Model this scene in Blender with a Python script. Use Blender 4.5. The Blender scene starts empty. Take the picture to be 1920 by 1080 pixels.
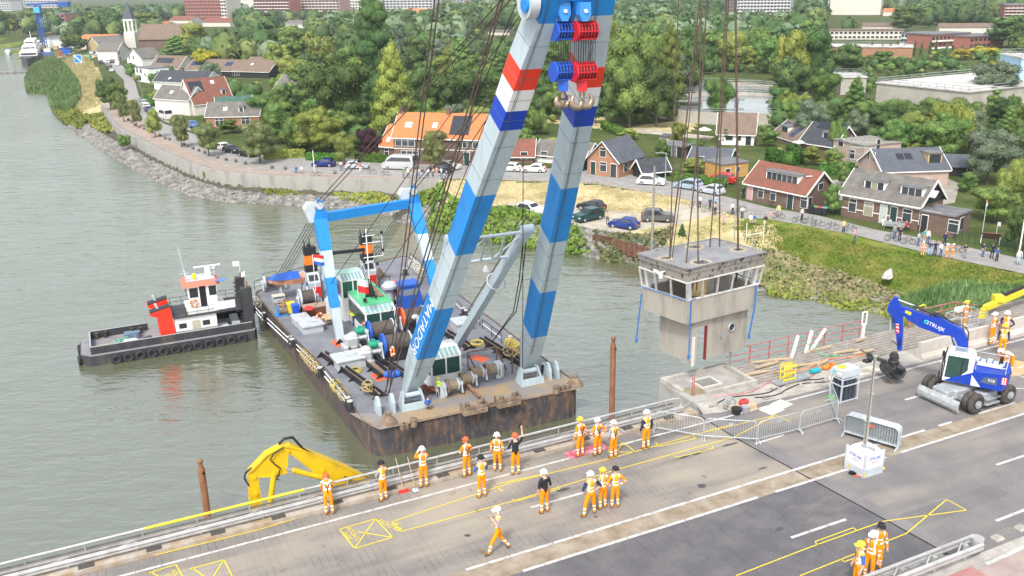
import bpy, bmesh, math, random
import numpy as np
from mathutils import Matrix, Vector
R=math.radians; PI=math.pi; c_=math.cos; s_=math.sin
scene=bpy.context.scene; COL=scene.collection
random.seed(7); NP=np.random.RandomState(11)
F_,CX,CY,HC=1720.,960.,540.,34.
PT=R(18.48); RL=R(-1.0)
cam=bpy.data.cameras.new('camera'); co=bpy.data.objects.new('camera',cam); COL.objects.link(co)
cam.sensor_width=36; cam.lens=F_/1920*36; cam.clip_start=.5; cam.clip_end=9000
co.matrix_world=Matrix.Translation((0,0,HC))@Matrix.Rotation(PI/2-PT,4,'X')@Matrix.Rotation(RL,4,'Z')
scene.camera=co
SUN_EL,SUN_AZ=R(52),R(196)      # azimuth clockwise from +Y
w=bpy.data.worlds.new('World'); scene.world=w; w.use_nodes=True
nt=w.node_tree; nt.nodes.clear()
sky=nt.nodes.new('ShaderNodeTexSky'); sky.sky_type='NISHITA'; sky.sun_disc=False
sky.sun_elevation=SUN_EL; sky.sun_rotation=SUN_AZ; sky.dust_density=3.; sky.air_density=1.2; sky.ozone_density=1.
hs=nt.nodes.new('ShaderNodeHueSaturation'); hs.inputs['Saturation'].default_value=.36; hs.inputs['Value'].default_value=1.0
bg=nt.nodes.new('ShaderNodeBackground'); bg.inputs['Strength'].default_value=.15
wo=nt.nodes.new('ShaderNodeOutputWorld')
nt.links.new(sky.outputs[0],hs.inputs['Color']); nt.links.new(hs.outputs[0],bg.inputs['Color']); nt.links.new(bg.outputs[0],wo.inputs['Surface'])
sl=bpy.data.lights.new('sun','SUN'); sl.energy=1.5; sl.angle=R(8); sl.color=(1,.97,.92)
so=bpy.data.objects.new('sun',sl); COL.objects.link(so)
so.rotation_euler=(PI/2-SUN_EL,0,PI-SUN_AZ)
scene.view_settings.view_transform='Standard'; scene.view_settings.look='None'
scene.view_settings.exposure=.98; scene.view_settings.gamma=1
def ray(px,py):
 x=(px-CX)/F_; y=-(py-CY)/F_
 xr=x*c_(RL)-y*s_(RL); yr=x*s_(RL)+y*c_(RL)
 return Vector((xr,yr*s_(PT)+c_(PT),yr*c_(PT)-s_(PT)))
def P(px,py,z=0.):
 d=ray(px,py); t=(z-HC)/d.z
 return Vector((d.x*t,d.y*t,z))
def PYd(px,py,Y):
 d=ray(px,py); t=Y/d.y; return Vector((d.x*t,Y,HC+d.z*t))
def PPL(px,py,o,n):
 d=ray(px,py); C=Vector((0,0,HC)); t=(o-C).dot(n)/d.dot(n); return C+d*t
def pj(v):
 Z=v[2]-HC; xc=v[0]; yc=v[1]*s_(PT)+Z*c_(PT); zc=v[1]*c_(PT)-Z*s_(PT)
 x=xc/zc;y=yc/zc
 return (CX+F_*(x*c_(-RL)-y*s_(-RL)), CY-F_*(x*s_(-RL)+y*c_(-RL)))
def htop(base,py):
 lo,hi=base[2],base[2]+80.
 for i in range(40):
  m=(lo+hi)/2
  if pj((base[0],base[1],m))[1]>py: lo=m
  else: hi=m
 return lo-base[2]
MT={}
def mat(name,col,rough=.7,metal=0.,var=None,bump=None,spec=.4,emit=None,alpha=None,coord='Object'):
 if name in MT: return MT[name]
 m=bpy.data.materials.new(name); m.use_nodes=True; n=m.node_tree; b=n.nodes['Principled BSDF']
 b.inputs['Base Color'].default_value=(*col,1); b.inputs['Roughness'].default_value=rough
 b.inputs['Metallic'].default_value=metal; b.inputs['Specular IOR Level'].default_value=spec
 tc=None
 if var or bump:
  tc=n.nodes.new('ShaderNodeTexCoord')
 if var:
  sc,col2,lo,hi=var[:4]
  t=n.nodes.new('ShaderNodeTexNoise'); t.inputs['Scale'].default_value=sc; t.inputs['Detail'].default_value=6; t.inputs['Roughness'].default_value=.65
  if len(var)>4:
   mp=n.nodes.new('ShaderNodeMapping'); mp.inputs['Scale'].default_value=var[4]
   n.links.new(tc.outputs[coord],mp.inputs[0]); n.links.new(mp.outputs[0],t.inputs['Vector'])
  else: n.links.new(tc.outputs[coord],t.inputs['Vector'])
  r=n.nodes.new('ShaderNodeValToRGB'); r.color_ramp.elements[0].position=lo; r.color_ramp.elements[1].position=hi
  r.color_ramp.elements[0].color=(*col,1); r.color_ramp.elements[1].color=(*col2,1)
  n.links.new(t.outputs['Fac'],r.inputs[0]); n.links.new(r.outputs[0],b.inputs['Base Color'])
 if bump:
  t2=n.nodes.new('ShaderNodeTexNoise'); t2.inputs['Scale'].default_value=bump[0]; t2.inputs['Detail'].default_value=4
  n.links.new(tc.outputs[coord],t2.inputs['Vector'])
  bp=n.nodes.new('ShaderNodeBump'); bp.inputs['Strength'].default_value=bump[1]; bp.inputs['Distance'].default_value=bump[2] if len(bump)>2 else .05
  n.links.new(t2.outputs['Fac'],bp.inputs['Height']); n.links.new(bp.outputs[0],b.inputs['Normal'])
 if emit: b.inputs['Emission Color'].default_value=(*col,1); b.inputs['Emission Strength'].default_value=emit
 MT[name]=m; return m
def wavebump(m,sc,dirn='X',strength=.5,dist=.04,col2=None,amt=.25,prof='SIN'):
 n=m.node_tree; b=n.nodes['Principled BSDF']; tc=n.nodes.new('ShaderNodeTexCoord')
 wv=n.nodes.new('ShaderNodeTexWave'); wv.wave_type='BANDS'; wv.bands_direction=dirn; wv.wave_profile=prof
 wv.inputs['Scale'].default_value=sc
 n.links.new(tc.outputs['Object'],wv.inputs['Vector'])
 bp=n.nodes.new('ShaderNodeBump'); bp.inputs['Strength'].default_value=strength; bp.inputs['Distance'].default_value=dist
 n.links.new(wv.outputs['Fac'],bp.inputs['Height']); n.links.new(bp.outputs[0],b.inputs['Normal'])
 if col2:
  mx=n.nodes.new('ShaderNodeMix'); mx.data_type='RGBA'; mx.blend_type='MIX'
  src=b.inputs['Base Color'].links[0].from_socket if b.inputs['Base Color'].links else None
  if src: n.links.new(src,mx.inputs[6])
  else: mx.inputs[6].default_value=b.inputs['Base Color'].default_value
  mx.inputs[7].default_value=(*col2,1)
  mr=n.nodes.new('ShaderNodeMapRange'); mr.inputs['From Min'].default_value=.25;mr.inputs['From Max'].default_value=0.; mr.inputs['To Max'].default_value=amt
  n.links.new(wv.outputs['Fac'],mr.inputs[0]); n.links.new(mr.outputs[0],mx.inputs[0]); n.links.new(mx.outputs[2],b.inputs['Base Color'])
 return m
def brickmat(name,c1,c2,mortar,sc=1.,bw=.22,rh=.075):
 if name in MT: return MT[name]
 m=bpy.data.materials.new(name); m.use_nodes=True; n=m.node_tree; b=n.nodes['Principled BSDF']; b.inputs['Roughness'].default_value=.85
 tc=n.nodes.new('ShaderNodeTexCoord'); sx=n.nodes.new('ShaderNodeSeparateXYZ'); n.links.new(tc.outputs['Object'],sx.inputs[0])
 ad=n.nodes.new('ShaderNodeMath'); ad.operation='ADD'; n.links.new(sx.outputs[0],ad.inputs[0]); n.links.new(sx.outputs[1],ad.inputs[1])
 cb=n.nodes.new('ShaderNodeCombineXYZ'); n.links.new(ad.outputs[0],cb.inputs[0]); n.links.new(sx.outputs[2],cb.inputs[1])
 t=n.nodes.new('ShaderNodeTexBrick'); t.inputs['Color1'].default_value=(*c1,1); t.inputs['Color2'].default_value=(*c2,1); t.inputs['Mortar'].default_value=(*mortar,1)
 t.inputs['Scale'].default_value=sc; t.inputs['Brick Width'].default_value=bw*1.6; t.inputs['Row Height'].default_value=rh*1.6; t.inputs['Mortar Size'].default_value=.012
 n.links.new(cb.outputs[0],t.inputs['Vector'])
 ns=n.nodes.new('ShaderNodeTexNoise'); ns.inputs['Scale'].default_value=.9; ns.inputs['Detail'].default_value=5; n.links.new(tc.outputs['Object'],ns.inputs['Vector'])
 mx=n.nodes.new('ShaderNodeMix'); mx.data_type='RGBA'; mx.blend_type='MULTIPLY'; mx.inputs[0].default_value=1
 rr=n.nodes.new('ShaderNodeMapRange'); rr.inputs['To Min'].default_value=.7; rr.inputs['To Max'].default_value=1.25; n.links.new(ns.outputs[0],rr.inputs[0])
 n.links.new(t.outputs['Color'],mx.inputs[6]); n.links.new(rr.outputs[0],mx.inputs[7]); n.links.new(mx.outputs[2],b.inputs['Base Color'])
 MT[name]=m; return m
OFF={}
ORD='first second third fourth fifth sixth seventh eighth ninth tenth eleventh twelfth thirteenth fourteenth fifteenth sixteenth seventeenth eighteenth nineteenth twentieth twenty-first twenty-second twenty-third twenty-fourth twenty-fifth twenty-sixth'.split()
def tag(o,label=None,cat=None,group=None,kind=None):
 if label: o['label']=label
 if cat: o['category']=cat
 if group: o['group']=group
 if kind: o['kind']=kind
 return o
def thing(name,loc,label,cat,group=None,rz=0.):
 o=bpy.data.objects.new(name,None); COL.objects.link(o); o.location=loc; o.rotation_euler=(0,0,rz)
 o.empty_display_size=.5
 OFF[o.name]=Vector(loc)
 return tag(o,label,cat,group)
def dup(root,loc=None,rz=None,label=None,group=None,parent=None,sc=None):
 r=root.copy(); COL.objects.link(r)
 if parent is not None: r.parent=parent
 if loc is not None: r.location=loc
 if rz is not None: r.rotation_euler=(0,0,rz)
 if sc is not None: r.scale=(sc,)*3 if not hasattr(sc,'__len__') else sc
 if label: r['label']=label
 if group: r['group']=group
 for ch in list(root.children):
  k=dup(ch,parent=r)
 return r
def setmat(o,i,m):
 o.material_slots[i].link='OBJECT'; o.material_slots[i].material=m
class MB:
 def __init__(s): s.v=[];s.f=[];s.m=[];s.T=Matrix();s.st=[];s.k=0;s.sm=[]
 def push(s,M): s.st.append(s.T); s.T=s.T@M; return s
 def pop(s): s.T=s.st.pop(); return s
 def mi(s,k): s.k=k; return s
 def add(s,vs,fs,smooth=False):
  b=len(s.v); T=s.T
  s.v+= [tuple(T@Vector(q)) for q in vs]
  for f in fs: s.f.append([i+b for i in f]); s.m.append(s.k); s.sm.append(smooth)
  return s
 def box(s,c,d,rz=0.,M=None,taper=1.):
  x,y,z=d[0]/2,d[1]/2,d[2]/2; t=taper
  vs=[(-x,-y,-z),(x,-y,-z),(x,y,-z),(-x,y,-z),(-x*t,-y*t,z),(x*t,-y*t,z),(x*t,y*t,z),(-x*t,y*t,z)]
  A=Matrix.Translation(c)@(M if M is not None else Matrix.Rotation(rz,4,'Z'))
  return s.add([A@Vector(q) for q in vs],[(0,3,2,1),(4,5,6,7),(0,1,5,4),(1,2,6,5),(2,3,7,6),(3,0,4,7)])
 def bb(s,x0,x1,y0,y1,z0,z1): return s.box(((x0+x1)/2,(y0+y1)/2,(z0+z1)/2),(x1-x0,y1-y0,z1-z0))
 def bev(s,c,d,b=.05,rz=0.,M=None):
  x,y,z=d[0]/2,d[1]/2,d[2]/2
  def ring(i,zz):
   X,Y=x-i,y-i
   return [(-X+b,-Y,zz),(X-b,-Y,zz),(X,-Y+b,zz),(X,Y-b,zz),(X-b,Y,zz),(-X+b,Y,zz),(-X,Y-b,zz),(-X,-Y+b,zz)]
  vs=ring(0,-z)+ring(0,z-b)+ring(b,z)
  fs=[tuple(range(7,-1,-1)),tuple(range(16,24))]
  for l in (0,8):
   for i in range(8): fs.append((l+i,l+(i+1)%8,l+8+(i+1)%8,l+8+i))
  A=Matrix.Translation(c)@(M if M is not None else Matrix.Rotation(rz,4,'Z'))
  return s.add([A@Vector(q) for q in vs],fs)
 def poly(s,pts): return s.add(pts,[tuple(range(len(pts)))])
 def prism(s,pts,z0,z1):
  n=len(pts)
  a=sum(pts[i][0]*pts[(i+1)%n][1]-pts[(i+1)%n][0]*pts[i][1] for i in range(n))
  if a<0: pts=pts[::-1]
  vs=[(p[0],p[1],z0) for p in pts]+[(p[0],p[1],z1) for p in pts]
  fs=[tuple(range(n-1,-1,-1)),tuple(range(n,2*n))]+[(i,(i+1)%n,n+(i+1)%n,n+i) for i in range(n)]
  return s.add(vs,fs)
 def ext(s,pts,vec):
  n=len(pts); vs=[Vector(p) for p in pts]+[Vector(p)+Vector(vec) for p in pts]
  return s.add(vs,[tuple(range(n)),tuple(range(2*n-1,n-1,-1))]+[(i,n+i,n+(i+1)%n,(i+1)%n) for i in range(n)])
 def cyl(s,p0,p1,r0,r1=None,n=12,cap=True,smooth=True):
  p0=Vector(p0);p1=Vector(p1); r1=r0 if r1 is None else r1
  a=(p1-p0).normalized(); u=a.orthogonal().normalized(); w_=a.cross(u)
  vs=[p0+(u*c_(2*PI*i/n)+w_*s_(2*PI*i/n))*r0 for i in range(n)]+[p1+(u*c_(2*PI*i/n)+w_*s_(2*PI*i/n))*r1 for i in range(n)]
  s.add(vs,[(i,(i+1)%n,n+(i+1)%n,n+i) for i in range(n)],smooth)
  if cap: s.add(vs[:n],[tuple(range(n-1,-1,-1))]); s.add(vs[n:],[tuple(range(n))])
  return s
 def tube(s,path,r,n=6,smooth=True):
  path=[Vector(p) for p in path]; N=len(path); rings=[]
  u=None
  for i,p in enumerate(path):
   a=(path[min(i+1,N-1)]-path[max(i-1,0)]).normalized()
   if u is None: u=a.orthogonal().normalized()
   else:
    u=(u-a*u.dot(a)); u=u.normalized() if u.length>1e-6 else a.orthogonal().normalized()
   w_=a.cross(u); rr=r[i] if hasattr(r,'__len__') else r
   rings+=[p+(u*c_(2*PI*k/n)+w_*s_(2*PI*k/n))*rr for k in range(n)]
  fs=[]
  for i in range(N-1):
   for k in range(n): fs.append((i*n+k,i*n+(k+1)%n,(i+1)*n+(k+1)%n,(i+1)*n+k))
  s.add(rings,fs,smooth)
  s.add(rings[:n],[tuple(range(n-1,-1,-1))]); s.add(rings[-n:],[tuple(range(n))])
  return s
 def bar(s,p0,p1,w_,h,up=(0,0,1)):
  p0=Vector(p0);p1=Vector(p1); a=(p1-p0); L=a.length; a.normalize(); upv=Vector(up)
  side=a.cross(upv)
  if side.length<1e-4: side=a.cross(Vector((0,1,0)))
  side.normalize(); u=side.cross(a)
  M=Matrix((( *a,),(*side,),(*u,))).transposed().to_4x4()
  return s.box((p0+p1)/2,(L,w_,h),M=M)
 def loft(s,rings,cap=True,smooth=False,closed=True):
  n=len(rings[0]); vs=[q for r in rings for q in r]; fs=[]
  for i in range(len(rings)-1):
   for k in range(n if closed else n-1): fs.append((i*n+k,i*n+(k+1)%n,(i+1)*n+(k+1)%n,(i+1)*n+k))
  s.add(vs,fs,smooth)
  if cap: s.add(rings[0],[tuple(range(n-1,-1,-1))]); s.add(rings[-1],[tuple(range(n))])
  return s
 def ell(s,c,r,n=10,m=7,M=None):
  if not hasattr(r,'__len__'): r=(r,r,r)
  vs=[];fs=[]
  A=Matrix.Translation(c)@(M if M is not None else Matrix())
  for j in range(m+1):
   th=PI*j/m
   for i in range(n):
    ph=2*PI*i/n; vs.append(A@Vector((r[0]*s_(th)*c_(ph),r[1]*s_(th)*s_(ph),r[2]*c_(th))))
  for j in range(m):
   for i in range(n): fs.append((j*n+i,(j+1)*n+i,(j+1)*n+(i+1)%n,j*n+(i+1)%n))
  return s.add(vs,fs,True)
 def torus(s,c,R_,r,axis=(0,0,1),n=16,m=6):
  a=Vector(axis).normalized();u=a.orthogonal().normalized();w_=a.cross(u);vs=[];fs=[];c=Vector(c)
  for i in range(n):
   d=u*c_(2*PI*i/n)+w_*s_(2*PI*i/n)
   for k in range(m): vs.append(c+d*(R_+r*c_(2*PI*k/m))+a*r*s_(2*PI*k/m))
  for i in range(n):
   for k in range(m): fs.append((i*m+k,((i+1)%n)*m+k,((i+1)%n)*m+(k+1)%m,i*m+(k+1)%m))
  return s.add(vs,fs,True)
 def build(s,name,mats,parent=None,world=False):
  off=Vector((0,0,0));
  if world and parent is not None: off=OFF[parent.name]
  me=bpy.data.meshes.new(name)
  me.from_pydata([tuple(Vector(v)-off) for v in s.v] if world else s.v,[],s.f)
  if not isinstance(mats,(list,tuple)): mats=[mats]
  for m in mats: me.materials.append(m)
  me.polygons.foreach_set('material_index',s.m); me.polygons.foreach_set('use_smooth',s.sm)
  me.validate(); me.update()
  o=bpy.data.objects.new(name,me); COL.objects.link(o)
  if parent is not None: o.parent=parent
  OFF[o.name]=off
  return o
def single(name,mb,mats,label,cat,group=None,loc=(0,0,0)):
 L=Vector(loc); mb.v=[tuple(Vector(v)-L) for v in mb.v]
 o=mb.build(name,mats); o.location=L; OFF[o.name]=L
 return tag(o,label,cat,group)
def textmesh(txt,size,M,material,parent,name='lettering',off=Vector((0,0,0)),ext=.004,align='CENTER'):
 cu=bpy.data.curves.new('txt','FONT'); cu.body=txt; cu.size=size; cu.align_x=align; cu.align_y='CENTER'; cu.extrude=ext; cu.resolution_u=2
 tmp=bpy.data.objects.new('txt',cu); COL.objects.link(tmp)
 dg=bpy.context.evaluated_depsgraph_get(); me=bpy.data.meshes.new_from_object(tmp.evaluated_get(dg))
 bpy.data.objects.remove(tmp); bpy.data.curves.remove(cu)
 me.transform(Matrix.Translation(-off)@M); me.materials.clear(); me.materials.append(material)
 o=bpy.data.objects.new(name,me); COL.objects.link(o); o.parent=parent; OFF[o.name]=off
 return o
def frameM(o,x,z):
 x=Vector(x).normalized(); z=Vector(z).normalized(); y=z.cross(x).normalized(); z=x.cross(y)
 M=Matrix((x,y,z)).transposed().to_4x4(); return Matrix.Translation(o)@M
def np_mesh(name,V,Fq,mats,mi=None,smooth=False):
 me=bpy.data.meshes.new(name); k=Fq.shape[1]
 me.vertices.add(len(V)); me.vertices.foreach_set('co',V.astype(np.float32).ravel())
 me.loops.add(Fq.size); me.loops.foreach_set('vertex_index',Fq.astype(np.int32).ravel())
 me.polygons.add(len(Fq)); me.polygons.foreach_set('loop_start',np.arange(0,Fq.size,k,dtype=np.int32))
 try: me.polygons.foreach_set('loop_total',np.full(len(Fq),k,dtype=np.int32))
 except Exception: pass
 for m in (mats if isinstance(mats,(list,tuple)) else [mats]): me.materials.append(m)
 if mi is not None: me.polygons.foreach_set('material_index',mi.astype(np.int32))
 if smooth: me.polygons.foreach_set('use_smooth',np.ones(len(Fq),dtype=bool))
 me.update(calc_edges=True); return me
def cards(C,N,S,rs,asp=1.):
 n=len(C); N=N/np.linalg.norm(N,axis=1,keepdims=True)
 A=rs.normal(size=(n,3)); U=np.cross(N,A); U/=np.linalg.norm(U,axis=1,keepdims=True); W=np.cross(N,U)
 S=S[:,None]; U=U*S; W=W*S*asp
 V=np.stack([C-U*.9-W*.25,C+U*.1-W*.8,C+U*.9+W*.2,C-U*.15+W*.8],axis=1).reshape(-1,3)
 return V,np.arange(4*n).reshape(-1,4)
LZ=3.2
wl=[P(*q) for q in [(0,76),(30,83),(42,92),(72,112),(80,122),(62,121),(50,134),(43,150),(43,163),(52,172),(80,173),(90,190),(95,212),(125,238),(165,262),(190,278),(250,313),(310,345),(340,357),(375,370),(430,378),(480,381),(605,388),(720,391),(728,405),(747,417),(792,422),(840,432),(902,445),(960,455),(1060,470),(1135,485),(1195,493),(1300,515),(1440,546),(1560,563),(1612,577),(1664,585),(1700,600),(1800,640),(1920,690),(2200,800)]]
wl=[Vector((-3500,wl[0].y+260,0))]+wl
dt_px=[(-100,72),(60,92),(110,97),(150,106),(172,118),(186,140),(195,165),(193,190),(190,198),(200,212),(222,240),(250,255),(330,297),(400,320),(450,326),(520,330),(600,333),(700,336),(824,338),(829,342),(835,385),(900,402),(1000,418),(1100,437),(1200,452),(1260,436),(1320,418),(1440,412),(1600,441),(1760,481),(1920,513),(2200,580)]
PZ=2.2
dtl=[P(x,y,PZ if 20<=i<=25 else LZ) for i,(x,y) in enumerate(dt_px)]
WALL=(8,19)      # indices of dtl that carry the retaining wall
def seg_d(X,Y,pl):
 best=np.full(X.shape,1e9); idx=np.zeros(X.shape,int)
 for i in range(len(pl)-1):
  ax,ay=pl[i][0],pl[i][1]; dx,dy=pl[i+1][0]-ax,pl[i+1][1]-ay; L2=dx*dx+dy*dy+1e-9
  t=np.clip(((X-ax)*dx+(Y-ay)*dy)/L2,0,1); d=np.hypot(X-ax-t*dx,Y-ay-t*dy)
  m=d<best; best=np.where(m,d,best); idx=np.where(m,i,idx)
 return best,idx
def inside(X,Y,pl):
 r=np.zeros(X.shape,bool); n=len(pl); j=n-1
 for i in range(n):
  xi,yi,xj,yj=pl[i][0],pl[i][1],pl[j][0],pl[j][1]
  if yi!=yj:
   k=((yi>Y)!=(yj>Y))&(X<(xj-xi)*(Y-yi)/(yj-yi)+xi); r^=k
  j=i
 return r
close=[(3500,60),(3500,6500),(-3500,6500)]
WP=[(p.x,p.y) for p in wl]+close; TOPP=[(-3500,dtl[0].y+300)]+[(p.x,p.y) for p in dtl]+close
RLE=[P(x,y,LZ) for x,y in [(829,336),(960,339),(1120,346),(1270,371),(1330,389),(1392,409),(1430,412)]]
PARK=[(p.x,p.y) for p in RLE]+[(p.x,p.y) for p in reversed(dtl[20:27])]
def ZT(X,Y):
 X=np.asarray(X,float);Y=np.asarray(Y,float)
 iw=inside(X,Y,WP); it=inside(X,Y,TOPP)
 dw,_=seg_d(X,Y,wl); d2,ix=seg_d(X,Y,dtl)
 t=dw/(dw+d2+1e-6)
 wall=(ix>=WALL[0])&(ix<WALL[1])
 zs=np.interp(t,[0,.45,1],[-.1,1.25,LZ]); zw=np.interp(dw,[0,3.5,30],[-.1,.75,.95])
 z=np.where(wall,zw,zs)
 z=np.where(it,np.where(wall,np.interp(d2,[.3,1.3],[.9,LZ]),LZ),z)
 pk=inside(X,Y,PARK)&it; dr,_=seg_d(X,Y,RLE); u=np.clip(dr/6.,0,1)
 z=np.where(pk,LZ-(LZ-PZ)*u*u*(3-2*u),z)
 zl=np.interp(t,[0,.5,1],[-.1,1.2,PZ]); z=np.where((~it)&(ix>=20)&(ix<=25),zl,z)
 return np.where(iw,z,np.maximum(-3.,-.1-dw*.4))
def zt(x,y): return float(ZT(np.array([x]),np.array([y]))[0])
def pxpoly(pts,z=LZ): return [tuple(P(x,y,z)[:2]) for x,y in pts]
xs=np.concatenate([-np.geomspace(3400,240,22),np.arange(-230,75,1.35),np.geomspace(80,3400,24)])
ys=np.concatenate([np.arange(62,215,1.35),np.arange(216,420,3.),np.geomspace(424,6400,30)])
X,Y=np.meshgrid(xs,ys); Z=ZT(X,Y)
far=(np.hypot(X,Y)<500)
Z=Z+np.where((Z<LZ-.02)&(Z>0),NP.normal(size=X.shape)*.06,0)
nx,ny=len(xs),len(ys); I=np.arange(nx*ny).reshape(ny,nx)
Fq=np.stack([I[:-1,:-1],I[:-1,1:],I[1:,1:],I[1:,:-1]],axis=-1).reshape(-1,4)
cxf=(X[:-1,:-1]+X[1:,1:]).ravel()/2; cyf=(Y[:-1,:-1]+Y[1:,1:]).ravel()/2; czf=ZT(cxf,cyf)
grass=mat('short_grass',(.10,.14,.025),.9,var=(.35,(.20,.19,.06),.4,.62),bump=(3,.5,.2),spec=.1)
drygrass=mat('dry_grass',(.28,.25,.10),.9,var=(.28,(.52,.43,.24),.36,.56),bump=(2.5,.6,.2),spec=.1)
mud=mat('wet_mud',(.06,.055,.04),.8,var=(.8,(.10,.09,.065),.4,.6),spec=.3)
lush=mat('lush_grass',(.10,.16,.02),.9,var=(.35,(.20,.20,.05),.42,.6),bump=(3,.6,.2),spec=.1)
sand=mat('sandy_track',(.36,.32,.25),.95,var=(.5,(.46,.42,.34),.4,.6),bump=(6,.4,.05),spec=.1)
garden=mat('garden_ground',(.05,.075,.02),.95,var=(.2,(.10,.115,.04),.4,.62),bump=(2,.6,.2),spec=.1)
dw,_=seg_d(cxf,cyf,wl)
mi=np.full(len(Fq),4)
mi[(czf<LZ-.01)]=3
mi[(czf<1.25)&(dw<9)]=2
dry_poly=pxpoly([(829,336),(1120,346),(1290,374),(1390,405),(1450,412),(1420,428),(1300,436),(1270,462),(1200,470),(1100,446),(1000,425),(900,410),(835,388)])
mi[inside(cxf,cyf,dry_poly)]=1
mi[inside(cxf,cyf,pxpoly([(112,100),(160,108),(180,130),(196,160),(200,215),(225,240),(180,235),(140,200),(150,165),(130,130)],2))]=1
mi[inside(cxf,cyf,pxpoly([(1440,405),(1930,515),(1930,650),(1400,560),(1380,430)],2))&(czf>1.)]=3
mi[inside(cxf,cyf,pxpoly([(1220,462),(1450,440),(1500,560),(1330,530)],1.6))&(czf>.8)]=1
mi[inside(cxf,cyf,pxpoly([(1010,228),(1200,250),(1290,250),(1330,215),(1140,245),(1120,200),(1060,210)]))]=1
mi[inside(cxf,cyf,pxpoly([(955,378),(1040,385),(1110,392),(1200,400),(1290,392),(1345,392),(1392,409),(1300,416),(1235,424),(1180,434),(1100,437),(1020,425),(950,408)],2.2))]=5
me=np_mesh('ground',np.stack([X.ravel(),Y.ravel(),Z.ravel()],1),Fq,[grass,drygrass,mud,lush,garden,sand],mi)
g=bpy.data.objects.new('ground',me); COL.objects.link(g); tag(g,kind='structure')
wm=bpy.data.materials.new('river_water'); wm.use_nodes=True; n=wm.node_tree; b=n.nodes['Principled BSDF']
b.inputs['Base Color'].default_value=(.108,.118,.068,1); b.inputs['Roughness'].default_value=.07; b.inputs['IOR'].default_value=3.5
b.inputs['Specular IOR Level'].default_value=.5
tc=n.nodes.new('ShaderNodeTexCoord')
def nz(sc,st,prev,dist,rot=25,sx=1.,sy=.42):
 mp=n.nodes.new('ShaderNodeMapping'); mp.inputs['Rotation'].default_value=(0,0,R(rot)); mp.inputs['Scale'].default_value=(sy,sx,1)
 t=n.nodes.new('ShaderNodeTexNoise'); t.inputs['Scale'].default_value=sc; t.inputs['Detail'].default_value=3; t.inputs['Roughness'].default_value=.55; t.inputs['Distortion'].default_value=.6
 n.links.new(tc.outputs['Object'],mp.inputs[0]); n.links.new(mp.outputs[0],t.inputs['Vector'])
 bp=n.nodes.new('ShaderNodeBump'); bp.inputs['Strength'].default_value=st; bp.inputs['Distance'].default_value=dist
 n.links.new(t.outputs['Fac'],bp.inputs['Height'])
 if prev: n.links.new(prev.outputs[0],bp.inputs['Normal'])
 return bp
b1=nz(.5,.55,None,.34,22); b2=nz(1.5,.40,b1,.14,35); b3=nz(4.5,.32,b2,.035,10,1,.6)
n.links.new(b3.outputs[0],b.inputs['Normal'])
t=n.nodes.new('ShaderNodeTexNoise'); t.inputs['Scale'].default_value=.035; t.inputs['Detail'].default_value=5; mr=n.nodes.new('ShaderNodeMapRange'); mr.inputs['From Min'].default_value=.35; mr.inputs['From Max'].default_value=.65; mr.inputs['To Min'].default_value=.04; mr.inputs['To Max'].default_value=.17
n.links.new(tc.outputs['Object'],t.inputs['Vector']); n.links.new(t.outputs['Fac'],mr.inputs[0]); n.links.new(mr.outputs[0],b.inputs['Roughness'])
mr=n.nodes.new('ShaderNodeMapRange'); mr.inputs['From Min'].default_value=.35; mr.inputs['From Max'].default_value=.65; mr.inputs['To Min'].default_value=.22; mr.inputs['To Max'].default_value=.62; n.links.new(t.outputs['Fac'],mr.inputs[0]); n.links.new(mr.outputs[0],b2.inputs['Strength'])
mb=MB(); mb.poly([(-3600,-300,0),(3600,-300,0),(3600,1500,0),(-3600,1500,0)])
tag(mb.build('river_water',wm),kind='structure')
pav=mat('dyke_road_brick',(.27,.245,.215),.9,var=(.4,(.34,.31,.27),.4,.6),bump=(12,.2,.02),spec=.2)
road=mat('dyke_road_asphalt',(.25,.24,.225),.9,var=(.6,(.31,.30,.285),.4,.62),bump=(20,.2,.01),spec=.2)
prom=mat('promenade_brick',(.30,.235,.19),.9,var=(.5,(.36,.29,.24),.4,.6),bump=(15,.2,.02),spec=.2)
def sheet(name,pts,m,z,px=True,kind='structure'):
 mb=MB(); mb.poly([tuple(P(x,y,z)) if px else (x,y,z) for x,y in pts])
 o=mb.build(name,m); bm=bmesh.new(); bm.from_mesh(o.data); bmesh.ops.triangulate(bm,faces=bm.faces)
 for f in bm.faces:
  if f.normal.z<0: f.normal_flip()
 bm.to_mesh(o.data); bm.free()
 return tag(o,kind=kind)
sheet('promenade',[(190,198),(200,212),(222,240),(250,255),(330,297),(400,320),(450,326),(520,330),(600,333),(700,336),(824,338),(829,333),(700,326),(600,322),(520,314),(450,306),(400,298),(350,278),(300,250),(255,222),(228,190),(205,190)],prom,LZ+.006)
sheet('dyke_road',[(172,100),(212,130),(232,150),(236,185),(250,215),(275,236),(325,268),(375,292),(430,308),(500,318),(600,325),(720,330),(829,335),(960,338),(1120,345),(1270,370),(1330,388),(1392,408),(1440,410),(1600,440),(1760,480),(1925,514),(1925,487),(1760,452),(1640,430),(1530,403),(1450,391),(1370,371),(1260,341),(1190,322),(960,313),(700,300),(560,292),(480,290),(430,280),(360,250),(307,232),(272,210),(262,185),(252,150),(232,125),(200,100)],road,LZ+.012)
trackp=([(955,378),(1040,385),(1110,392),(1200,400),(1290,392),(1345,392),(1392,409),(1300,414),(1235,422),(1180,432),(1100,437),(1020,425),(950,412)])
sheet('side_street',[(262,186),(272,210),(310,228),(360,246),(340,222),(300,200),(285,180)],pav,LZ+.016)
sheet('courtyard',[(1540,340),(1600,334),(1610,320),(1700,300),(1800,345),(1790,380),(1700,395),(1560,372)],pav,LZ+.004)
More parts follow.
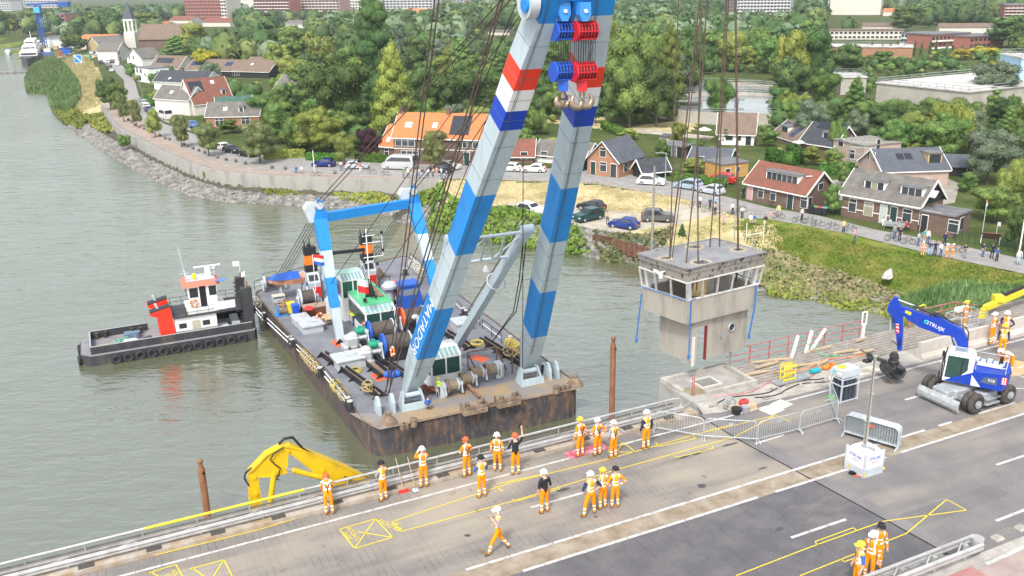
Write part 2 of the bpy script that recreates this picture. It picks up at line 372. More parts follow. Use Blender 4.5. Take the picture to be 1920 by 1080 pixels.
sheet('garden_path',[(1190,248),(1330,262),(1340,256),(1200,240)],sand,LZ+.004)
sheet('foot_track',[(1300,398),(1440,424),(1600,466),(1760,498),(1925,527),(1925,520),(1760,492),(1600,459),(1440,418)],sand,LZ-.0) if False else None
conc=mat('weathered_concrete',(.34,.33,.30),.9,var=(.45,(.20,.195,.175),.5,.72,(1,1,.35)),bump=(6,.3,.03),spec=.2)
metal_grey=mat('galvanised_steel',(.42,.44,.45),.45,.5,var=(3,(.34,.35,.36),.4,.7))
t=thing('retaining_wall',dtl[12],'long curving grey concrete retaining wall along the river, with a thin railing','wall')
def smooth_pl(pl,k=3):
 for _ in range(k):
  q=[pl[0]]
  for a,b_ in zip(pl[:-1],pl[1:]): q+=[a*.75+b_*.25,a*.25+b_*.75]
  pl=q+[pl[-1]]
 return pl
wp=smooth_pl(dtl[8:19],2)
def offs(pl,d):
 o=[]
 for i,p in enumerate(pl):
  a=(pl[min(i+1,len(pl)-1)]-pl[max(i-1,0)]); nrm=Vector((a.y,-a.x,0)).normalized(); o.append(p+nrm*d)
 return o
out=offs(wp,.25); inn=offs(wp,-1.6)
mb=MB(); rings=[]
for a,b_ in zip(out,inn): rings.append([Vector((a.x+.0,a.y,.6)),Vector((a.x,a.y,LZ+.1)),Vector((a.x*.8+b_.x*.2,a.y*.8+b_.y*.2,LZ+.1)),Vector((a.x*.8+b_.x*.2,a.y*.8+b_.y*.2,.6))])
mb.loft(rings); mb.build('wall_body',conc,t,True)
mb=MB(); oo=offs(wp,.1); tot=0; last=None
for hz in (1.05,.6): mb.tube([Vector((p.x,p.y,LZ+hz)) for p in oo],.035,4)
for a,b_ in zip(oo[:-1],oo[1:]):
 L=(b_-a).length; k=max(1,int(L/2.2))
 for i in range(k): p=a.lerp(b_,i/k); mb.cyl((p.x,p.y,LZ+.05),(p.x,p.y,LZ+1.05),.035,n=4)
mb.build('railing',metal_grey,t,True)
e0=dtl[18]; e1=P(812,378,1.0)
mb=MB(); mb.ext([(e0.x,e0.y,.4),(e0.x,e0.y,LZ+.1),(e1.x,e1.y,1.2),(e1.x,e1.y,.2)],(.5,.25,0)); mb.build('wall_end',conc,t,True)
rockm=mat('basalt_rock',(.13,.125,.12),.85,var=(.9,(.33,.31,.27),.42,.66),spec=.3)
def rocks(n,i0,i1,wid,name,sz=(.22,.5),skip=None):
 rs=np.random.RandomState(3); ico=bmesh.new(); bmesh.ops.create_icosphere(ico,subdivisions=1,radius=1)
 bv=np.array([v.co[:] for v in ico.verts]); bf=np.array([[v.index for v in f.verts] for f in ico.faces]); ico.free()
 pl=wl[i0:i1]; L=np.array([(b_-a).length for a,b_ in zip(pl[:-1],pl[1:])]); cs=np.concatenate([[0],np.cumsum(L)])
 s=rs.rand(n)*cs[-1]; k=np.searchsorted(cs,s)-1; k=np.clip(k,0,len(L)-1); u=(s-cs[k])/L[k]
 A=np.array([p[:2] for p in pl]); D=A[1:]-A[:-1]; Nn=np.stack([-D[:,1],D[:,0]],1)/L[:,None]
 c=A[k]+D[k]*u[:,None]+Nn[k]*((rs.rand(n)**.9)*wid-.5)[:,None]
 z=ZT(c[:,0],c[:,1]); sz_=rs.uniform(sz[0],sz[1],n)
 V=[];Fs=[]
 J=rs.uniform(.7,1.3,(n,12,1))*bv[None]*sz_[:,None,None]*rs.uniform(.7,1.2,(n,1,3))
 th=rs.rand(n)*6.28; ct,st=np.cos(th)[:,None],np.sin(th)[:,None]
 Xn=J[:,:,0]*ct-J[:,:,1]*st; Yn=J[:,:,0]*st+J[:,:,1]*ct
 V=np.stack([Xn+c[:,0:1],Yn+c[:,1:2],J[:,:,2]*.8+np.maximum(z,-.15)[:,None]+.1],-1).reshape(-1,3)
 Fs=(bf[None]+(np.arange(n)*12)[:,None,None]).reshape(-1,3)
 me=np_mesh(name,V,Fs,rockm); o=bpy.data.objects.new(name,me); COL.objects.link(o); return tag(o,'grey riprap stones piled along the water edge','rocks',kind='stuff')
rocks(7500,14,26,4.0,'riprap_stones'); rocks(5200,26,40,4.2,'riprap_stones')
def np_scatter(pts,rs,n):
 a=np.array(pts); lo=a.min(0); hi=a.max(0); out=np.zeros((0,2))
 while len(out)<n:
  q=rs.rand(n*2,2)*(hi-lo)+lo; q=q[inside(q[:,0],q[:,1],pts)]; out=np.concatenate([out,q])
 return out[:n]
def leafmat(name,c1,c2,sc=.8,c0=None,lo=.38,hi=.62):
 if name in MT: return MT[name]
 m=bpy.data.materials.new(name); m.use_nodes=True; n=m.node_tree; b=n.nodes['Principled BSDF']
 b.inputs['Roughness'].default_value=.75; b.inputs['Specular IOR Level'].default_value=.15
 tc=n.nodes.new('ShaderNodeTexCoord'); oi=n.nodes.new('ShaderNodeObjectInfo')
 t=n.nodes.new('ShaderNodeTexNoise'); t.inputs['Scale'].default_value=sc; t.inputs['Detail'].default_value=5; t.inputs['Roughness'].default_value=.75
 n.links.new(tc.outputs['Object'],t.inputs['Vector'])
 r=n.nodes.new('ShaderNodeValToRGB'); r.color_ramp.elements[0].position=lo; r.color_ramp.elements[1].position=hi
 r.color_ramp.elements[0].color=(*c1,1); r.color_ramp.elements[1].color=(*c2,1)
 n.links.new(t.outputs['Fac'],r.inputs[0])
 h=n.nodes.new('ShaderNodeHueSaturation'); mr=n.nodes.new('ShaderNodeMapRange'); mr.inputs['To Min'].default_value=.485; mr.inputs['To Max'].default_value=.52
 mv=n.nodes.new('ShaderNodeMapRange'); mv.inputs['To Min'].default_value=.72; mv.inputs['To Max'].default_value=1.3
 n.links.new(oi.outputs['Random'],mr.inputs[0]); n.links.new(mr.outputs[0],h.inputs['Hue'])
 ml=n.nodes.new('ShaderNodeMath'); ml.operation='MULTIPLY'; ml.inputs[1].default_value=7.31; fr=n.nodes.new('ShaderNodeMath'); fr.operation='FRACT'
 n.links.new(oi.outputs['Random'],ml.inputs[0]); n.links.new(ml.outputs[0],fr.inputs[0]); n.links.new(fr.outputs[0],mv.inputs[0]); n.links.new(mv.outputs[0],h.inputs['Value'])
 n.links.new(r.outputs[0],h.inputs['Color']); n.links.new(h.outputs[0],b.inputs['Base Color'])
 MT[name]=m; return m
def tufts(name,poly,n,size,asp,m,label,rs,zoff=.3,up=.0,hb=0.):
 q=np_scatter(poly,rs,n); z=ZT(q[:,0],q[:,1]); S=rs.uniform(size[0],size[1],n)
 lump=np.sin(q[:,0]*.45+1.3*np.sin(q[:,1]*.31))*np.sin(q[:,1]*.5+np.sin(q[:,0]*.27))*.5+.5
 C=np.stack([q[:,0],q[:,1],z+S*zoff+rs.rand(n)*hb*(.35+lump)],1)
 N=rs.normal(size=(n,3)); N[:,2]=np.abs(N[:,2])*up+.15
 N[:,1]-=.5
 if asp<.4:
  U_=np.stack([rs.normal(size=n)*.28,rs.normal(size=n)*.28,np.ones(n)],1)*S[:,None]*1.1; th=rs.rand(n)*3.14; W_=np.stack([np.cos(th),np.sin(th),th*0],1)*(.035+S*.09)[:,None]
  V=np.stack([C-U_-W_,C-U_+W_,C+U_*.3+W_*1.1,C+U_+U_[:,[1,0,2]]*[.25,.25,0]],1).reshape(-1,3); Fq=np.arange(4*n).reshape(-1,4)
 else: V,Fq=cards(C,N,S,rs,asp)
 me=np_mesh(name,V,Fq,m); o=bpy.data.objects.new(name,me); COL.objects.link(o)
 return tag(o,label,'plants',kind='stuff')
rs=np.random.RandomState(5)
gl=leafmat('bank_leaves',(.07,.12,.018),(.19,.25,.05),.5); gm=leafmat('meadow_blades',(.12,.175,.025),(.27,.27,.06),.35); gy=leafmat('yellow_herbs',(.13,.17,.03),(.27,.27,.06),.6)
gr=leafmat('reed_leaves',(.10,.17,.05),(.22,.31,.12),.3); gd=leafmat('dry_stalks',(.30,.25,.11),(.52,.44,.25),.4)
gp=leafmat('pinkish_herbs',(.11,.14,.045),(.27,.23,.13),.5)
bp_=lambda pts,z=1.5: pxpoly(pts,z)
tufts('bank_scrub',bp_([(822,372),(900,398),(1000,418),(1080,440),(1110,458),(1060,455),(960,440),(870,425),(800,408)],1.6),9000,(.2,.42),.8,gl,'green bramble scrub on the bank below the parked cars',rs,.3,1,1.0)
tufts('bank_scrub',bp_([(1110,440),(1200,452),(1260,440),(1230,470),(1200,470),(1130,462)],2),2500,(.2,.4),.8,gp,'olive scrub on the bank beside the rusty sheet piling',rs,.3,1,.8)
tufts('meadow_grass',bp_([(1380,425),(1520,440),(1640,470),(1760,495),(1925,530),(1925,560),(1700,545),(1580,520),(1460,470),(1400,450)],2.4),12000,(.07,.14),.9,gm,'green meadow grass on the dyke slope',rs,.3,1,.2)
tufts('herb_border',bp_([(1430,470),(1500,490),(1600,520),(1700,545),(1680,560),(1580,545),(1470,530),(1420,515)],1.6),14000,(.18,.36),.8,gp,'pinkish green herbs between meadow and stones',rs,.3,1,.8)
tufts('herb_border',bp_([(1425,505),(1500,520),(1600,548),(1690,562),(1690,580),(1600,568),(1500,545),(1440,532)],1.2),5000,(.2,.4),.8,gy,'yellow green herbs just above the stones',rs,.3,1,.7)
tufts('reed_bed',bp_([(1690,566),(1800,562),(1925,578),(1925,690),(1800,650),(1690,598),(1672,580)],1.0),34000,(.45,.9),.22,gr,'dense green reed bed at the water edge behind the digger',rs,.75,.4,.6)
tufts('wall_foot_grass',bp_([(492,352),(560,358),(570,364),(500,362)],1.2),900,(.2,.4),.8,gy,'grass strip at the left foot of the wall',rs,.3,1,.3)
tufts('wall_foot_grass',bp_([(625,360),(700,360),(740,372),(720,377),(640,370)],1.2),2600,(.2,.4),.8,gy,'yellow green weeds at the foot of the wall',rs,.3,1,.45)
tufts('wall_foot_grass',bp_([(740,366),(815,375),(800,395),(750,380)],1.2),1500,(.2,.4),.8,gl,'green weeds at the right end of the wall',rs,.3,1,.5)
tufts('reed_bed',bp_([(62,123),(100,112),(120,125),(150,165),(155,190),(130,215),(100,205),(92,190),(90,172),(50,170),(45,150)],.8),22000,(.5,.9),.3,gr,'reeds and willow scrub on the river point',rs,.5,1,1.5)
tufts('reed_bed',bp_([(100,205),(130,212),(150,215),(165,225),(150,240),(120,225)],1.),4000,(.3,.6),.6,gm,'green scrub on the river point above the stones',rs,.5,1,.9)
tufts('bank_scrub',bp_([(160,215),(195,215),(215,240),(200,248),(175,240)],1.2),2600,(.3,.7),.7,gy,'scrub beside the left end of the wall',rs,.4,1,.8)
tufts('dry_meadow',bp_([(112,105),(165,110),(190,150),(197,180),(192,200),(140,205),(150,175),(120,130)],2.5),9000,(.25,.5),.3,gd,'tall dry grass on the left dyke slope',rs,.3,1,.4)
tufts('dry_meadow',pxpoly([(835,342),(1120,350),(1280,380),(1320,392),(1200,398),(1110,390),(1040,383),(955,376),(940,400),(835,378)],2.5),8000,(.06,.13),.8,gd,'dry yellow grass field beside the dyke road',rs,.25,1,.15)
tufts('dry_meadow',pxpoly([(1100,440),(1180,434),(1300,416),(1400,412),(1380,425),(1280,440),(1200,455)],3),3000,(.07,.15),.8,gd,'dry yellow grass strip behind the hanging cabin',rs,.25,1,.2)
pil=mat('rusty_piling',(.11,.05,.03),.9,var=(2,(.20,.11,.07),.4,.65))
mb=MB()
for (a,b_) in (((1112,441),(1150,447)),((1150,449),(1218,466))):
 p0=P(*a,2.4);p1=P(*b_,2.4); k=14; d=(p1-p0).normalized(); nn=Vector((-d.y,d.x,0)); pts=[]
 for i in range(k+1):
  q=p0.lerp(p1,i/k)+nn*(.18 if i%2 else -.18); pts.append(q)
 for q,r in zip(pts[:-1],pts[1:]): mb.ext([(q.x,q.y,.8),(r.x,r.y,.8),(r.x,r.y,2.5),(q.x,q.y,2.5)],nn*.08)
single('sheet_piling',mb,pil,'rusty brown steel sheet piling in the bank left of the hanging cabin','wall',loc=P(1160,462,1))
mb=MB(); a=P(-40,139);b_=P(46,136);
for i in range(60):
 p=a.lerp(b_,i/60); mb.ell((p.x,p.y+random.uniform(-.6,.6),.1),(random.uniform(1,1.8),.9,random.uniform(.4,.8)),6,4)
single('breakwater',mb,rockm,'low stone breakwater reaching into the river at far left','breakwater',loc=b_)
BZ=13.7; BO=P(230,1080,BZ); BA=R(25.67); BD=Vector((c_(BA),s_(BA),0)); BN=Vector((-s_(BA),c_(BA),0))
def B(s,t,z=0.): return BO+BD*s+BN*t+Vector((0,0,z))
def S(px,py,z=0.):
 q=P(px,py,BZ+z)-BO; return (q.dot(BD),q.dot(BN))
def PV(px,py,t):           # pixel on the upright plane t
 return PPL(px,py,B(0,t),BN)
def SZ(px,py,t):
 q=PV(px,py,t)-BO; return (q.dot(BD),q.z)
def bstruct(name,mb,mats,kind='structure'):
 o=mb.build(name,mats); o.location=BO; o.rotation_euler=(0,0,BA); OFF[o.name]=BO; return tag(o,kind=kind)
def bthing(name,s,t,label,cat,group=None,rz=0.,z=0.):
 return thing(name,B(s,t,z),label,cat,group,BA+rz)
def groovemat(name,c1,c2,sc,gcol,thr=.06,brk=.5,stain=None):
 m=mat(name,c1,.85,var=(.7,c2,.38,.64),spec=.25); n=m.node_tree; b=n.nodes['Principled BSDF']
 tc=n.nodes.new('ShaderNodeTexCoord'); sx=n.nodes.new('ShaderNodeSeparateXYZ'); n.links.new(tc.outputs['Object'],sx.inputs[0])
 t=n.nodes.new('ShaderNodeTexNoise'); t.inputs['Scale'].default_value=1.1; t.inputs['Detail'].default_value=3; n.links.new(tc.outputs['Object'],t.inputs['Vector'])
 fine=n.nodes.new('ShaderNodeTexNoise'); fine.inputs['Scale'].default_value=22; fine.inputs['Detail'].default_value=5; n.links.new(tc.outputs['Object'],fine.inputs['Vector'])
 def M(op,a,b_,c=None):
  k=n.nodes.new('ShaderNodeMath'); k.operation=op
  for i,q in enumerate((a,b_)):
   if isinstance(q,float): k.inputs[i].default_value=q
   else: n.links.new(q,k.inputs[i])
  return k.outputs[0]
 src=b.inputs['Base Color'].links[0].from_socket
 mul=n.nodes.new('ShaderNodeMix'); mul.data_type='RGBA'; mul.blend_type='MULTIPLY'; mul.inputs[0].default_value=1
 rr=n.nodes.new('ShaderNodeMapRange'); rr.inputs['From Min'].default_value=.3; rr.inputs['From Max'].default_value=.7; rr.inputs['To Min'].default_value=.72; rr.inputs['To Max'].default_value=1.25
 n.links.new(fine.outputs[0],rr.inputs[0]); n.links.new(src,mul.inputs[6]); n.links.new(rr.outputs[0],mul.inputs[7]); src=mul.outputs[2]
 if sc:
  fr=M('FRACT',M('MULTIPLY',sx.outputs[0],sc),0.)
  line=M('LESS_THAN',fr,thr); gate=M('GREATER_THAN',t.outputs['Fac'],brk); g=M('MULTIPLY',line,gate)
  g2=M('ADD',M('MULTIPLY',g,.45),M('MULTIPLY',line,.10))
  mx=n.nodes.new('ShaderNodeMix'); mx.data_type='RGBA'; n.links.new(g2,mx.inputs[0]); n.links.new(src,mx.inputs[6]); mx.inputs[7].default_value=(*gcol,1); src=mx.outputs[2]
 if stain:
  for (sc2,lo,hi,cc,amt,str_) in stain:
   mp=n.nodes.new('ShaderNodeMapping'); mp.inputs['Scale'].default_value=str_; n.links.new(tc.outputs['Object'],mp.inputs[0])
   t2=n.nodes.new('ShaderNodeTexNoise'); t2.inputs['Scale'].default_value=sc2; t2.inputs['Detail'].default_value=4; n.links.new(mp.outputs[0],t2.inputs['Vector'])
   r2=n.nodes.new('ShaderNodeMapRange'); r2.inputs['From Min'].default_value=lo; r2.inputs['From Max'].default_value=hi; r2.inputs['To Max'].default_value=amt
   n.links.new(t2.outputs[0],r2.inputs[0]); mx=n.nodes.new('ShaderNodeMix'); mx.data_type='RGBA'; n.links.new(r2.outputs[0],mx.inputs[0]); n.links.new(src,mx.inputs[6]); mx.inputs[7].default_value=(*cc,1); src=mx.outputs[2]
 n.links.new(src,b.inputs['Base Color']); return m
st_=[(.22,.44,.64,(.35,.305,.24),.75,(.5,1.6,1)),(.5,.56,.7,(.13,.12,.115),.55,(.12,2.2,1)),(1.6,.66,.74,(.16,.11,.075),.8,(1,1,1))]
m_up=groovemat('worn_deck_boards',(.175,.162,.155),(.235,.212,.188),3.6,(.05,.047,.043),.09,.50,st_)
m_lo=groovemat('dark_deck_asphalt',(.105,.10,.108),(.145,.138,.14),1.8,(.03,.03,.03),.05,.58,[(.5,.6,.75,(.25,.23,.2),.5,(.5,1.5,1))])
m_rt=groovemat('grey_asphalt',(.165,.155,.155),(.21,.195,.185),0,(.03,.03,.03),.05,.5,[(.3,.5,.7,(.32,.28,.23),.6,(.3,1.4,1)),(.6,.55,.7,(.12,.115,.115),.5,(.1,2.5,1))])
m_med=mat('gritty_median',(.20,.155,.10),.95,var=(1.3,(.34,.29,.23),.35,.65),bump=(9,.6,.03))
m_dust=mat('dusty_concrete',(.29,.27,.24),.95,var=(1.3,(.46,.43,.39),.35,.65),bump=(8,.5,.03))
m_white=mat('road_paint_white',(.55,.54,.515),.8,var=(2.5,(.30,.285,.265),.45,.7))
m_yel=mat('marking_yellow',(.72,.55,.03),.7,var=(6,(.5,.4,.08),.55,.8))
m_patch=groovemat('patched_asphalt',(.15,.14,.14),(.18,.17,.165),0,(0,0,0))
m_redp=mat('red_cycle_asphalt',(.34,.16,.15),.9,var=(1.2,(.40,.22,.20),.4,.6),bump=(20,.3,.01))
m_brp=mat('brown_cycle_asphalt',(.30,.23,.21),.9,var=(1.2,(.36,.29,.26),.4,.6),bump=(20,.3,.01))
J0=26.35; J1=27.5
def jx(t): return J0+(-1.8-t)*.105 if t<-1.8 else J0
SW=-60; SE=95
conc2=mat('bridge_concrete',(.36,.345,.32),.9,var=(.8,(.24,.22,.20),.45,.7),bump=(5,.3,.03))
mb=MB(); mb.bb(SW,27,-20,.74,-1.1,-.012); mb.bb(27,SE,-20,2.0,-1.1,-.012)
for t in (-17,-12,-7,-2): mb.bb(SW,SE,t-.3,t+.3,-2.6,-1.1)
bstruct('bridge_deck',mb,conc2)
def bsheet(name,pts,m,z):
 mb=MB(); a=sum(pts[i][0]*pts[(i+1)%len(pts)][1]-pts[(i+1)%len(pts)][0]*pts[i][1] for i in range(len(pts)))
 if a<0: pts=pts[::-1]
 mb.poly([(s,t,z) for s,t in pts]); return bstruct(name,mb,m)
bsheet('upper_carriageway',[(SW,-5.45),(26.75,-5.45),(26.35,-1.8),(26.35,.74),(SW,.74)],m_up,0)
bsheet('lower_carriageway',[(SW,-6.45),(26.85,-6.45),(27.45,-12.7),(SW,-12.7)],m_lo,0)
bsheet('far_carriageway',[(26.79,-5.45),(26.39,-1.8),(26.39,.74),(29,1.6),(SE,1.2),(SE,-5.45)],m_rt,0)
bsheet('right_carriageway',[(26.89,-6.45),(27.49,-12.7),(28.2,-13.2),(SE,-13.2),(SE,-6.45)],m_rt,0)
bsheet('median',[(SW,-6.45),(SE,-6.45),(SE,-5.45),(SW,-5.45)],m_med,0)
bsheet('deck_strip',[(SW,-13.6),(28,-13.6),(SE,-14.4),(SE,-13.2),(28.2,-13.2),(27.3,-12.7),(SW,-12.7)],m_dust,-.001)
rp=[S(1761,1049),S(1832,1068),S(1870,1110)]
bsheet('red_cycle_path',[(10,-13.6),(27.6,-13.6),S(1832,1068),(27.5,-20),(10,-20)],m_redp,.004)
bsheet('brown_cycle_path',[S(1832,1068),S(1849,1057),S(1925,1023),(SE,-14.4),(SE,-20),(27.5,-20)],m_brp,.004)
bsheet('asphalt_patch',[S(1655,977),S(1858,907),S(1896,926),S(1702,996)],m_patch,.004)
bsheet('joint_band',[(26.4,.6),(27.1,.6),(27.6,-5.42),(26.82,-5.42)],groovemat('joint_asphalt',(.17,.16,.16),(.22,.2,.2),0,(0,0,0)),.004)
bsheet('joint_band',[(26.9,-6.5),(27.5,-6.5),(28.1,-12.6),(27.5,-12.6)],MT['joint_asphalt'],.0055)
bsheet('dusty_work_area',[(26.6,.8),(27,1.9),(31,2.2),(42,2.0),(50,1.2),(50,.35),(40,.4),(33,.35),(27.5,.55)],m_dust,.004)
mb=MB();
for a,b_ in (((26.35,.74),(26.4,-1.8)),((26.4,-1.8),(26.77,-5.45)),((26.77,-5.45),(26.87,-6.45)),((26.87,-6.45),(27.47,-12.7))): mb.bar((*a,.006),(*b_,.006),.07,.006)
bstruct('expansion_joint',mb,mat('black_rubber',(.02,.02,.02),.7))
rp_=random.Random(2)
def stripe(mb,s0,t0,s1,t1,w_=.13,z=.008,gap=True,wear=0.):
 L=math.hypot(s1-s0,t1-t0); k=max(1,int(L/.9)) if gap else 1
 for i in range(k):
  if rp_.random()<wear: continue
  a=i/k;b_=(i+1)/k-(.03/L if gap else 0)
  mb.bar((s0+(s1-s0)*a,t0+(t1-t0)*a,z),(s0+(s1-s0)*b_,t0+(t1-t0)*b_,z),w_,.004)
mb=MB(); stripe(mb,SW,0,60,.03,.12)
stripe(mb,15.26,-2.79,17.8,-2.79); stripe(mb,26.85,-2.75,28.6,-2.7); stripe(mb,36.5,-2.63,38.5,-2.6); stripe(mb,45,-2.6,47,-2.6); stripe(mb,52,-2.6,54,-2.6)
stripe(mb,23.1,-9.26,25.9,-9.28); stripe(mb,34.77,-9.11,37.4,-9.13); stripe(mb,30.95,-12.04,35,-12.0); stripe(mb,43,-12,46,-12); stripe(mb,12,-9.26,14.8,-9.26)
stripe(mb,SW,-5.48,60,-5.36,.14,wear=.22); stripe(mb,SW,-6.5,60,-6.38,.14,wear=.1); stripe(mb,SW,-12.55,27.3,-12.6,.2)
a=S(1760,677);
stripe(mb,*S(1762,678),*S(1800,700),.1,gap=False); stripe(mb,*S(1895,698),*S(1925,710),.1,gap=False); stripe(mb,*S(1895,728),*S(1925,729),.1,gap=False)
stripe(mb,*S(1849,1058),*S(1926,1023),.16)
bstruct('lane_markings',mb,m_white)
mb=MB()
def yl(*pts,w_=.045,z=.013):
 for a,b_ in zip(pts[:-1],pts[1:]): mb.bar((*S(*a),z),(*S(*b_),z),w_,.004)
yl((735,979),(960,905),(1145,860),(1376,795)); yl((753,997),(962,940),(1160,880),(1376,820),(1455,779),(1482,791))
yl((735,979),(753,997)); yl((929,912),(943,922)); yl((932,908),(1015,890),(1017,895)); yl((962,936),(965,941),(1050,917),(1045,912))
yl((1318,790),(1336,824)) if False else None
yl((1230,830),(1233,838),(1303,823),(1300,817)); yl((1264,855),(1269,858),(1338,841),(1335,836)); yl((1322,811),(1455,779))
yl((637,993),(704,973),(736,1008),(665,1029),(637,993)); yl((704,973),(665,1029)); yl((672,998),(736,1008))
yl((278,1075),(330,1059),(350,1095)); yl((282,1072),(320,1095)); yl((355,1068),(420,1050),(440,1090)); yl((420,1050),(395,1090)); yl((360,1065),(395,1090))
yl((282,1004),(290,1042),(480,995),(600,960),(596,944)); yl((1140,845),(1169,830),(1192,848),(1140,848)); yl((1145,862),(1169,830));
yl((1380,1080),(1520,1026),(1655,978)); yl((1500,1080),(1650,1020),(1699,1001)); yl((1655,978),(1812,957),(1775,937),(1699,1001)); yl((1528,1017),(1534,1022)); yl((1528,1016),(1600,990),(1606,995)); yl((1577,1049),(1583,1054),(1610,1044)); yl((1656,1022),(1658,1027),(1610,1044))
bstruct('survey_markings',mb,m_yel)
def sprayed(txt,px,py,size,rot):
 s,t=S(px,py); o=textmesh(txt,size,Matrix.Translation((s,t,.016))@Matrix.Rotation(rot,4,'Z'),m_yel,None,'sprayed_writing',ext=.001)
 o.location=BO; o.rotation_euler=(0,0,BA); tag(o,kind='structure')
sprayed('EB90\nV.HOOP',657,1003,.28,R(95)); sprayed('BROOH',731,985,.34,R(118)); sprayed('85\nHOH',322,1078,.25,R(95)); sprayed('V',745,983,.3,R(0)); sprayed('x  x',600,952,.5,0); sprayed('X 7',318,1016,.45,0)
m_st=mat('tar_spot',(.07,.07,.072),.6); mb=MB()
for x,y,a,b_ in ((877,1004,.14,.06),(894,958,.12,.05),(1228,818,.2,.08),(1315,911,.22,.1),(1283,857,.35,.05),(1305,851,.25,.05),(1318,845,.25,.04),(1363,835,.3,.05),(1375,832,.3,.04),(1117,969,.1,.04),(1462,992,.22,.1),(1055,918,.35,.08),(1430,878,.3,.04)):
 s,t=S(x,y); n=9; mb.poly([(s+a*c_(2*PI*k/n)*random.uniform(.7,1.2),t+b_*1.6*s_(2*PI*k/n)*random.uniform(.7,1.2),.005) for k in range(n)])
bstruct('tar_spots',mb,m_st)
m_kerb=mat('stained_kerb_concrete',(.33,.25,.17),.95,var=(1.4,(.42,.38,.33),.4,.62),bump=(7,.5,.03))
mb=MB(); mb.bb(SW,26.3,.80,1.55,-.5,.17)
s=SW
bstruct('kerb',mb,m_kerb)
m_gal=mat('galvanised_rail',(.50,.50,.49),.5,.35,var=(2,(.38,.37,.36),.4,.65))
m_pip=mat('dull_pipe',(.30,.28,.26),.6,.2,var=(2,(.22,.2,.18),.4,.6))
def wbeam(mb,p0,p1,h=.3,w_=.07):
 p0=Vector(p0);p1=Vector(p1); a=(p1-p0).normalized(); sd=Vector((-a.y,a.x,0))
 prof=[(0,h/2),(w_,h/3),(w_,h/8),(0,0),(w_,-h/8),(w_,-h/3),(0,-h/2)]
 r=[[p+sd*(-x)+Vector((0,0,z)) for x,z in prof] for p in (p0,p1)]
 mb.loft(r,cap=False,closed=False)
 r=[[p+sd*(-x+.02)+Vector((0,0,z)) for x,z in prof] for p in (p0,p1)]
 mb.loft(r,cap=False,closed=False)
g_=bthing('guard_rail',10,1.15,'long low steel guard rail with brackets along the river side of the bridge','guard rail')
mb=MB(); o=Vector((10,1.15,0))
L=lambda s,t,z: (s-10,t-1.15,z)
wbeam(mb,L(SW,1.12,.40),L(25.6,1.12,.40),.26); mb.tube([L(SW,1.12,.53),L(25.6,1.12,.53)],.03,5); mb.build('rail_beam',m_gal,g_)
mb=MB(); mb.tube([L(SW,1.5,.42),L(25.2,1.5,.42)],.085,8); mb.bar(L(SW,1.66,.5),L(25.4,1.66,.5),.05,.06); mb.build('cable_pipe',m_pip,g_)
for k in range(-6,12):
 s=k*2.35+.6; mb=MB(); mb.box(L(s,1.3,.36),(.12,.45,.1)); mb.bar(L(s-.9,1.2,.4),L(s+.05,1.48,.44),.05,.05); mb.box(L(s,1.22,.25),(.1,.1,.4)); mb.build('bracket',m_gal,g_)
m_plate=mat('dark_drain_plate',(.10,.095,.09),.7,.3)
for k in range(-6,11):
 s=k*2.35+1.2; mb=MB(); mb.box(L(s,1.0,.172),(.55,.3,.02)); mb.box(L(s,1.0,.19),(.3,.16,.03)); mb.build('base_plate',m_plate,g_)
h_=bthing('hand_rail',10,1.5,'round tube hand rail along the bridge edge, part of it painted yellow','railing')
L=lambda s,t,z: (s-10,t-1.5,z)
ht,hz=1.5,.82
mb=MB(); mb.tube([L(SW,ht,hz),L(1.0,ht,hz)],.055,8); mb.tube([L(7.1,ht,hz),L(25.3,ht,hz),L(25.65,ht,hz-.05),L(25.8,ht,hz-.25),L(25.7,ht,.25),L(25.2,ht,.15)],.055,8); mb.build('rail_tube',m_gal,h_)
mb=MB(); mb.tube([L(1.0,ht,hz),L(7.1,ht,hz)],.057,8); mb.build('painted_tube',mat('yellow_paint',(.70,.58,.04),.5),h_)
for k in range(-10,13):
 mb=MB(); s=k*2.0+.9; mb.cyl(L(s,ht,.2),L(s,ht,hz-.03),.03,n=6); mb.build('rail_post',m_gal,h_)
g2=bthing('guard_rail',25,-13.1,'double steel guard rail ending at the lower right of the bridge beside the red path','guard rail')
L=lambda s,t,z: (s-25,t+13.1,z)
mb=MB(); wbeam(mb,L(8,-13.0,.62),L(28.3,-13.0,.62),.32); wbeam(mb,L(8,-13.42,.5),L(28.3,-13.42,.5),.32); mb.bar(L(8,-13.2,.8),L(28.0,-13.1,.8),.05,.04)
mb.cyl(L(28.3,-13.2,.35),L(28.3,-13.2,.75),.22,n=12); mb.build('rail_beam',m_gal,g2)
for k in range(9):
 mb=MB(); s=27.7-k*1.6; mb.box(L(s,-13.2,.32),(.12,.14,.64)); mb.bar(L(s-.7,-13.4,.5),L(s,-13.02,.7),.05,.05); mb.build('rail_post',m_gal,g2)
for i,(x,y) in enumerate(((1826,1028),(1870,1010),(1914,991))):
 s,t=S(x,y); mb=MB(); mb.bev((0,0,.04),(.42,.36,.08),.03); mb.cyl((0,0,.08),(0,0,.11),.07,n=8); mb.box((.12,.1,.1),(.05,.05,.04)); mb.box((-.12,-.1,.1),(.05,.05,.04))
 o=mb.build('anchor_plate',m_dust); o.location=B(s,t,0); o.rotation_euler=(0,0,BA); tag(o,['leftmost of three pale anchor plates beside the white line','middle one of three pale anchor plates beside the white line','rightmost of three pale anchor plates at the photo edge'][i],'anchor plate','anchor plates')
pt=bthing('bridge_pier',29,3.4,'pale concrete pier top with raised rim and dark square hole under the hanging cabin','pier')
L=lambda s,t,z: (s-29,t-3.4,z)
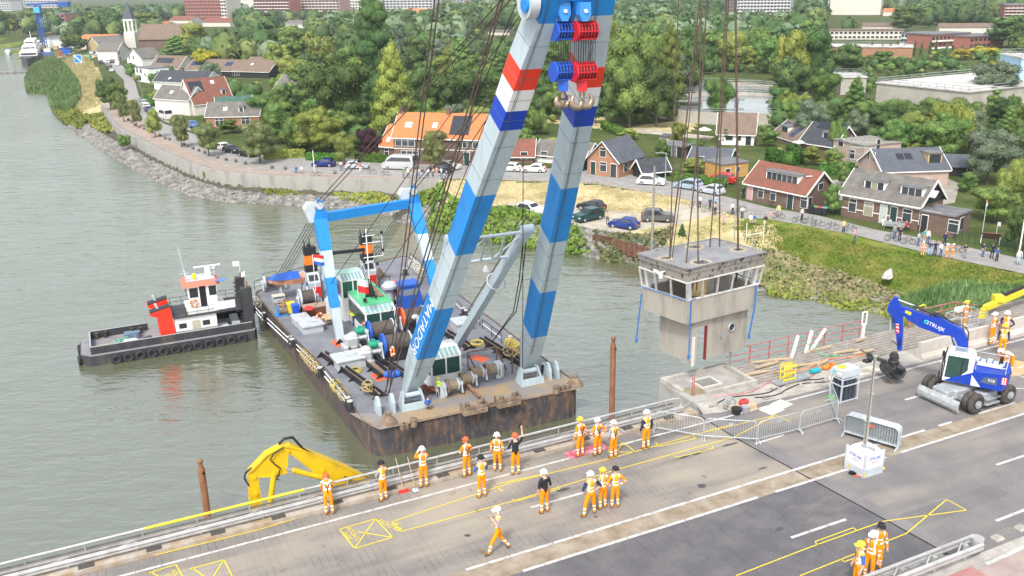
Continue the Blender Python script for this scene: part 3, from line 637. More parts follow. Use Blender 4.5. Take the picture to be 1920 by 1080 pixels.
def LB(mb,s0,s1,t0,t1,z0,z1,cs=29,ct=3.4): mb.bb(s0-cs,s1-cs,t0-ct,t1-ct,z0,z1)
hs0,hs1,hx0,hx1=28.4,29.5,3.2,4.1
mb=MB(); LB(mb,26.9,hs0,1.9,5.0,-13.7,.05); LB(mb,hs1,31.3,1.9,5.0,-13.7,.05); LB(mb,hs0,hs1,1.9,hx0,-13.7,.049); LB(mb,hs0,hs1,hx1,5.0,-13.7,.049); LB(mb,hs0,hs1,hx0,hx1,-13.7,-1.4)
mb.build('pier_body',conc2,pt)
mb=MB()
for a in ((26.95,31.25,4.75,4.98),(26.95,27.2,3.2,4.74),(31.0,31.25,2.3,4.74),(28.0,31.0,2.3,2.5)): LB(mb,*a,.05,.24)
mb.build('rim',m_dust,pt)
mb=MB()
for a in ((28.3,29.6,3.1,3.2),(28.3,29.6,4.1,4.2),(28.3,28.4,3.2,4.1),(29.5,29.6,3.2,4.1)): LB(mb,*a,.05,.11)
mb.build('hole_frame',mat('pale_mortar',(.55,.53,.48),.9),pt)
mb=MB(); LB(mb,27.3,28.3,2.6,3.6,.051,.06); mb.build('wet_patch',mat('ochre_mud',(.22,.18,.10),.5,var=(3,(.30,.26,.17),.4,.6)),pt)
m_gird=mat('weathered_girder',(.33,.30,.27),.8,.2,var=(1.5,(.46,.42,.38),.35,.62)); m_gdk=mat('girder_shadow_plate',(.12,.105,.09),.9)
gd_=bthing('girder_deck',44,3.3,'row of long rusty grey steel girders lying open beside the roadway','girders')
for k in range(9):
 t=2.2+k*.29; mb=MB(); mb.bb(31.35-44,SE-44,t-3.3-.06,t-3.3+.06,-.28,.03); mb.bb(31.35-44,SE-44,t-3.3-.02,t-3.3+.02,.03,.07); mb.build('girder',m_gird,gd_)
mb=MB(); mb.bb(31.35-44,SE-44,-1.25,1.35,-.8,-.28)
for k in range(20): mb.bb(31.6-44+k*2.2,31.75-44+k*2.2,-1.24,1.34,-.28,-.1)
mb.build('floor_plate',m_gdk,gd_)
m_redr=mat('faded_red_rail',(.42,.13,.12),.6,var=(3,(.5,.35,.33),.5,.7))
rr=bthing('red_railing',36,4.65,'faded red three bar railing beyond the open girders','railing')
mb=MB()
for z in (1.1,.7,.35): mb.tube([(-5.0,0,z),(5.2,0,z)],.028,5)
mb.build('rail_bars',m_redr,rr)
for k in range(8): mb=MB(); mb.box((-4.7+k*1.36,0,.52),(.06,.06,1.2)); mb.build('rail_post',m_redr if k else metal_grey,rr)
rr=bthing('red_railing',47,4.3,'short faded red railing ending in a curve, behind the blue digger boom','railing')
mb=MB()
for z in (1.1,.7,.35): mb.tube([(-2.6,0,z),(1.2,0,z),(2.6,-.6,z-.25)],.03,5)
mb.build('rail_bars',m_redr,rr)
for k in range(4): mb=MB(); mb.box((-2.5+k*1.3,0,.55),(.08,.08,1.2)); mb.build('rail_post',m_redr,rr)
s,t=S(1626,634); t_=bthing('sign_post',41.0,4.55,'white post carrying an empty upright white frame','post')
m_wp=mat('white_paint',(.78,.78,.76),.5)
mb=MB(); mb.bev((0,0,.4),(.16,.16,.9),.02); mb.box((0,0,-.02),(.4,.3,.06)); mb.build('post',m_wp,t_)
mb=MB(); mb.box((-.17,0,1.25),(.05,.07,.8)); mb.box((.17,0,1.25),(.05,.07,.8)); mb.box((0,0,1.63),(.29,.07,.05)); mb.box((0,0,.875),(.29,.07,.05)); mb.build('frame',m_wp,t_)
m_cb=mat('precast_concrete',(.44,.40,.35),.9,var=(1.2,(.54,.50,.45),.4,.62),bump=(6,.3,.02))
prof=[(-.3,0),(-.3,.08),(-.14,.32),(-.1,.95),(.1,.95),(.14,.32),(.3,.08),(.3,0)]
for k in range(9):
 s0=41.35+k*3.05; t0=.85+k*.03
 mb=MB(); mb.loft([[(x,y,z) for y,z in prof] for x in (-1.5,1.5)]); mb.box((1.515,0,.5),(.02,.12,.3))
 o=mb.build('concrete_barrier',m_cb); o.location=B(s0+1.5,t0,0); o.rotation_euler=(0,0,BA+.01)
 tag(o,ORD[k]+' concrete step barrier from the left in the row behind the blue digger' if k else 'leftmost concrete barrier of the row, its open end facing the cylinder rack','barrier','concrete barriers in a row')
m_rust=mat('rusty_steel',(.19,.075,.035),.85,var=(2.5,(.30,.14,.07),.35,.65,(1,1,.4)),bump=(9,.3,.02))
for (bx,by,tx,ty,lab) in ((391,978,375,858,'rusty brown steel pile standing in the water left of the yellow arm'),(1147,790,1147,628,'tall rusty brown steel pile right of the barge')):
 base=P(bx,by,0) if bx>1000 else P(bx,by,0); zt_=htop(base,ty+12)
 mb=MB(); x,y=base.x,base.y; mb.cyl((x,y,-3),(x,y,zt_-.4),.23,n=12)
 mb.cyl((x,y,zt_-.4),(x,y,zt_-.15),.23,.14,n=12); mb.cyl((x,y,zt_-.15),(x,y,zt_+.1),.13,n=8); mb.ell((x,y,zt_+.2),(.2,.2,.17),8,6)
 for q in (0,1): mb.box((x+.2,y-.2,zt_-.6),(.12,.12,.08))
 single('mooring_pile',mb,m_rust,lab,'pile','mooring piles',loc=base)
DZ=2.5
def D(px,py,z=0.): return P(px,py,DZ+z)
c0=D(697,806); c1=D(1094,727); c2=D(762,478); c3=D(475,547)
U=Vector((c_(R(24.5)),s_(R(24.5)),0)); Vv=Vector((-U.y,U.x,0)); UA=R(24.5)
ctr=(c0+c1)/2; FC=thing('floating_crane',(ctr.x,ctr.y,0),'big blue and grey sheerleg floating crane standing on a rusty black pontoon','crane barge')
def hullmat():
 m=mat('rusty_hull',(.04,.042,.05),.75,var=(1.1,(.085,.06,.048),.45,.75,(1,1,.3)),bump=(5,.4,.05)); return m
m_hull=hullmat(); n=m_hull.node_tree; b=n.nodes['Principled BSDF']; src=b.inputs['Base Color'].links[0].from_socket
tc=n.nodes.new('ShaderNodeTexCoord'); t2=n.nodes.new('ShaderNodeTexNoise'); t2.inputs['Scale'].default_value=2.6; t2.inputs['Detail'].default_value=8; t2.inputs['Roughness'].default_value=.75
mp=n.nodes.new('ShaderNodeMapping'); mp.inputs['Scale'].default_value=(1,1,.3); n.links.new(tc.outputs['Object'],mp.inputs[0]); n.links.new(mp.outputs[0],t2.inputs['Vector'])
r2=n.nodes.new('ShaderNodeMapRange'); r2.inputs['From Min'].default_value=.46; r2.inputs['From Max'].default_value=.66; n.links.new(t2.outputs[0],r2.inputs[0])
mx=n.nodes.new('ShaderNodeMix'); mx.data_type='RGBA'; n.links.new(r2.outputs[0],mx.inputs[0]); n.links.new(src,mx.inputs[6]); mx.inputs[7].default_value=(.19,.11,.065,1); n.links.new(mx.outputs[2],b.inputs['Base Color'])
m_dk=mat('grey_deck_paint',(.15,.155,.175),.6,var=(.5,(.21,.215,.235),.4,.64),bump=(6,.2,.02)); n=m_dk.node_tree; b=n.nodes['Principled BSDF']
m_dkr=mat('rusty_fore_deck',(.22,.21,.20),.75,var=(.45,(.34,.24,.13),.42,.6),bump=(5,.3,.02))
def rounded(pts,r,rad=(1,1,.6,.6)):
 out=[]; n_=len(pts)
 for i,p in enumerate(pts):
  a=(pts[i-1]-p).normalized(); b_=(pts[(i+1)%n_]-p).normalized(); k=r*rad[i]
  for j in range(6):
   t=j/5; q=(p+a*k)*(1-t)**2+p*2*t*(1-t)+(p+b_*k)*t*t; out.append(q)
 return out
hp=rounded([c0,c1,c2,c3],1.9)
mb=MB(); mb.loft([[Vector((p.x,p.y,z)) for p in hp] for z in (-.8,DZ)],smooth=False)
mb.build('hull',m_hull,FC,True)
def dpoly(name,pts,m,z):
 mb=MB(); mb.poly([Vector((p.x,p.y,DZ+z)) for p in pts]); return mb.build(name,m,FC,True)
ins=[p*.985+Vector((ctr.x,ctr.y,0))*.0+ (sum(hp,Vector())/len(hp))*.015 for p in hp]
dpoly('deck',ins,m_dk,.006)
dpoly('fore_deck',[D(655,775),D(697,799),D(712,806),D(1086,729),D(1085,720),D(1035,690),D(1000,700),D(930,722),D(860,735),D(800,757),D(740,775)],m_dkr,.012)
mb=MB(); mb.tube([Vector((p.x,p.y,DZ+.03)) for p in hp+[hp[0]]],.05,5); mb.build('deck_edge',mat('rusty_edge',(.16,.10,.07),.8,var=(2,(.28,.2,.14),.4,.6)),FC,True)
m_rd=mat('rusty_fitting',(.16,.11,.08),.85,var=(2,(.30,.22,.15),.4,.65),bump=(8,.3,.02))
def dparts(name,px,py,f,m,rz=0.,z=0.):
 mb=MB(); q=D(px,py,z); mb.push(Matrix.Translation(q)@Matrix.Rotation(UA+rz,4,'Z')); f(mb); return mb.build(name,m,FC,True)
for x,y in ((728,793),(1078,722)): dparts('fairlead',x,y,lambda m:(m.cyl((0,0,0),(0,0,.75),.75,.2,n=14),m.cyl((0,0,.75),(0,0,.9),.25,n=12)),m_rd)
for x,y in ((776,799),(1043,737)): dparts('bollard',x,y,lambda m:(m.cyl((0,0,0),(0,0,.55),.26,n=12),m.cyl((0,0,.5),(0,0,.62),.3,n=12)),m_rd)
for x,y in ((754,805),(762,803),(1054,733),(1063,731)): dparts('chock',x,y,lambda m:(m.box((0,0,.2),(.25,.3,.4)),m.box((0,0,.42),(.5,.25,.08))),m_rd)
for x,y in ((889,772),(952,758)): dparts('roller_fairlead',x,y,lambda m:(m.bev((0,0,.2),(2.0,.9,.4),.05),m.cyl((-.55,0,.3),(-.55,0,.85),.2,n=10),m.cyl((.55,0,.3),(.55,0,.85),.2,n=10),m.box((-.95,0,.5),(.12,.8,.6)),m.box((.95,0,.5),(.12,.8,.6)),m.box((0,-.35,.55),(1.9,.12,.2))),m_rd)
m_bol=mat('black_bollard_paint',(.03,.03,.033),.5); m_cap=mat('pale_bollard_top',(.45,.43,.40),.7)
def bollards(px,py,pair=False,rz=PI/2):
 q=D(px,py); mb=MB(); mb.push(Matrix.Translation(q)@Matrix.Rotation(UA+rz,4,'Z'))
 xs_=(-.35,.35) if pair else (0,)
 mb.box((0,0,.04),(1.5 if pair else .9,.7,.08))
 for x in xs_: mb.cyl((x,0,.08),(x,0,.72),.22,n=12)
 mb.mi(1)
 for x in xs_: mb.cyl((x,0,.72),(x,0,.79),.235,n=12)
 mb.build('bollard',[m_bol,m_cap],FC,True)
for x,y,p_ in ((495,600,0),(545,645,0),(601,704,0),(655,765,1),(480,585,0),(957,645,0),(1023,700,1),(872,593,1),(833,560,1),(760,515,0),(549,650,0)): bollards(x,y,p_)
m_blk=mat('black_paint',(.022,.022,.024),.5); m_whr=mat('white_rail_paint',(.70,.70,.69),.5)
m_rope=mat('hemp_rope',(.42,.33,.17),.9,var=(14,(.30,.23,.11),.4,.6)); m_ropey=mat('yellow_rope',(.52,.42,.10),.9,var=(14,(.35,.28,.08),.4,.6))
def drail(pa,pb,col2=None,h=1.05,name='edge_railing'):
 a,b_=D(*pa),D(*pb); L=(b_-a).length; k=max(1,round(L/2.6)); mb=MB()
 mb.tube([a+Vector((0,0,.1)),a+Vector((0,0,h)),b_+Vector((0,0,h)),b_+Vector((0,0,.1))],.04,5)
 for i in range(1,k): q=a.lerp(b_,i/k); mb.cyl(q,q+Vector((0,0,h)),.04,n=5)
 mb.mi(1); mb.tube([a+Vector((0,0,h*.55)),b_+Vector((0,0,h*.55))],.05,5)
 if col2: mb.tube([a+Vector((0,0,.12)),b_+Vector((0,0,.12))],.06,5)
 mb.build(name,[m_blk,m_whr],FC,True)
drail((475,580),(494,603),1); drail((502,607),(545,648),1); drail((557,657),(602,702),1); drail((609,708),(652,760),1)
drail((850,575),(866,590)); drail((878,598),(900,613)); drail((905,618),(940,645)); drail((770,490),(790,507)); drail((798,520),(830,552)); drail((540,525),(620,507)); drail((478,545),(500,538)); drail((496,540),(520,533),0,1.6)
def ropehang(pa,pb,k,m,z=1.0):
 a,b_=D(*pa),D(*pb); mb=MB(); rr_=random.Random(int(pa[0]))
 for i in range(k):
  q=a.lerp(b_,(i+.5)/k); d=(b_-a).normalized()
  mb.torus(q+Vector((0,0,z-.5+rr_.uniform(-.05,.05))),.42,.07,axis=d+Vector((rr_.uniform(-.4,.4),rr_.uniform(-.4,.4),0)),n=12,m=5)
 return mb.build('hung_rope',m,FC,True)
ropehang((572,672),(588,692),6,m_rope); ropehang((590,695),(600,702),3,m_rope); ropehang((628,730),(636,740),3,m_ropey); ropehang((642,745),(648,756),2,m_rope)
ropehang((770,500),(795,522),8,mat('pale_rope',(.5,.47,.4),.9)); ropehang((953,650),(976,665),9,m_ropey); ropehang((478,572),(486,580),3,MT['pale_rope'])
m_or=mat('signal_orange_pad',(.75,.12,.04),.6)
def beam(pa,pb,w_=.55,h=.55,n_=5,name='skid_beam'):
 a,b_=D(*pa,.0),D(*pb,.0); mb=MB(); d=(b_-a).normalized(); s_2=Vector((-d.y,d.x,0)); z=Vector((0,0,1))
 mb.bar(a+s_2*w_/2+z*h/2,b_+s_2*w_/2+z*h/2,.1,h); mb.bar(a-s_2*w_/2+z*h/2,b_-s_2*w_/2+z*h/2,.1,h); mb.bar(a+z*.2,b_+z*.2,w_,.1)
 for i in range(n_+1):
  q=a.lerp(b_,i/n_); mb.ext([q-s_2*(w_/2+.5),q-s_2*w_/2,q-s_2*w_/2+z*h],d*.08); mb.ext([q+s_2*(w_/2+.5),q+s_2*w_/2,q+s_2*w_/2+z*h],d*.08)
 mb.mi(1); mb.bar(a+z*(.28),b_+z*(.28),w_*.5,.08)
 mb.build(name,[m_blk,m_rd],FC,True)
beam((607,668),(712,745),.45,.5); beam((645,643),(722,707),.8,.5); beam((725,683),(770,715),.4,.5,3); beam((905,640),(985,690),.45,.5); beam((835,627),(880,655),.5,.5,3)
m_pad=m_or
for pts in (((620,642),(630,637),(645,648),(634,652)),((694,702),(722,698),(731,710),(707,716)),((880,672),(893,665),(918,672),(906,680)),((738,690),(748,687),(760,700),(752,703))):
 dpoly('foot_pad',[D(*p) for p in pts],m_pad,.02)
m_hat=mat('hatch_grey',(.46,.49,.51),.5,var=(2,(.40,.43,.45),.4,.6))
def hatch(px,py,l,w_,h,rz=0): dparts('deck_hatch',px,py,lambda m:(m.bev((0,0,h/2),(l*.9,w_*.9,h),.05),m.bev((0,0,h+.06),(l,w_,.14),.03),m.box((l*.1,0,h+.19),(l*.3,w_*.3,.12)),[m.box((x,s*w_/2,h+.08),(.12,.1,.12)) for x in (-l*.3,l*.3) for s in (-1,1)]),m_hat,rz)
hatch(583,618,2.2,2.4,.7,R(3)); hatch(565,606,1.6,2.0,.6,R(3)); hatch(653,685,2.6,2.2,.8,R(3)); hatch(866,617,1.8,2.,.8)
m_wire=mat('wire_rope_drum',(.13,.11,.095),.6,.3,var=(6,(.19,.165,.14),.4,.6)); wavebump(m_wire,9.,'X',.9,.03)
m_blu=mat('winch_blue',(.02,.10,.45),.45); m_lg=mat('light_grey_paint',(.50,.54,.57),.45,var=(1.5,(.43,.47,.50),.4,.65)); m_grn=mat('motor_green',(.03,.30,.18),.4)
def winch(px,py,L,r,motor=True,fl=m_blu,rz=0.,z=0.,drum=None,base=True):
 q=D(px,py,z); M=Matrix.Translation(q)@Matrix.Rotation(UA+rz,4,'Z')
 mb=MB(); mb.push(M)
 if base: mb.box((0,0,.18),(L+1.6,r*2.4,.3))
 wf=mb.build('winch_base',m_blk,FC,True)
 def sub(name,f,m):
  k=MB(); k.push(M); f(k); o=k.build(name,m,wf,True); return o
 OFF[wf.name]=OFF[FC.name]
 z0=r*1.15+.35
 dr=MB(); dr.cyl((-L/2,0,0),(L/2,0,0),r*.88,n=20); o=dr.build('drum',drum or m_wire,wf); o.matrix_local=Matrix.Translation(-OFF[FC.name])@M@Matrix.Translation((0,0,z0))
 sub('flange',lambda k:(k.cyl((-L/2-.1,0,z0),(-L/2+.02,0,z0),r*1.12,n=22),k.torus((-L/2-.12,0,z0),r*1.05,.09,(1,0,0),n=22)),fl)
 sub('flange',lambda k:k.cyl((L/2-.02,0,z0),(L/2+.08,0,z0),r*1.02,n=20),m_lg)
 for x in (-L/2-.35,L/2+.3): sub('side_frame',lambda k:(k.ext([(x,-r*.9,.3),(x,r*.9,.3),(x,.22,z0+.2),(x,-.22,z0+.2)],(.1,0,0)),k.cyl((x-.1,0,z0),(x+.2,0,z0),.2,n=8)),m_lg)
 if motor:
  sub('gearbox',lambda k:(k.bev((-L/2-1.9,-.2,.85),(1.2,1.3,.9),.15),k.bev((-L/2-1.7,-.2,1.35),(.8,.9,.35),.15),k.box((-L/2-1.9,-.2,.22),(1.6,1.5,.4)),k.cyl((-L/2-1.3,-.2,.9),(-L/2-.4,-.2,.9),.18,n=8)),mat('gearbox_silver',(.55,.56,.56),.35,.3))
  sub('motor',lambda k:(k.cyl((-L/2-1.2,.75,1.2),(-L/2-.25,.75,1.2),.34,n=12),k.cyl((-L/2-.75,.75,1.2),(-L/2-.6,.75,1.2),.42,n=12),k.box((-L/2-.75,.75,1.6),(.3,.3,.2))),m_grn)
 return wf
winch(716,642,2.1,.85); winch(745,668,2.3,.88); winch(775,618,2.0,.9,False,m_or); winch(578,580,1.3,.85,False,m_lg); winch(514,545,1.7,.62,False,m_lg,base=False); winch(757,562,1.5,.85,False,m_or);
m_hr=mat('used_rope_drum',(.27,.21,.14),.85,var=(9,(.38,.31,.22),.4,.6)); wavebump(m_hr,9.,'X',.8,.03)
for x,y in ((849,742),(876,729),(895,718),(922,711)): winch(x,y,.75,.5,False,m_rd,drum=m_hr,base=False)
for x,y in ((828,742),(860,712),(935,705)): dparts('winch_gearbox',x,y,lambda m:(m.bev((0,0,.65),(.7,.9,1.3),.12),m.cyl((-.45,0,.7),(-.3,0,.7),.3,n=10)),m_lg)
m_brt=mat('brown_tube',(.14,.09,.07),.7)
def gantry(m):
 for a,b_ in (((-1.3,0,0),(-1.3,0,2.3)),((1.3,0,0),(1.3,0,2.3)),((-1.3,0,2.3),(1.3,0,2.3)),((1.3,0,2.3),(2.4,-.8,1.6)),((2.4,-.8,1.6),(2.4,-.8,0)),((1.3,0,2.3),(2.2,0,0)),((-.3,0,0),(-1.3,0,2.2))): m.tube([a,b_],.07,5)
dparts('rope_gantry',905,703,gantry,m_brt)
dparts('chain_rack',886,742,lambda m:(m.box((0,0,.5),(.15,2.9,.12)),m.box((0,-1.3,.25),(.15,.12,.5)),m.box((0,1.3,.25),(.15,.12,.5))),m_rd,R(0))
dparts('shackle_row',886,742,lambda m:[m.torus((.12,-1.2+k*.3,.4),.12,.05,(0,1,0),n=8,m=4) for k in range(9)],mat('shackle_orange',(.6,.2,.06),.6))
dparts('chain_pile',913,762,lambda m:[m.torus((random.uniform(-.6,.6),random.uniform(-.3,.3),.1),.15,.05,(random.random(),random.random(),.5),n=8,m=4) for k in range(14)],m_rd)
dparts('tool_heap',809,737,lambda m:[m.torus((random.uniform(-.7,.4),random.uniform(-.4,.4),random.uniform(.1,.6)),.22,.07,(random.random(),random.random(),.5),n=8,m=4) for k in range(12)],mat('rust_red',(.30,.10,.05),.8))
dparts('tarp_heap',736,706,lambda m:[m.ell((random.uniform(-.5,.5),random.uniform(-.3,.3),.25),(.3,.25,.3),7,5) for k in range(7)],mat('bright_blue_tarp',(.03,.12,.55),.6))
dparts('pipe_vent',787,648,lambda m:(m.tube([(0,0,0),(0,0,2.6),(-.1,0,2.85),(-.35,0,2.9),(-.5,0,2.75)],.22,8),m.cyl((0,0,0),(0,0,1.6),.34,n=10)),m_lg)
dparts('deck_locker',685,630,lambda m:(m.bev((0,0,.55),(1.1,1,1.1),.06),m.bev((.95,-.9,.5),(1,.9,1.0),.06),m.box((.95,-.9,1.03),(1.05,.95,.08))),m_lg)
dparts('bulkhead_post',800,757,lambda m:m.cyl((0,0,0),(0,0,1.6),.07,n=6),m_blk)
dparts('stair_frame',826,720,lambda m:(m.tube([(-1,0,0),(-1,0,2.4),(2.2,1.2,2.6)],.06,5),m.tube([(0,0,0),(-.8,0,2.4)],.06,5)),m_blk)
for x,y in ((800,757),(870,740),(742,520)): pass
m_wh=mat('white_ship_paint',(.76,.76,.74),.45,var=(1.2,(.66,.66,.64),.5,.75)); m_gd=mat('green_roof_paint',(.07,.40,.17),.55,var=(.7,(.11,.47,.23),.4,.65))
m_gl=mat('green_tinted_glass',(.018,.06,.052),.08,spec=.8); m_dg=mat('dark_glass',(.02,.025,.03),.08,spec=.8)
def cabwin(par,M,x0,x1,y,z0,z1,m=m_gl,tilt=0.,name='window'):
 k=MB(); k.push(M); k.bb(x0,x1,y-.03,y+.02,z0,z1); k.mi(1)
 e=.05
 k.bb(x0-e,x1+e,y-.05,y+.02,z1,z1+e); k.bb(x0-e,x1+e,y-.05,y+.02,z0-e,z0); k.bb(x0-e,x0,y-.05,y+.02,z0,z1); k.bb(x1,x1+e,y-.05,y+.02,z0,z1)
 k.build(name,[m,m_wh],par,True)
def gcab(px,py,wd,dp,h,name,rz=0.,z=0.,roofm=None,upper=.45,base=.9,z_base=0):
 q=D(px,py,z); M=Matrix.Translation(q)@Matrix.Rotation(UA+rz,4,'Z')
 k=MB(); k.push(M); k.bb(-wd/2,wd/2,0,dp,0,base)
 zt_=h
 for x,y in ((-wd/2,0),(wd/2,0),(-wd/2,dp),(wd/2,dp),(0,0)): k.box((x*.97,max(.04,min(dp-.04,y)),(base+zt_)/2),(.12,.12,zt_-base))
 k.ext([(-wd/2-.06,-.08,zt_),(-wd/2-.06,.8,zt_+.5),(-wd/2-.06,dp+.06,zt_+.5),(-wd/2-.06,dp+.06,zt_)],(.12,0,0)); k.ext([(wd/2-.06,-.08,zt_),(wd/2-.06,.8,zt_+.5),(wd/2-.06,dp+.06,zt_+.5),(wd/2-.06,dp+.06,zt_)],(.12,0,0))
 k.bb(-wd/2,wd/2,dp-.02,dp+.06,zt_,zt_+.5); k.bb(-wd/2,wd/2,-.08,.04,zt_-.02,zt_+.06)
 k.bb(-wd/2+.05,wd/2-.05,-.02,0,base-.02,base+.08)
 body=k.build(name,m_wh,FC,True); OFF[body.name]=OFF[FC.name]
 k=MB(); k.push(M); k.bb(-wd/2-.08,wd/2+.08,.78,dp+.08,zt_+.5,zt_+.57); k.build('roof',roofm or m_wh,body,True)
 k=MB(); k.push(M)
 for i in range(6):
  x=-wd/2+.1+i*(wd-.2)/6; k.ext([(x+.03,-.05,zt_+.09),(x+(wd-.2)/6-.06,-.05,zt_+.09),(x+(wd-.2)/6-.06,.74,zt_+.54),(x+.03,.74,zt_+.54)],(0,0,-.03))
 k.mi(1); k.ext([(-wd/2,-.04,zt_+.03),(wd/2,-.04,zt_+.03),(wd/2,.78,zt_+.5),(-wd/2,.78,zt_+.5)],(0,0,-.04)); k.build('skylights',[mat('skylight_glass',(.22,.36,.36),.1,spec=.8),m_wh],body,True)
 cabwin(body,M,-wd/2+.12,-.06,-.0,base+.1,zt_-.06); cabwin(body,M,.06,wd/2-.12,0,base+.1,zt_-.06)
 for sx in (-1,1):
  k=MB(); k.push(M)
  for j in range(2):
   y0=.12+j*(dp-.1)/2; k.bb(sx*wd/2-.02,sx*wd/2+.02,y0,y0+(dp-.4)/2,base+.1,zt_-.06)
  k.build('side_window',m_gl,body,True)
 return body,M
b1_,M1=gcab(838,727,2.6,2.2,2.7,'control_cabin',z=0,base=1.15)
q0=D(704,627);
hd,HM=gcab(716,632,2.9,8.6,2.5,'deckhouse',base=.8,roofm=m_gd)
k=MB(); k.push(HM); k.bb(-1.45,-1.38,2.2,8.6,.8,2.5); k.bb(1.38,1.45,2.2,8.6,.8,2.5); k.bb(-1.45,1.45,8.5,8.6,.8,2.5); k.build('side_wall',m_wh,hd,True)
for i in range(8):
 y=2.4+i*.75; k=MB(); k.push(HM); k.bb(-1.49,-1.45,y,y+.48,1.2,2.1); k.build('side_window',m_dg if i not in (6,) else m_wh,hd,True)
k=MB(); k.push(HM); k.box((-1.9,7.9,1.2),(.7,.05,1.9),.5); k.build('open_door',m_wh,hd,True)
k=MB(); k.push(HM); k.bb(.7,1.2,2.5,6,3.14,3.2); k.tube([(.5,2.5,3.3),(.5,6,3.3)],.05,5); k.build('roof_rack',m_rd,hd,True)
k=MB(); k.push(HM); k.ell((-1.05,9.0,3.4),(.3,.25,.25),8,5); k.box((-1.0,1.4,3.4),(.3,.3,.3)); k.box((.2,1.9,3.4),(.2,.2,.3)); k.build('roof_fitting',m_blk,hd,True)
mk_=thing_m=None
k=MB(); k.push(HM); k.ext([(-.5,3.0,3.08),(.5,3.0,3.08),(.1,3.0,4.9),(-.1,3.0,4.9)],(0,.12,0)); k.ext([(0,2.5,3.08),(0,3.6,3.08),(0,3.1,4.6)],(.1,0,0)); k.build('mast_foot',m_blk,hd,True)
k=MB(); k.push(HM); k.cyl((0,3.05,4.4),(0,3.05,9.8),.06,n=6)
for z,l in ((7.0,1.5),(8.4,1.3),(9.1,.8)): k.tube([(-.4,3.05,z),(l,3.05,z)],.045,5)
k.tube([(1.5,3.05,7.0),(1.5,3.05,9.1)],.04,4); k.build('signal_mast',m_wh,hd,True)
for x,z in ((1.5,7.4),(1.5,9.1),(-.4,7.3),(-.4,6.5),(.9,6.1)): k=MB(); k.push(HM); k.cyl((x,3.05,z),(x,3.05,z+.3),.13,n=6); k.build('signal_lamp',m_blk,hd,True)
wh_,WM=gcab(664,567,2.3,2.2,2.3,'wheelhouse',base=.5,z=1.8,roofm=mat('pale_green_roof',(.42,.62,.52),.5))
k=MB(); k.push(WM); k.bb(-1.15,1.15,0,2.2,-1.8,0); k.build('house_base',m_wh,wh_,True)
bc=dparts('blue_cabin',767,576,lambda m:(m.box((0,0,1.25),(1.9,1.6,2.5)),m.bev((0,0,2.62),(2.1,1.8,.25),.08),m.ext([(.95,-.8,0),(1.5,-.8,0),(.95,-.8,2.2)],(0,.1,0))),m_blu); OFF[bc.name]=OFF[FC.name]
M=Matrix.Translation(D(767,576))@Matrix.Rotation(UA,4,'Z')
k=MB(); k.push(M); k.bb(-.8,.8,-.83,-.79,1.55,2.2); k.bb(-.98,-.94,-.6,.6,1.55,2.2); k.build('window',mat('dusty_glass',(.2,.24,.28),.15,spec=.8),bc,True)
for x,y in ((617,600-5),(744,572-4)):
 dparts('vent_cowl',x-(-10 if x<700 else 12),y,lambda m:(m.cyl((0,0,0),(0,0,1.9),.45,n=14),m.cyl((0,0,1.7),(0,0,1.95),.85,n=16),m.cyl((0,0,1.95),(0,0,2.25),.8,.55,n=16)),m_lg)
dparts('lamp_tube',741-122,600,lambda m:m.cyl((0,0,0),(0,0,2.2),.3,n=12),m_lg)
m_fo=mat('funnel_orange',(.82,.20,.02),.5); m_red=mat('fire_red',(.72,.03,.025),.45)
for px,py,flip in ((589,563,1),(692,540,1)):
 q=D(px,py); M=Matrix.Translation(q)@Matrix.Rotation(UA,4,'Z')@Matrix.Diagonal((.85,.8,.72,1))
 k=MB(); k.push(M); k.loft([[(-.75,-1.2,0),(.75,-1.2,0),(.75,.8,0),(-.75,.8,0)],[(-.75,-1.2,3.0),(.75,-1.2,3.0),(.75,.8,3.0),(-.75,.8,3.0)],[(-.75,-.3,4.4),(.75,-.3,4.4),(.75,.8,4.4),(-.75,.8,4.4)]]); fb=k.build('funnel',m_lg,FC,True); OFF[fb.name]=OFF[FC.name]
 def ringbox(z0,z1,m,nm):
  k=MB(); k.push(M); k.bb(-.72,.72,-.3,.77,z0,z1); k.build(nm,m,fb,True)
 ringbox(4.41,5.5,m_blk,'lower_band'); ringbox(5.5,6.9,m_fo,'orange_band'); ringbox(6.9,8.1,m_blk,'upper_band')
 k=MB(); k.push(M); k.ext([(-.55,-.2,8.1),(-.55,.7,8.1),(-.55,.7,9.2)],(.08,0,0)); k.ext([(.1,-.2,8.1),(.1,.7,8.1),(.1,.7,9.3)],(.08,0,0)); k.cyl((0,.3,8.1),(0,.3,8.5),.22,n=8); k.build('exhaust_fins',m_blk,fb,True)
 k=MB(); k.push(M); k.bb(-.3,.7,-1.26,-1.2,.9,2.4); k.build('red_panel',m_red,fb,True)
 k=MB(); k.push(M); k.ext([(-.55,-1.02,3.33),(.55,-1.02,3.33),(.55,-.55,4.06),(-.55,-.55,4.06)],(0,-.04,.03)); k.build('louvre',mat('louvre_black',(.03,.03,.035),.5),fb,True)
 if px<600:
  k=MB(); k.push(M); k.bb(-.80,-.75,-1.1,.1,.7,3.0); pn=k.build('emblem_panel',mat('emblem_blue',(.01,.10,.36),.4),fb,True)
  k=MB(); k.push(M); k.torus((-.81,-.5,2.1),.36,.07,(1,0,0),n=14,m=4); k.box((-.81,-.5,2.1),(.03,.12,.3)); k.box((-.81,-.5,1.15),(.03,.9,.18)); k.build('emblem',m_wh,fb,True)
k=MB(); k.bar(D(590,478,5.),D(684,468,5.),.2,.35); k.build('exhaust_pipe',m_blk,FC,True)
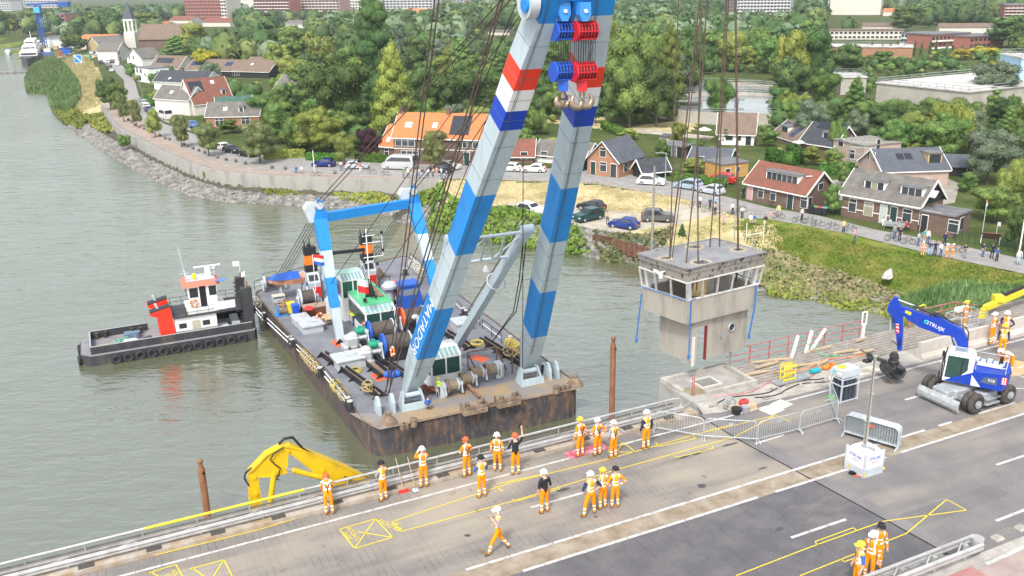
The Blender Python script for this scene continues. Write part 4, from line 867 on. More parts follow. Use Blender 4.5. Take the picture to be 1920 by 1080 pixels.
k=MB(); q=D(612,557); k.push(Matrix.Translation(q)); k.cyl((0,0,0),(0,0,2),.55,n=12); k.cyl((0,0,2),(0,0,2.3),.7,n=12)
for i in range(5): k.cyl((random.uniform(-.4,.4),random.uniform(-.3,.3),2.2),(random.uniform(-.4,.4),random.uniform(-.3,.3),6.),.13,n=6)
k.build('pipe_cluster',m_lg,FC,True)
for x,y in ((712,520),): dparts('fairlead',x,y,lambda m:m.cyl((0,0,0),(0,0,1.1),.8,.1,n=14),m_rd)
dparts('deck_frame',722,545,lambda m:(m.tube([(-.6,0,0),(-.6,0,1.6),(.6,0,1.6),(.6,0,0)],.05,5)),m_blk)
dparts('deck_stair',800,615,lambda m:[m.box((0,-1+k*.35,.2+.12*k),(1.8,.25,.08)) for k in range(7)],m_brt)
FE=R(59); Ff=-Vv     # the frame leans this way, over the front
Ax=(Ff*c_(FE)+Vector((0,0,s_(FE)))); N1=(Ff*s_(FE)-Vector((0,0,c_(FE))))
O1=(D(772,748)+D(995,702))/2;
N1=Ax.cross(U)*-1 if Ax.cross(U).dot(N1)<0 else Ax.cross(U); N1.normalize()
def FP(px,py): return PPL(px,py,O1,N1)
m_ab=mat('crane_blue',(.012,.225,.60),.45,var=(1.4,(.02,.155,.48),.5,.78,(1.6,1.6,.3)),bump=(1.2,.12,.03)); m_ag=mat('crane_grey',(.42,.50,.54),.45,var=(1.3,(.33,.385,.41),.48,.78,(1.8,1.8,.25)),bump=(1.2,.12,.03))
m_ar=mat('flag_red',(.80,.05,.02),.42); m_aw=mat('flag_white',(.78,.78,.77),.42); m_adb=mat('flag_blue',(.008,.05,.42),.42)
AM=[m_ab,m_ag,m_ar,m_aw,m_adb,mat('weld_seam',(.10,.13,.15),.7)]
DEP=1.75
def legmesh(mid,right,bands,name,top_up):
 def ipx(pl,y):
  for a,b_ in zip(pl[:-1],pl[1:]):
   if a[1]<=y<=b_[1]: t=(y-a[1])/(b_[1]-a[1]); return (a[0]+(b_[0]-a[0])*t,y)
  a,b_=(pl[0],pl[1]) if y<pl[0][1] else (pl[-2],pl[-1]); t=(y-a[1])/(b_[1]-a[1]); return (a[0]+(b_[0]-a[0])*t,y)
 stations=[]
 for y,m in bands:
  p=FP(*ipx(mid,y))
  h=(p-O1).dot(Ax); lo,hi=-80,900
  for _ in range(40):
   mm=(lo+hi)/2
   if (FP(*ipx(right,mm))-O1).dot(Ax)>h: lo=mm
   else: hi=mm
  r=FP(*ipx(right,(lo+hi)/2)); stations.append((p,r,m,h))
 return stations
Lm=[(1022,0),(1010,45),(976,131),(949,210),(937,246),(892,369),(854,480),(817,582),(782,676),(772,709),(757,752)]
Lr=[(1052,0),(1041,45),(1015,135),(992,200),(977,246),(930,366),(887,477),(851,578),(817,672),(805,701),(774,747)]
Rm=[(1108,0),(1104,45),(1092,131),(1079,202),(1075,239),(1052,355),(1031,456),(1012,550),(996,635),(980,702)]
Rr=[(1154,0),(1146,42),(1135,125),(1120,199),(1112,232),(1086,347),(1064,450),(1044,543),(1026,627),(1021,649),(1000,700)]
def buildleg(mid,right,bands,text=None):
 st=legmesh(mid,right,bands,'',0); leg=None
 k=MB();
 def ring(p,r,dep): return [p,r,r-N1*dep,p-N1*dep]
 hs_=[s[3] for s in st]; hmin=hs_[-1]
 for i in range(len(st)-1):
  p,r,m,h=st[i]; p2,r2,_,h2=st[i+1]
  d1=DEP*min(1,.35+ (h-hmin)/5.); d2=DEP*min(1,.35+(h2-hmin)/5.)
  k.mi(m); k.loft([ring(p2,r2,d2),ring(p,r,d1)],cap=(i in(0,len(st)-2)))
 k.mi(5)
 for i in range(len(st)-2):
  (p,r,m,h),(p2,r2,_,h2)=st[i],st[i+1]; n_=max(1,int(abs(h-h2)/2.6))
  for j in range(n_):
   f=(j+.5)/n_; a,b_=p.lerp(p2,f)+N1*.004,r.lerp(r2,f)+N1*.004; k.bar(a,b_,.012,.03,up=N1); k.bar(a-N1*.004,a-N1*DEP*.95-U*.004,.012,.03,up=U)
 k.tube([st[i][0].lerp(st[i][1],.22)+N1*.03 for i in range(len(st)-1)],.02,4); k.tube([st[i][0].lerp(st[i][1],.3)+N1*.03 for i in range(len(st)-1)],.013,4)
 o=k.build('crane_leg',AM,FC,True); OFF[o.name]=OFF[FC.name]; return o,st
lb,lst=buildleg(Lm,Lr,[(-60,0),(45,1),(131,2),(171,3),(210,4),(246,1),(369,0),(480,1),(582,0),(676,1),(709,1),(752,1)])
rb,rst=buildleg(Rm,Rr,[(-60,0),(30,1),(128,2),(166,3),(202,4),(239,1),(355,0),(456,1),(550,0),(635,1),(665,1),(702,1)])
pA,pB=lst[8][0],lst[9][0]   # blue band between y 582 and 676
ld=(pB-pA).normalized(); L_=(pB-pA).length
sideN=-(ld.cross(N1)); sideN.normalize()
if sideN.dot(U)>0: sideN=-sideN
Mt=frameM((pA+pB)/2-N1*DEP*.5+sideN*.03,ld,sideN)
textmesh('MATADOR',1.22,Mt@Matrix.Diagonal((1,1.05,1,1)),mat('sign_white',(.85,.85,.85),.5),lb,'lettering',OFF[FC.name])
Cl=lst[1][0]; hT=(FP(1010,45)-O1).dot(Ax)
def G(u,h,d=0.): return O1+U*u+Ax*h+N1*d
uL=(lst[1][0]-O1).dot(U); uR=(rst[1][1]-O1).dot(U); uLi=(lst[1][1]-O1).dot(U); uRi=(rst[1][0]-O1).dot(U)
h1=(FP(1075,2)-O1).dot(Ax); h2=(FP(1078,42)-O1).dot(Ax); h3=h1+3.2
k=MB(); k.ext([G(uLi-.1,h1,.0),G(uRi+.3,h1,.0),G(uRi+.2,h3,.0),G(uLi,h3,.0)],-N1*DEP)
um=(FP(1079,20)-O1).dot(U)
k.ext([G(um-.16,h1,-.02),G(um+.16,h1,-.02),G(um+.1,h2,-.02),G(um-.1,h2,-.02)],-N1*.5)
for u0,u1 in ((uLi-.05,um),(um,uRi+.25)):
 for (ux,sg) in ((u0,1),(u1,-1)):
  k.ext([G(ux,h1+.01,-.03),G(ux+sg*.45,h1+.01,-.03),G(ux+sg*.14,h1-.14,-.03),G(ux,h1-.5,-.03)],-N1*(DEP-.1))
k.ext([G(uLi,h1-1.4,-DEP+.2),G(uRi+.1,h1-1.4,-DEP+.2),G(uRi,h1,-DEP+.2),G(uLi,h1,-DEP+.2)],-N1*.1)
k.build('head_beam',m_ab,FC,True)
k=MB(); q=FP(1000,14)-N1*.6; k.cyl(q-U*.3,q+U*.25,.95,n=18); k.mi(1); k.cyl(FP(1000,14)-N1*.3-U*.45,FP(1000,14)-N1*.3-U*.3,.42,n=14); k.build('head_sheave',[m_lg,m_ab],FC,True)
def rib(pa,pb,w_,mat_,name,za=None):
 k=MB(); k.bar(pa,pb,w_,w_,up=U); return k.build(name,mat_,FC,True)
pinR=FP(1006,462)-N1*DEP; pinL=FP(858,490)-N1*(DEP+.6);
pinL=pinR+(lst[7][0]-rst[7][0]).normalized()*((lst[7][1]-rst[7][0]).length)
foR=D(836,668)+U*.4
foL=D(797,676)
k=MB(); k.bar(pinR,foR,.68,.62,up=U); k.build('back_strut',m_ag,FC,True)
k=MB(); k.bar(pinL,foL,.68,.62,up=U); k.build('back_strut',m_ag,FC,True)
k=MB(); k.cyl(pinR-U*.45,pinR+U*.45,.34,n=12); k.build('hinge',m_ag,FC,True); k=MB(); k.cyl(pinL-U*.4,pinL+U*.4,.34,n=12); k.build('hinge',m_ag,FC,True)
sdir=(foR-pinR).normalized()
t0,t1_=pinR+sdir*.3,pinR+sdir*3.6
b0,b1__=pinL+sdir*.3,pinL+sdir*3.6
k=MB(); k.tube([t0,b0],.13,8); k.tube([t1_,b1__],.12,8)
for i in range(4):
 a=t0.lerp(b0,i/4) if i%2==0 else t1_.lerp(b1__,i/4); c=t1_.lerp(b1__,(i+1)/4) if i%2==0 else t0.lerp(b0,(i+1)/4); k.tube([a,c],.085,6)
for i in range(1,4): k.tube([t0.lerp(b0,i/4+.02),t1_.lerp(b1__,i/4-.08)],.08,6)
k.build('truss',m_ag,FC,True)
for f_ in (.35,.7):
 q=t1_.lerp(b1__,f_); k=MB(); k.cyl(q,q-Vector((0,0,.5)),.03,n=4); k.cyl(q-Vector((0,0,.5)),q-Vector((0,0,.9)),.12,.28,n=10); k.build('work_lamp',m_wh,FC,True)
for (px,py) in ((775,764),(995,718)):
 q=D(px,py); M=Matrix.Translation(q)@Matrix.Rotation(UA,4,'Z'); k=MB(); k.push(M)
 for sx in (-1,1):
  k.ext([(sx*.95-.06,-.3,0),(sx*.95-.06,.9,0),(sx*.7-.06,.65,1.3),(sx*.7-.06,.1,1.35)],(.14,0,0))
 k.ext([(-1.05,-.5,0),(1.05,-.5,0),(.98,-.4,.55),(-.98,-.4,.55)],(0,.15,0)); k.cyl((-.8,.45,.9),(.8,.45,.9),.22,n=10); k.build('leg_shoe',m_ag,FC,True)
 for sx in (-1.75,-2.9) if px<900 else (1.6,2.3):
  k=MB(); k.push(M); prof_=[(-.6,0),(-.55,.8),(-.25,1.35),(.1,1.4),(.4,1.0),(.6,0)]
  k.ext([(sx,y+.3,z) for y,z in prof_],(.25,0,0)); k.ext([(sx+.06,y*.5+.3,z*.6+.2) for y,z in prof_],(-.1,0,0)); k.build('anchor_lug',m_ag,FC,True)
fL=D(638,637);
def topof(foot,px,py):
 best=None
 for h in np.arange(6,24,.1):
  for kk in np.arange(-6,8,.1):
   q=foot+Vv*kk+Vector((0,0,h)); e=pj(q); d=abs(e[0]-px)+abs(e[1]-py)
   if best is None or d<best[0]: best=(d,q)
 return best[1]
tL=topof(fL,600,408); fR=fL+U*((D(835,600)-fL).dot(U)*.97); tR=topof(fR,775,380)
k=MB()
def pleg(f,t_,segs):
 k=MB(); N=len(segs)
 for i in range(N):
  a,m=segs[i]; b_=segs[i+1][0] if i+1<N else 1.
  k.mi(m); p=f.lerp(t_,a); q=f.lerp(t_,b_); w0=.5+.35*a; w1=.5+.35*b_
  def rg(c,w_): return [c-U*w_*.7-Vv*w_*.6,c+U*w_*.7-Vv*w_*.6,c+U*w_*.7+Vv*w_*.6,c-U*w_*.7+Vv*w_*.6]
  k.loft([rg(p,w0),rg(q,w1)])
 return k.build('portal_leg',AM,FC,True)
pleg(fL,tL,[(0,1),(.27,0),(.52,1),(.74,0)]); pleg(fR,tR,[(0,1),(.25,0),(.52,1),(.74,0)])
k=MB(); k.bar(tL+U*.2,tR-U*.2,.7,.85); k.build('portal_beam',m_ab,FC,True)
for q in (tL,tR):
 k=MB(); k.ext([q-U*.6-Vv*.3,q+U*.7-Vv*.3,q+U*.25-Vv*.3+Vector((0,0,1.7)),q-U*.1-Vv*.3+Vector((0,0,1.7))],Vv*.15); k.ext([q-U*.6+Vv*.3,q+U*.7+Vv*.3,q+U*.25+Vv*.3+Vector((0,0,1.7)),q-U*.1+Vv*.3+Vector((0,0,1.7))],Vv*.15); k.mi(1)
 c=q-U*.9+Vector((0,0,.5)); k.ext([c+Vector((0,0,-.9))-U*.1,c+Vector((0,0,-.9))+U*.5,c+U*.55+Vector((0,0,.9)),c-U*.1+Vector((0,0,1.0)),c-U*.5+Vector((0,0,.4))],Vv*.9)
 k.cyl(q+Vector((0,0,1.2))-Vv*.4,q+Vector((0,0,1.2))+Vv*.5,.35,n=10); k.mi(2); k.box(q+Vector((0,0,.8)),(.25,.3,1.1)); k.build('portal_head',[m_ab,m_lg,m_blk],FC,True)
m_w=mat('steel_wire',(.11,.075,.06),.6,.3); m_w2=mat('dark_wire',(.03,.028,.028),.6,.2)
def wire(name,a,b_,r=.05,m=m_w,sag=0.):
 k=MB(); a=Vector(a);b_=Vector(b_); N=6 if sag else 1
 k.tube([a.lerp(b_,i/N)-Vector((0,0,sag*4*(i/N)*(1-i/N))) for i in range(N+1)],r,5); return k.build(name,m,FC,True)
headL=G(uL+.3,h1+2.2,-1.2); headR=G(uR-.3,h1+2.2,-1.2)
for dx in (-.25,.25):
 wire('back_stay',tL+Vector((0,0,1.4))+U*dx,headL+U*dx*1.2,.045); wire('back_stay',tR+Vector((0,0,1.4))+U*dx,headR+U*dx*1.2,.045)
 wire('hoist_wire',D(727,735)+U*dx*.6,FP(857+dx*16,2)+Ax*4-N1*3,.045)
wf_=D(700,652,2)
for (a,b_) in (((870,612),(985,60)),((760,640),(918,2)),((905,640),(1002,350)),((1000,690),(1003,455))): pass
for a,b_,r in ((D(720,742,.5),G(uL-1.,h1+3,-2.5),.055),(D(727,742,.5),G(uL-.8,h1+3,-2.5),.055),(D(741,655,1.5),G(uLi,h1+1,-DEP-.5),.03),(D(714,632,1.5),G(uLi-1,h1+1,-DEP-.5),.03),(D(773,612,1.5),G(uRi,h1+1,-DEP-.5),.03),(D(590,575,1.5),G(uLi+.5,h1+1,-DEP-.5),.03),(D(873,590,1.),pinR+Vector((0,0,1)),.05),(D(690,560,1.),G(uLi+1,h1-3,-DEP-.5),.035),(D(980,690,1.),FP(1000,330)-N1*DEP,.03)): wire('hoist_wire',a,b_,r,m_w2 if r<.05 else m_w)
for (q,wn) in ((tL-U*.8+Vector((0,0,-.4)),D(514,543,1.1)),(tR-U*.8+Vector((0,0,-.4)),D(668,532,1.1))):
 k=MB()
 for i in range(9):
  o_=U*(-.7+i*.17); k.tube([wn+o_*.9+Vv*(.2*(i%2)),q+U*(-.5+i*.16)+Vv*(.15*(i%2))],.022,4)
 k.build('rope_fall',m_w2,FC,True)
k=MB(); a=pinR+sdir*1.2-N1*-.3; c=D(922,642,.9)
for o_ in (0,.25):
 mid_=(a+c)/2+Vector((.6,-.2,-1.2)); k.tube([a+U*o_,a.lerp(mid_,.5)+U*(o_+.1)+Vector((0,0,-.1)),mid_+U*o_,c],.045,5)
k.build('hanging_sling',m_w2,FC,True)
k=MB(); q=pinR+sdir*7.2; k.torus(q-N1*-.1,.75,.06,sdir,n=18); k.build('sling_ring',m_lg,FC,True)
def dthing(name,px,py,lab,cat,group=None,z=0.,rz=0.): return thing(name,D(px,py,z),lab,cat,group,UA+rz)
m_lo=mat('life_ring_orange',(.85,.16,.02),.5)
def lifering(loc,axis,lab):
 k=MB(); k.torus((0,0,0),.33,.085,axis,n=18,m=8); o=k.build('life_ring',m_lo); o.location=loc; tag(o,lab,'life ring','life rings');
 a=Vector(axis).normalized(); u=a.orthogonal().normalized(); v=a.cross(u); OFF[o.name]=Vector()
 for i in range(4):
  k=MB(); d=u*c_(PI/2*i+.6)+v*s_(PI/2*i+.6); k.cyl(d*.33-a.cross(d)*.05,d*.33+a.cross(d)*.05,.1,n=8); k.build('white_band',m_wh,o)
 return o
lifering(FP(753,681)-N1*1.2+sideN*.35,sideN,'orange life ring hanging on the lower part of the left crane leg')
lifering(D(600,594,.9),(U.x*.3-Vv.x,-Vv.y,.4),'orange life ring on the brown box beside the rear portal leg')
lifering(D(682,612,1.2),(-.6,-.7,.3),'orange life ring beside the red jacket in front of the deckhouse')
t_=dthing('storage_box',594,590,'long brown deck box with a red bag on top','box'); k=MB(); k.box((0,0,.5),(2.6,1.3,1.)); k.build('box_body',mat('brown_box',(.17,.07,.04),.7),t_); k=MB(); k.bev((0,0,1.03),(2.7,1.4,.07),.02); k.build('lid',mat('box_lid',(.34,.25,.2),.7),t_)
k=MB(); q=D(583,580,1.15); [k.ell((random.uniform(-.5,.5),random.uniform(-.25,.25),.1),(.35,.3,.16),8,5) for i in range(5)]
o=k.build('red_bag',m_red); o.location=q; tag(o,'crumpled red bag on the long brown deck box','bag')
for i,(x,y,m,lab) in enumerate(((547,589,mat('drum_yellow',(.80,.66,.02),.4),'yellow plastic bin on deck beside the blue bin'),(555,592,mat('bin_blue',(.02,.10,.62),.4),'bright blue plastic bin on deck beside the yellow bin'))):
 t_=dthing('wheelie_bin',x,y,lab,'bin','bins on the deck'); k=MB(); k.loft([[(-.28,-.3,.05),(.28,-.3,.05),(.28,.3,.05),(-.28,.3,.05)],[(-.36,-.38,1.15),(.36,-.38,1.15),(.36,.38,1.15),(-.36,.38,1.15)]]); k.build('bin_body',m,t_)
 k=MB(); k.bev((0,0,1.2),(.8,.84,.1),.03); k.build('lid',m,t_); k=MB(); k.cyl((-.3,-.32,.12),(-.2,-.32,.12),.12,n=8); k.cyl((.2,-.32,.12),(.3,-.32,.12),.12,n=8); k.build('wheel',m_blk,t_)
t_=dthing('picnic_table',616,607,'bare wooden picnic table on the barge deck beside the portal leg','picnic table'); m_wd=mat('bare_wood',(.45,.33,.2),.8,var=(4,(.55,.42,.28),.4,.6))
k=MB(); [k.box((x,0,.74),(.16,1.7,.05)) for x in (-.36,-.18,0,.18,.36)]; k.build('table_top',m_wd,t_)
for x in (-.75,.75): k=MB(); k.box((x,0,.44),(.26,1.7,.05)); k.build('seat',m_wd,t_)
k=MB(); [(k.bar((-.7,y,0),(-.3,y,.72),.06,.1),k.bar((.7,y,0),(.3,y,.72),.06,.1),k.bar((-.8,y,.4),(.8,y,.4),.06,.1)) for y in (-.6,.6)]; k.build('leg_frame',m_wd,t_)
t_=dthing('lifeboat',548,557,'small rescue boat under a blue cover with an orange hull on the aft deck','boat',z=.0)
k=MB(); rg=[]
for x,w_,z0 in ((-2.3,.2,1.9),(-1.6,.8,1.5),(0,1.05,1.4),(1.6,.95,1.4),(2.1,.8,1.5)): rg.append([(x,-w_,2.3),(x,-w_*.7,z0+.2),(x,0,z0),(x,w_*.7,z0+.2),(x,w_,2.3)])
k.loft(rg,closed=False,cap=True); k.build('boat_hull',mat('orange_hull',(.75,.28,.16),.5,var=(2,(.8,.5,.35),.4,.6)),t_)
k=MB(); rg=[[(x,-w_-.05,2.3),(x,0,2.3+h_),(x,w_+.05,2.3)] for x,w_,h_ in ((-2.35,.2,.1),(-1.6,.8,.45),(0,1.05,.6),(.9,1.,.5))]; k.loft(rg,closed=False,cap=True); k.build('cover',m_blu,t_)
k=MB(); [k.box((x,0,.7),(.15,1.2,1.4)) for x in (-1.2,1.2)]; k.build('cradle',m_lg,t_)
t_=dthing('deck_winch',533,590,'small blue deck winch wound with rope beside the yellow bin','winch'); k=MB(); k.cyl((-.5,0,.45),(.5,0,.45),.35,n=12); k.build('drum',m_rd,t_); k=MB(); [k.cyl((x,0,.45),(x+.1,0,.45),.5,n=12) for x in (-.6,.5)]; k.box((1.,0,.4),(.8,.5,.5)); k.box((0,0,.08),(1.9,.9,.12)); k.build('winch_frame',mat('mid_blue',(.03,.2,.5),.5),t_)
t_=dthing('fuel_heap',540,578,'heap of coiled brown hoses and scrap on the aft deck','scrap heap'); k=MB(); [k.torus((random.uniform(-.8,.8),random.uniform(-.5,.5),random.uniform(.1,.7)),random.uniform(.2,.4),.07,(random.random()-.5,random.random()-.5,.6),n=10,m=5) for i in range(16)]; k.build('coil',mat('brown_hose',(.3,.2,.13),.8),t_); k=MB(); k.ell((.3,.2,.3),(.6,.5,.3),8,5); k.build('sack',mat('sack_tan',(.42,.32,.2),.9),t_)
t_=dthing('deck_bench',523,568,'pale folding table standing alone on the aft deck','table'); k=MB(); k.box((0,0,.85),(1.3,.9,.06)); k.build('table_top',mat('pale_board',(.5,.5,.42),.8),t_); k=MB(); [k.cyl((x,y,0),(x,y,.85),.04,n=5) for x in (-.6,.6) for y in (-.4,.4)]; k.box((0,0,.35),(1.1,.7,.4)); k.build('leg_frame',m_lg,t_)
for (x,y,lab) in ((667,696,'yellow rope coil lying on deck beside the pale hatch'),):
 k=MB(); [k.torus((random.uniform(-.05,.05),random.uniform(-.05,.05),.05+i*.05),.55-.06*i,.05,(0,0,1),n=18,m=5) for i in range(5)]; o=k.build('rope_coil',m_ropey); o.location=D(x,y); tag(o,lab,'rope','rope coils')
for (x,y,lab,m) in ((693,738,'tan rope coil draped over the long black beam near the left crane foot',m_rope),(955,672,'tan rope coil draped over the right hand black beam',m_rope)):
 k=MB(); [k.torus((random.uniform(-.35,.35),random.uniform(-.25,.25),.5+random.uniform(-.1,.25)),.45,.07,(random.uniform(-.6,.6),random.uniform(-.6,.6),.7),n=14,m=5) for i in range(6)]; o=k.build('rope_coil',m); o.location=D(x,y); tag(o,lab,'rope','rope coils')
k=MB(); [k.torus((random.uniform(-.1,.1),random.uniform(-.1,.1),.9+i*.06),.55,.06,(0,0,1),n=16,m=5) for i in range(4)]; o=k.build('rope_coil',m_ropey); o.location=D(896,662); tag(o,'yellow rope coil on the black bollard frame between the crane legs','rope','rope coils')
def flag(loc,h,cols,lab,size=(.9,.55),rz=0.,polem=m_wh,ph=None,tilt=0.):
 t_=thing('flag',loc,lab,'flag',None,rz); k=MB(); k.cyl((0,0,0),(tilt,0,h),.03,n=5); k.build('flag_pole',polem,t_)
 k=MB(); nx_=6; nb=len(cols)
 for j in range(nb):
  z1=h-size[1]*j/nb; z0=h-size[1]*(j+1)/nb; k.mi(j)
  for i in range(nx_):
   x0,x1=tilt+.03+size[0]*i/nx_,tilt+.03+size[0]*(i+1)/nx_; w0,w1=.09*s_(x0*7),.09*s_(x1*7); dr=.25*size[1]
   k.add([(x0,w0,z0-dr*(x0/size[0])),(x1,w1,z0-dr*(x1/size[0])),(x1,w1,z1-dr*(x1/size[0])),(x0,w0,z1-dr*(x0/size[0])),(x0,w0+.01,z0-dr*(x0/size[0])),(x1,w1+.01,z0-dr*(x1/size[0])),(x1,w1+.01,z1-dr*(x1/size[0])),(x0,w0+.01,z1-dr*(x0/size[0]))],[(0,1,2,3),(7,6,5,4)],True)
 k.build('flag_cloth',cols,t_); return t_
flag(D(592,545,7.0),3.2,[m_red,m_wh,m_blu],'red white and blue flag flying at the left funnel of the crane barge',(.9,.9),UA)
flag(D(672,560,4.5),1.9,[m_wh,m_red],'limp white and red flag beside the aft wheelhouse',(1.0,1.3),UA)
t_=thing('lamp_post',D(606,545),'thin white pole with a yellow round marker behind the crane barge funnels','marker'); k=MB(); k.cyl((0,0,0),(0,0,9.6),.03,n=5); k.build('pole',m_wh,t_); k=MB(); k.ell((0,0,8.7),(.35,.35,.35),10,7); k.cyl((0,0,9.1),(0,0,9.7),.05,n=6); k.build('marker_ball',MT['drum_yellow'],t_)
m_hb=mat('block_blue',(.02,.10,.50),.4); m_hrd=mat('block_red',(.55,.02,.03),.4); m_bronze=mat('bronze_hook',(.30,.22,.15),.45,.7,var=(3,(.42,.34,.26),.4,.6))
HY=FP(1075,40).y
def hang(px,py,dy=0.): return PYd(px,py,HY+dy)
for i,(x0,mc,lab,word) in enumerate(((1058,m_hb,'left hook block painted blue hanging in the crane head, with a heavy double hook','blue'),(1096,m_hrd,'right hook block painted red hanging in the crane head, with a heavy double hook','red'))):
 top=hang(x0,58); low=hang(x0-2,134); hk=hang(x0-(2 if i==0 else 5),192); S_=HY/ (F_*c_(0))*1.0; w_=.62
 px1=(hang(x0+10,58)-top).length/10
 hw=20*px1; r=18*px1
 pad=thing('suspension_plate',hang(x0,20),'pale blue hanging plate with a pin that holds the '+word+' block','plate','hanging plates')
 k=MB(); c=Vector((0,-.75,0)); k.ext([c+U*(-11*px1)+Vector((0,0,16*px1)),c+U*(11*px1)+Vector((0,0,16*px1)),c+U*(12*px1)+Vector((0,0,-6*px1)),c+U*(6*px1)+Vector((0,0,-18*px1)),c+U*(-6*px1)+Vector((0,0,-18*px1)),c+U*(-12*px1)+Vector((0,0,-6*px1))],Vv*.5); k.build('plate_body',mat('plate_blue',(.05,.27,.72),.4),pad)
 k=MB(); k.cyl(c-Vv*.1,c,3.5*px1,n=10); k.build('pin',m_wh,pad)
 def blockbody(nm,cen,par):
  k=MB(); N=7
  for j in range(N):
   u=-hw+2*hw*j/(N-1); k.cyl(cen+U*(u-.03)+Vector((0,0,.02)),cen+U*(u+.03)+Vector((0,0,.02)),r,n=18)
  k.mi(1); k.cyl(cen-U*(hw*.95),cen+U*(hw*.95),r*.82,n=16); k.mi(0)
  k.cyl(cen-U*(hw+.08),cen-U*(hw-.05),r*1.05,n=18)
  for a in (-.9,0,.8): k.bar(cen-U*hw-Vv*r*1.02*c_(a)+Vector((0,0,r*s_(a))),cen+U*hw-Vv*r*1.02*c_(a)+Vector((0,0,r*s_(a))),.05,.06)
  return k.build(nm,[mc,m_blk],par,True)
 tb=thing('sheave_block',top,('upper '+word+' sheave block with ribs hung from the crane head'),'pulley block','sheave blocks')
 blockbody('block_body',top,tb)
 lb_=thing('hook_block',low,lab,'hook block','hook blocks')
 blockbody('block_body',low,lb_)
 k=MB(); q=hang(x0+(-2 if i==0 else -5),160); k.box(q,(.55,.5,.6)); k.mi(1); k.cyl(q,hk+Vector((0,0,.25)),.15,n=10); k.build('swivel',[mc,m_bronze],lb_,True)
 k=MB(); span=.34 if i==0 else .5
 for sg in (-1,1):
  pts=[hk+Vector((0,0,.3)),hk+Vector((0,0,-.05))]; ang=[-1.45,-1.1,-.7,-.2,.3,.75,1.1]
  cc=hk+U*sg*span*.55+Vector((0,0,.12)); pts=[hk+Vector((0,0,.1)),hk+Vector((0,0,-.2))+U*sg*.05]+[cc+U*sg*span*.75*c_(a)*1.0+Vector((0,0,span*.75*s_(a)))-Vector((0,0,.0)) for a in ang]
  k.tube(pts,[.17,.2,.22,.22,.2,.17,.14,.1,.04],8)
 k.build('hook',m_bronze,lb_,True)
 k=MB()
 for j in range(8):
  u=-hw*.9+1.8*hw*j/7; k.tube([top+U*u-Vv*r*.6,low+U*u-Vv*r*.6],.018,4)
  k.tube([top+U*(u+.08)+Vv*r*.6,low+U*(u+.08)+Vv*r*.6],.018,4)
 k.build('hoist_ropes',m_w2,lb_,True)
m_cc=mat('cabin_concrete',(.355,.325,.28),.9,var=(1.0,(.22,.20,.17),.46,.72,(1.5,1.5,.35)),bump=(9,.25,.02)); m_cf=mat('stained_fascia',(.30,.275,.24),.9,var=(3.,(.055,.05,.042),.53,.62),bump=(9,.3,.02))
m_cr=mat('roof_felt',(.20,.20,.21),.9,var=(.9,(.26,.26,.265),.4,.6)); m_ci=mat('pale_plaster',(.48,.46,.42),.9,var=(1.5,(.35,.33,.30),.5,.7))
HB=thing('control_tower_cabin',B(30,5,1.1),'concrete bridge control cabin with ring of white framed windows, hanging from crane cables','cabin')
def ring3(L,F,Rr,z):
 l=B(*S(*L,z),z); f=B(*S(*F,z),z); r=B(*S(*Rr,z),z); return [f,r,l+r-f,l]
bt=ring3((1228,657),(1295,683),(1397,652),1.1); Xc=(bt[1]-bt[0]).normalized(); Yc=Vector((-Xc.y,Xc.x,0)); wdt=(bt[1]-bt[0]).length; dpt=(bt[3]-bt[0]).dot(Yc)
O=bt[0]
def C(x,y,z): return O+Xc*x+Yc*y+Vector((0,0,z))
CM=Matrix((Xc,Yc,Vector((0,0,1)))).transposed().to_4x4(); CM=Matrix.Translation(O)@CM
def cb(k,x0,x1,y0,y1,z0,z1): k.push(CM); k.bb(x0,x1,y0,y1,z0,z1); k.pop()
wth=.14; W_,Dp=wdt,dpt
dx0,dx1=.38,1.06     # doorway
k=MB(); cb(k,0,dx0,0,wth,0,2.5); cb(k,dx1,W_-1.35,0,wth,0,2.5); cb(k,W_-.95,W_,0,wth,0,2.5); cb(k,W_-1.35,W_-.95,0,wth,0,1.25); cb(k,W_-1.35,W_-.95,0,wth,1.65,2.5); cb(k,dx0,dx1,0,wth,1.95,2.5)
k.build('lower_wall',m_cc,HB,True)
k=MB(); cb(k,0,wth,wth+.003,Dp,0,2.5); k.build('lower_wall',m_cc,HB,True)
k=MB(); cb(k,W_-wth,W_,wth+.003,Dp,0,2.5); k.build('lower_wall',m_cc,HB,True)
k=MB(); cb(k,wth+.003,W_-wth-.003,Dp-wth,Dp,1.1,2.5); [k.box(tuple(C(random.uniform(0,W_),wth/2,-.03)),(random.uniform(.1,.4),.12,.12),rz=BA+.1) for i in range(0)]; k.build('lower_wall',m_cc,HB,True)
k=MB(); cb(k,0.02,.22,-.03,0.,-.15,1.5); k.build('broken_render',mat('bare_white_patch',(.6,.58,.54),.9),HB,True)
k=MB(); cb(k,dx1-.05,dx1+.003,-.02,wth+.01,.0,1.95); k.build('door_frame',mat('red_door_edge',(.22,.03,.03),.6),HB,True)
k=MB(); cb(k,dx0+.02,dx0+.05,wth,wth+.8,.9,1.95); k.build('inner_door',m_ci,HB,True)
k=MB(); k.torus(C(W_-1.15,-.01,1.45),.23,.05,Yc,n=16); k.build('porthole_ring',metal_grey,HB,True)
k=MB(); cb(k,W_-1.35,W_-.95,.02,.05,1.25,1.65); k.build('porthole_glass',m_dg,HB,True)
k=MB(); cb(k,2.0,2.13,-.07,0,1.05,1.4); k.build('wall_box',metal_grey,HB,True)
zS,zW,zF,zR=3.5,4.78,6.0,6.75
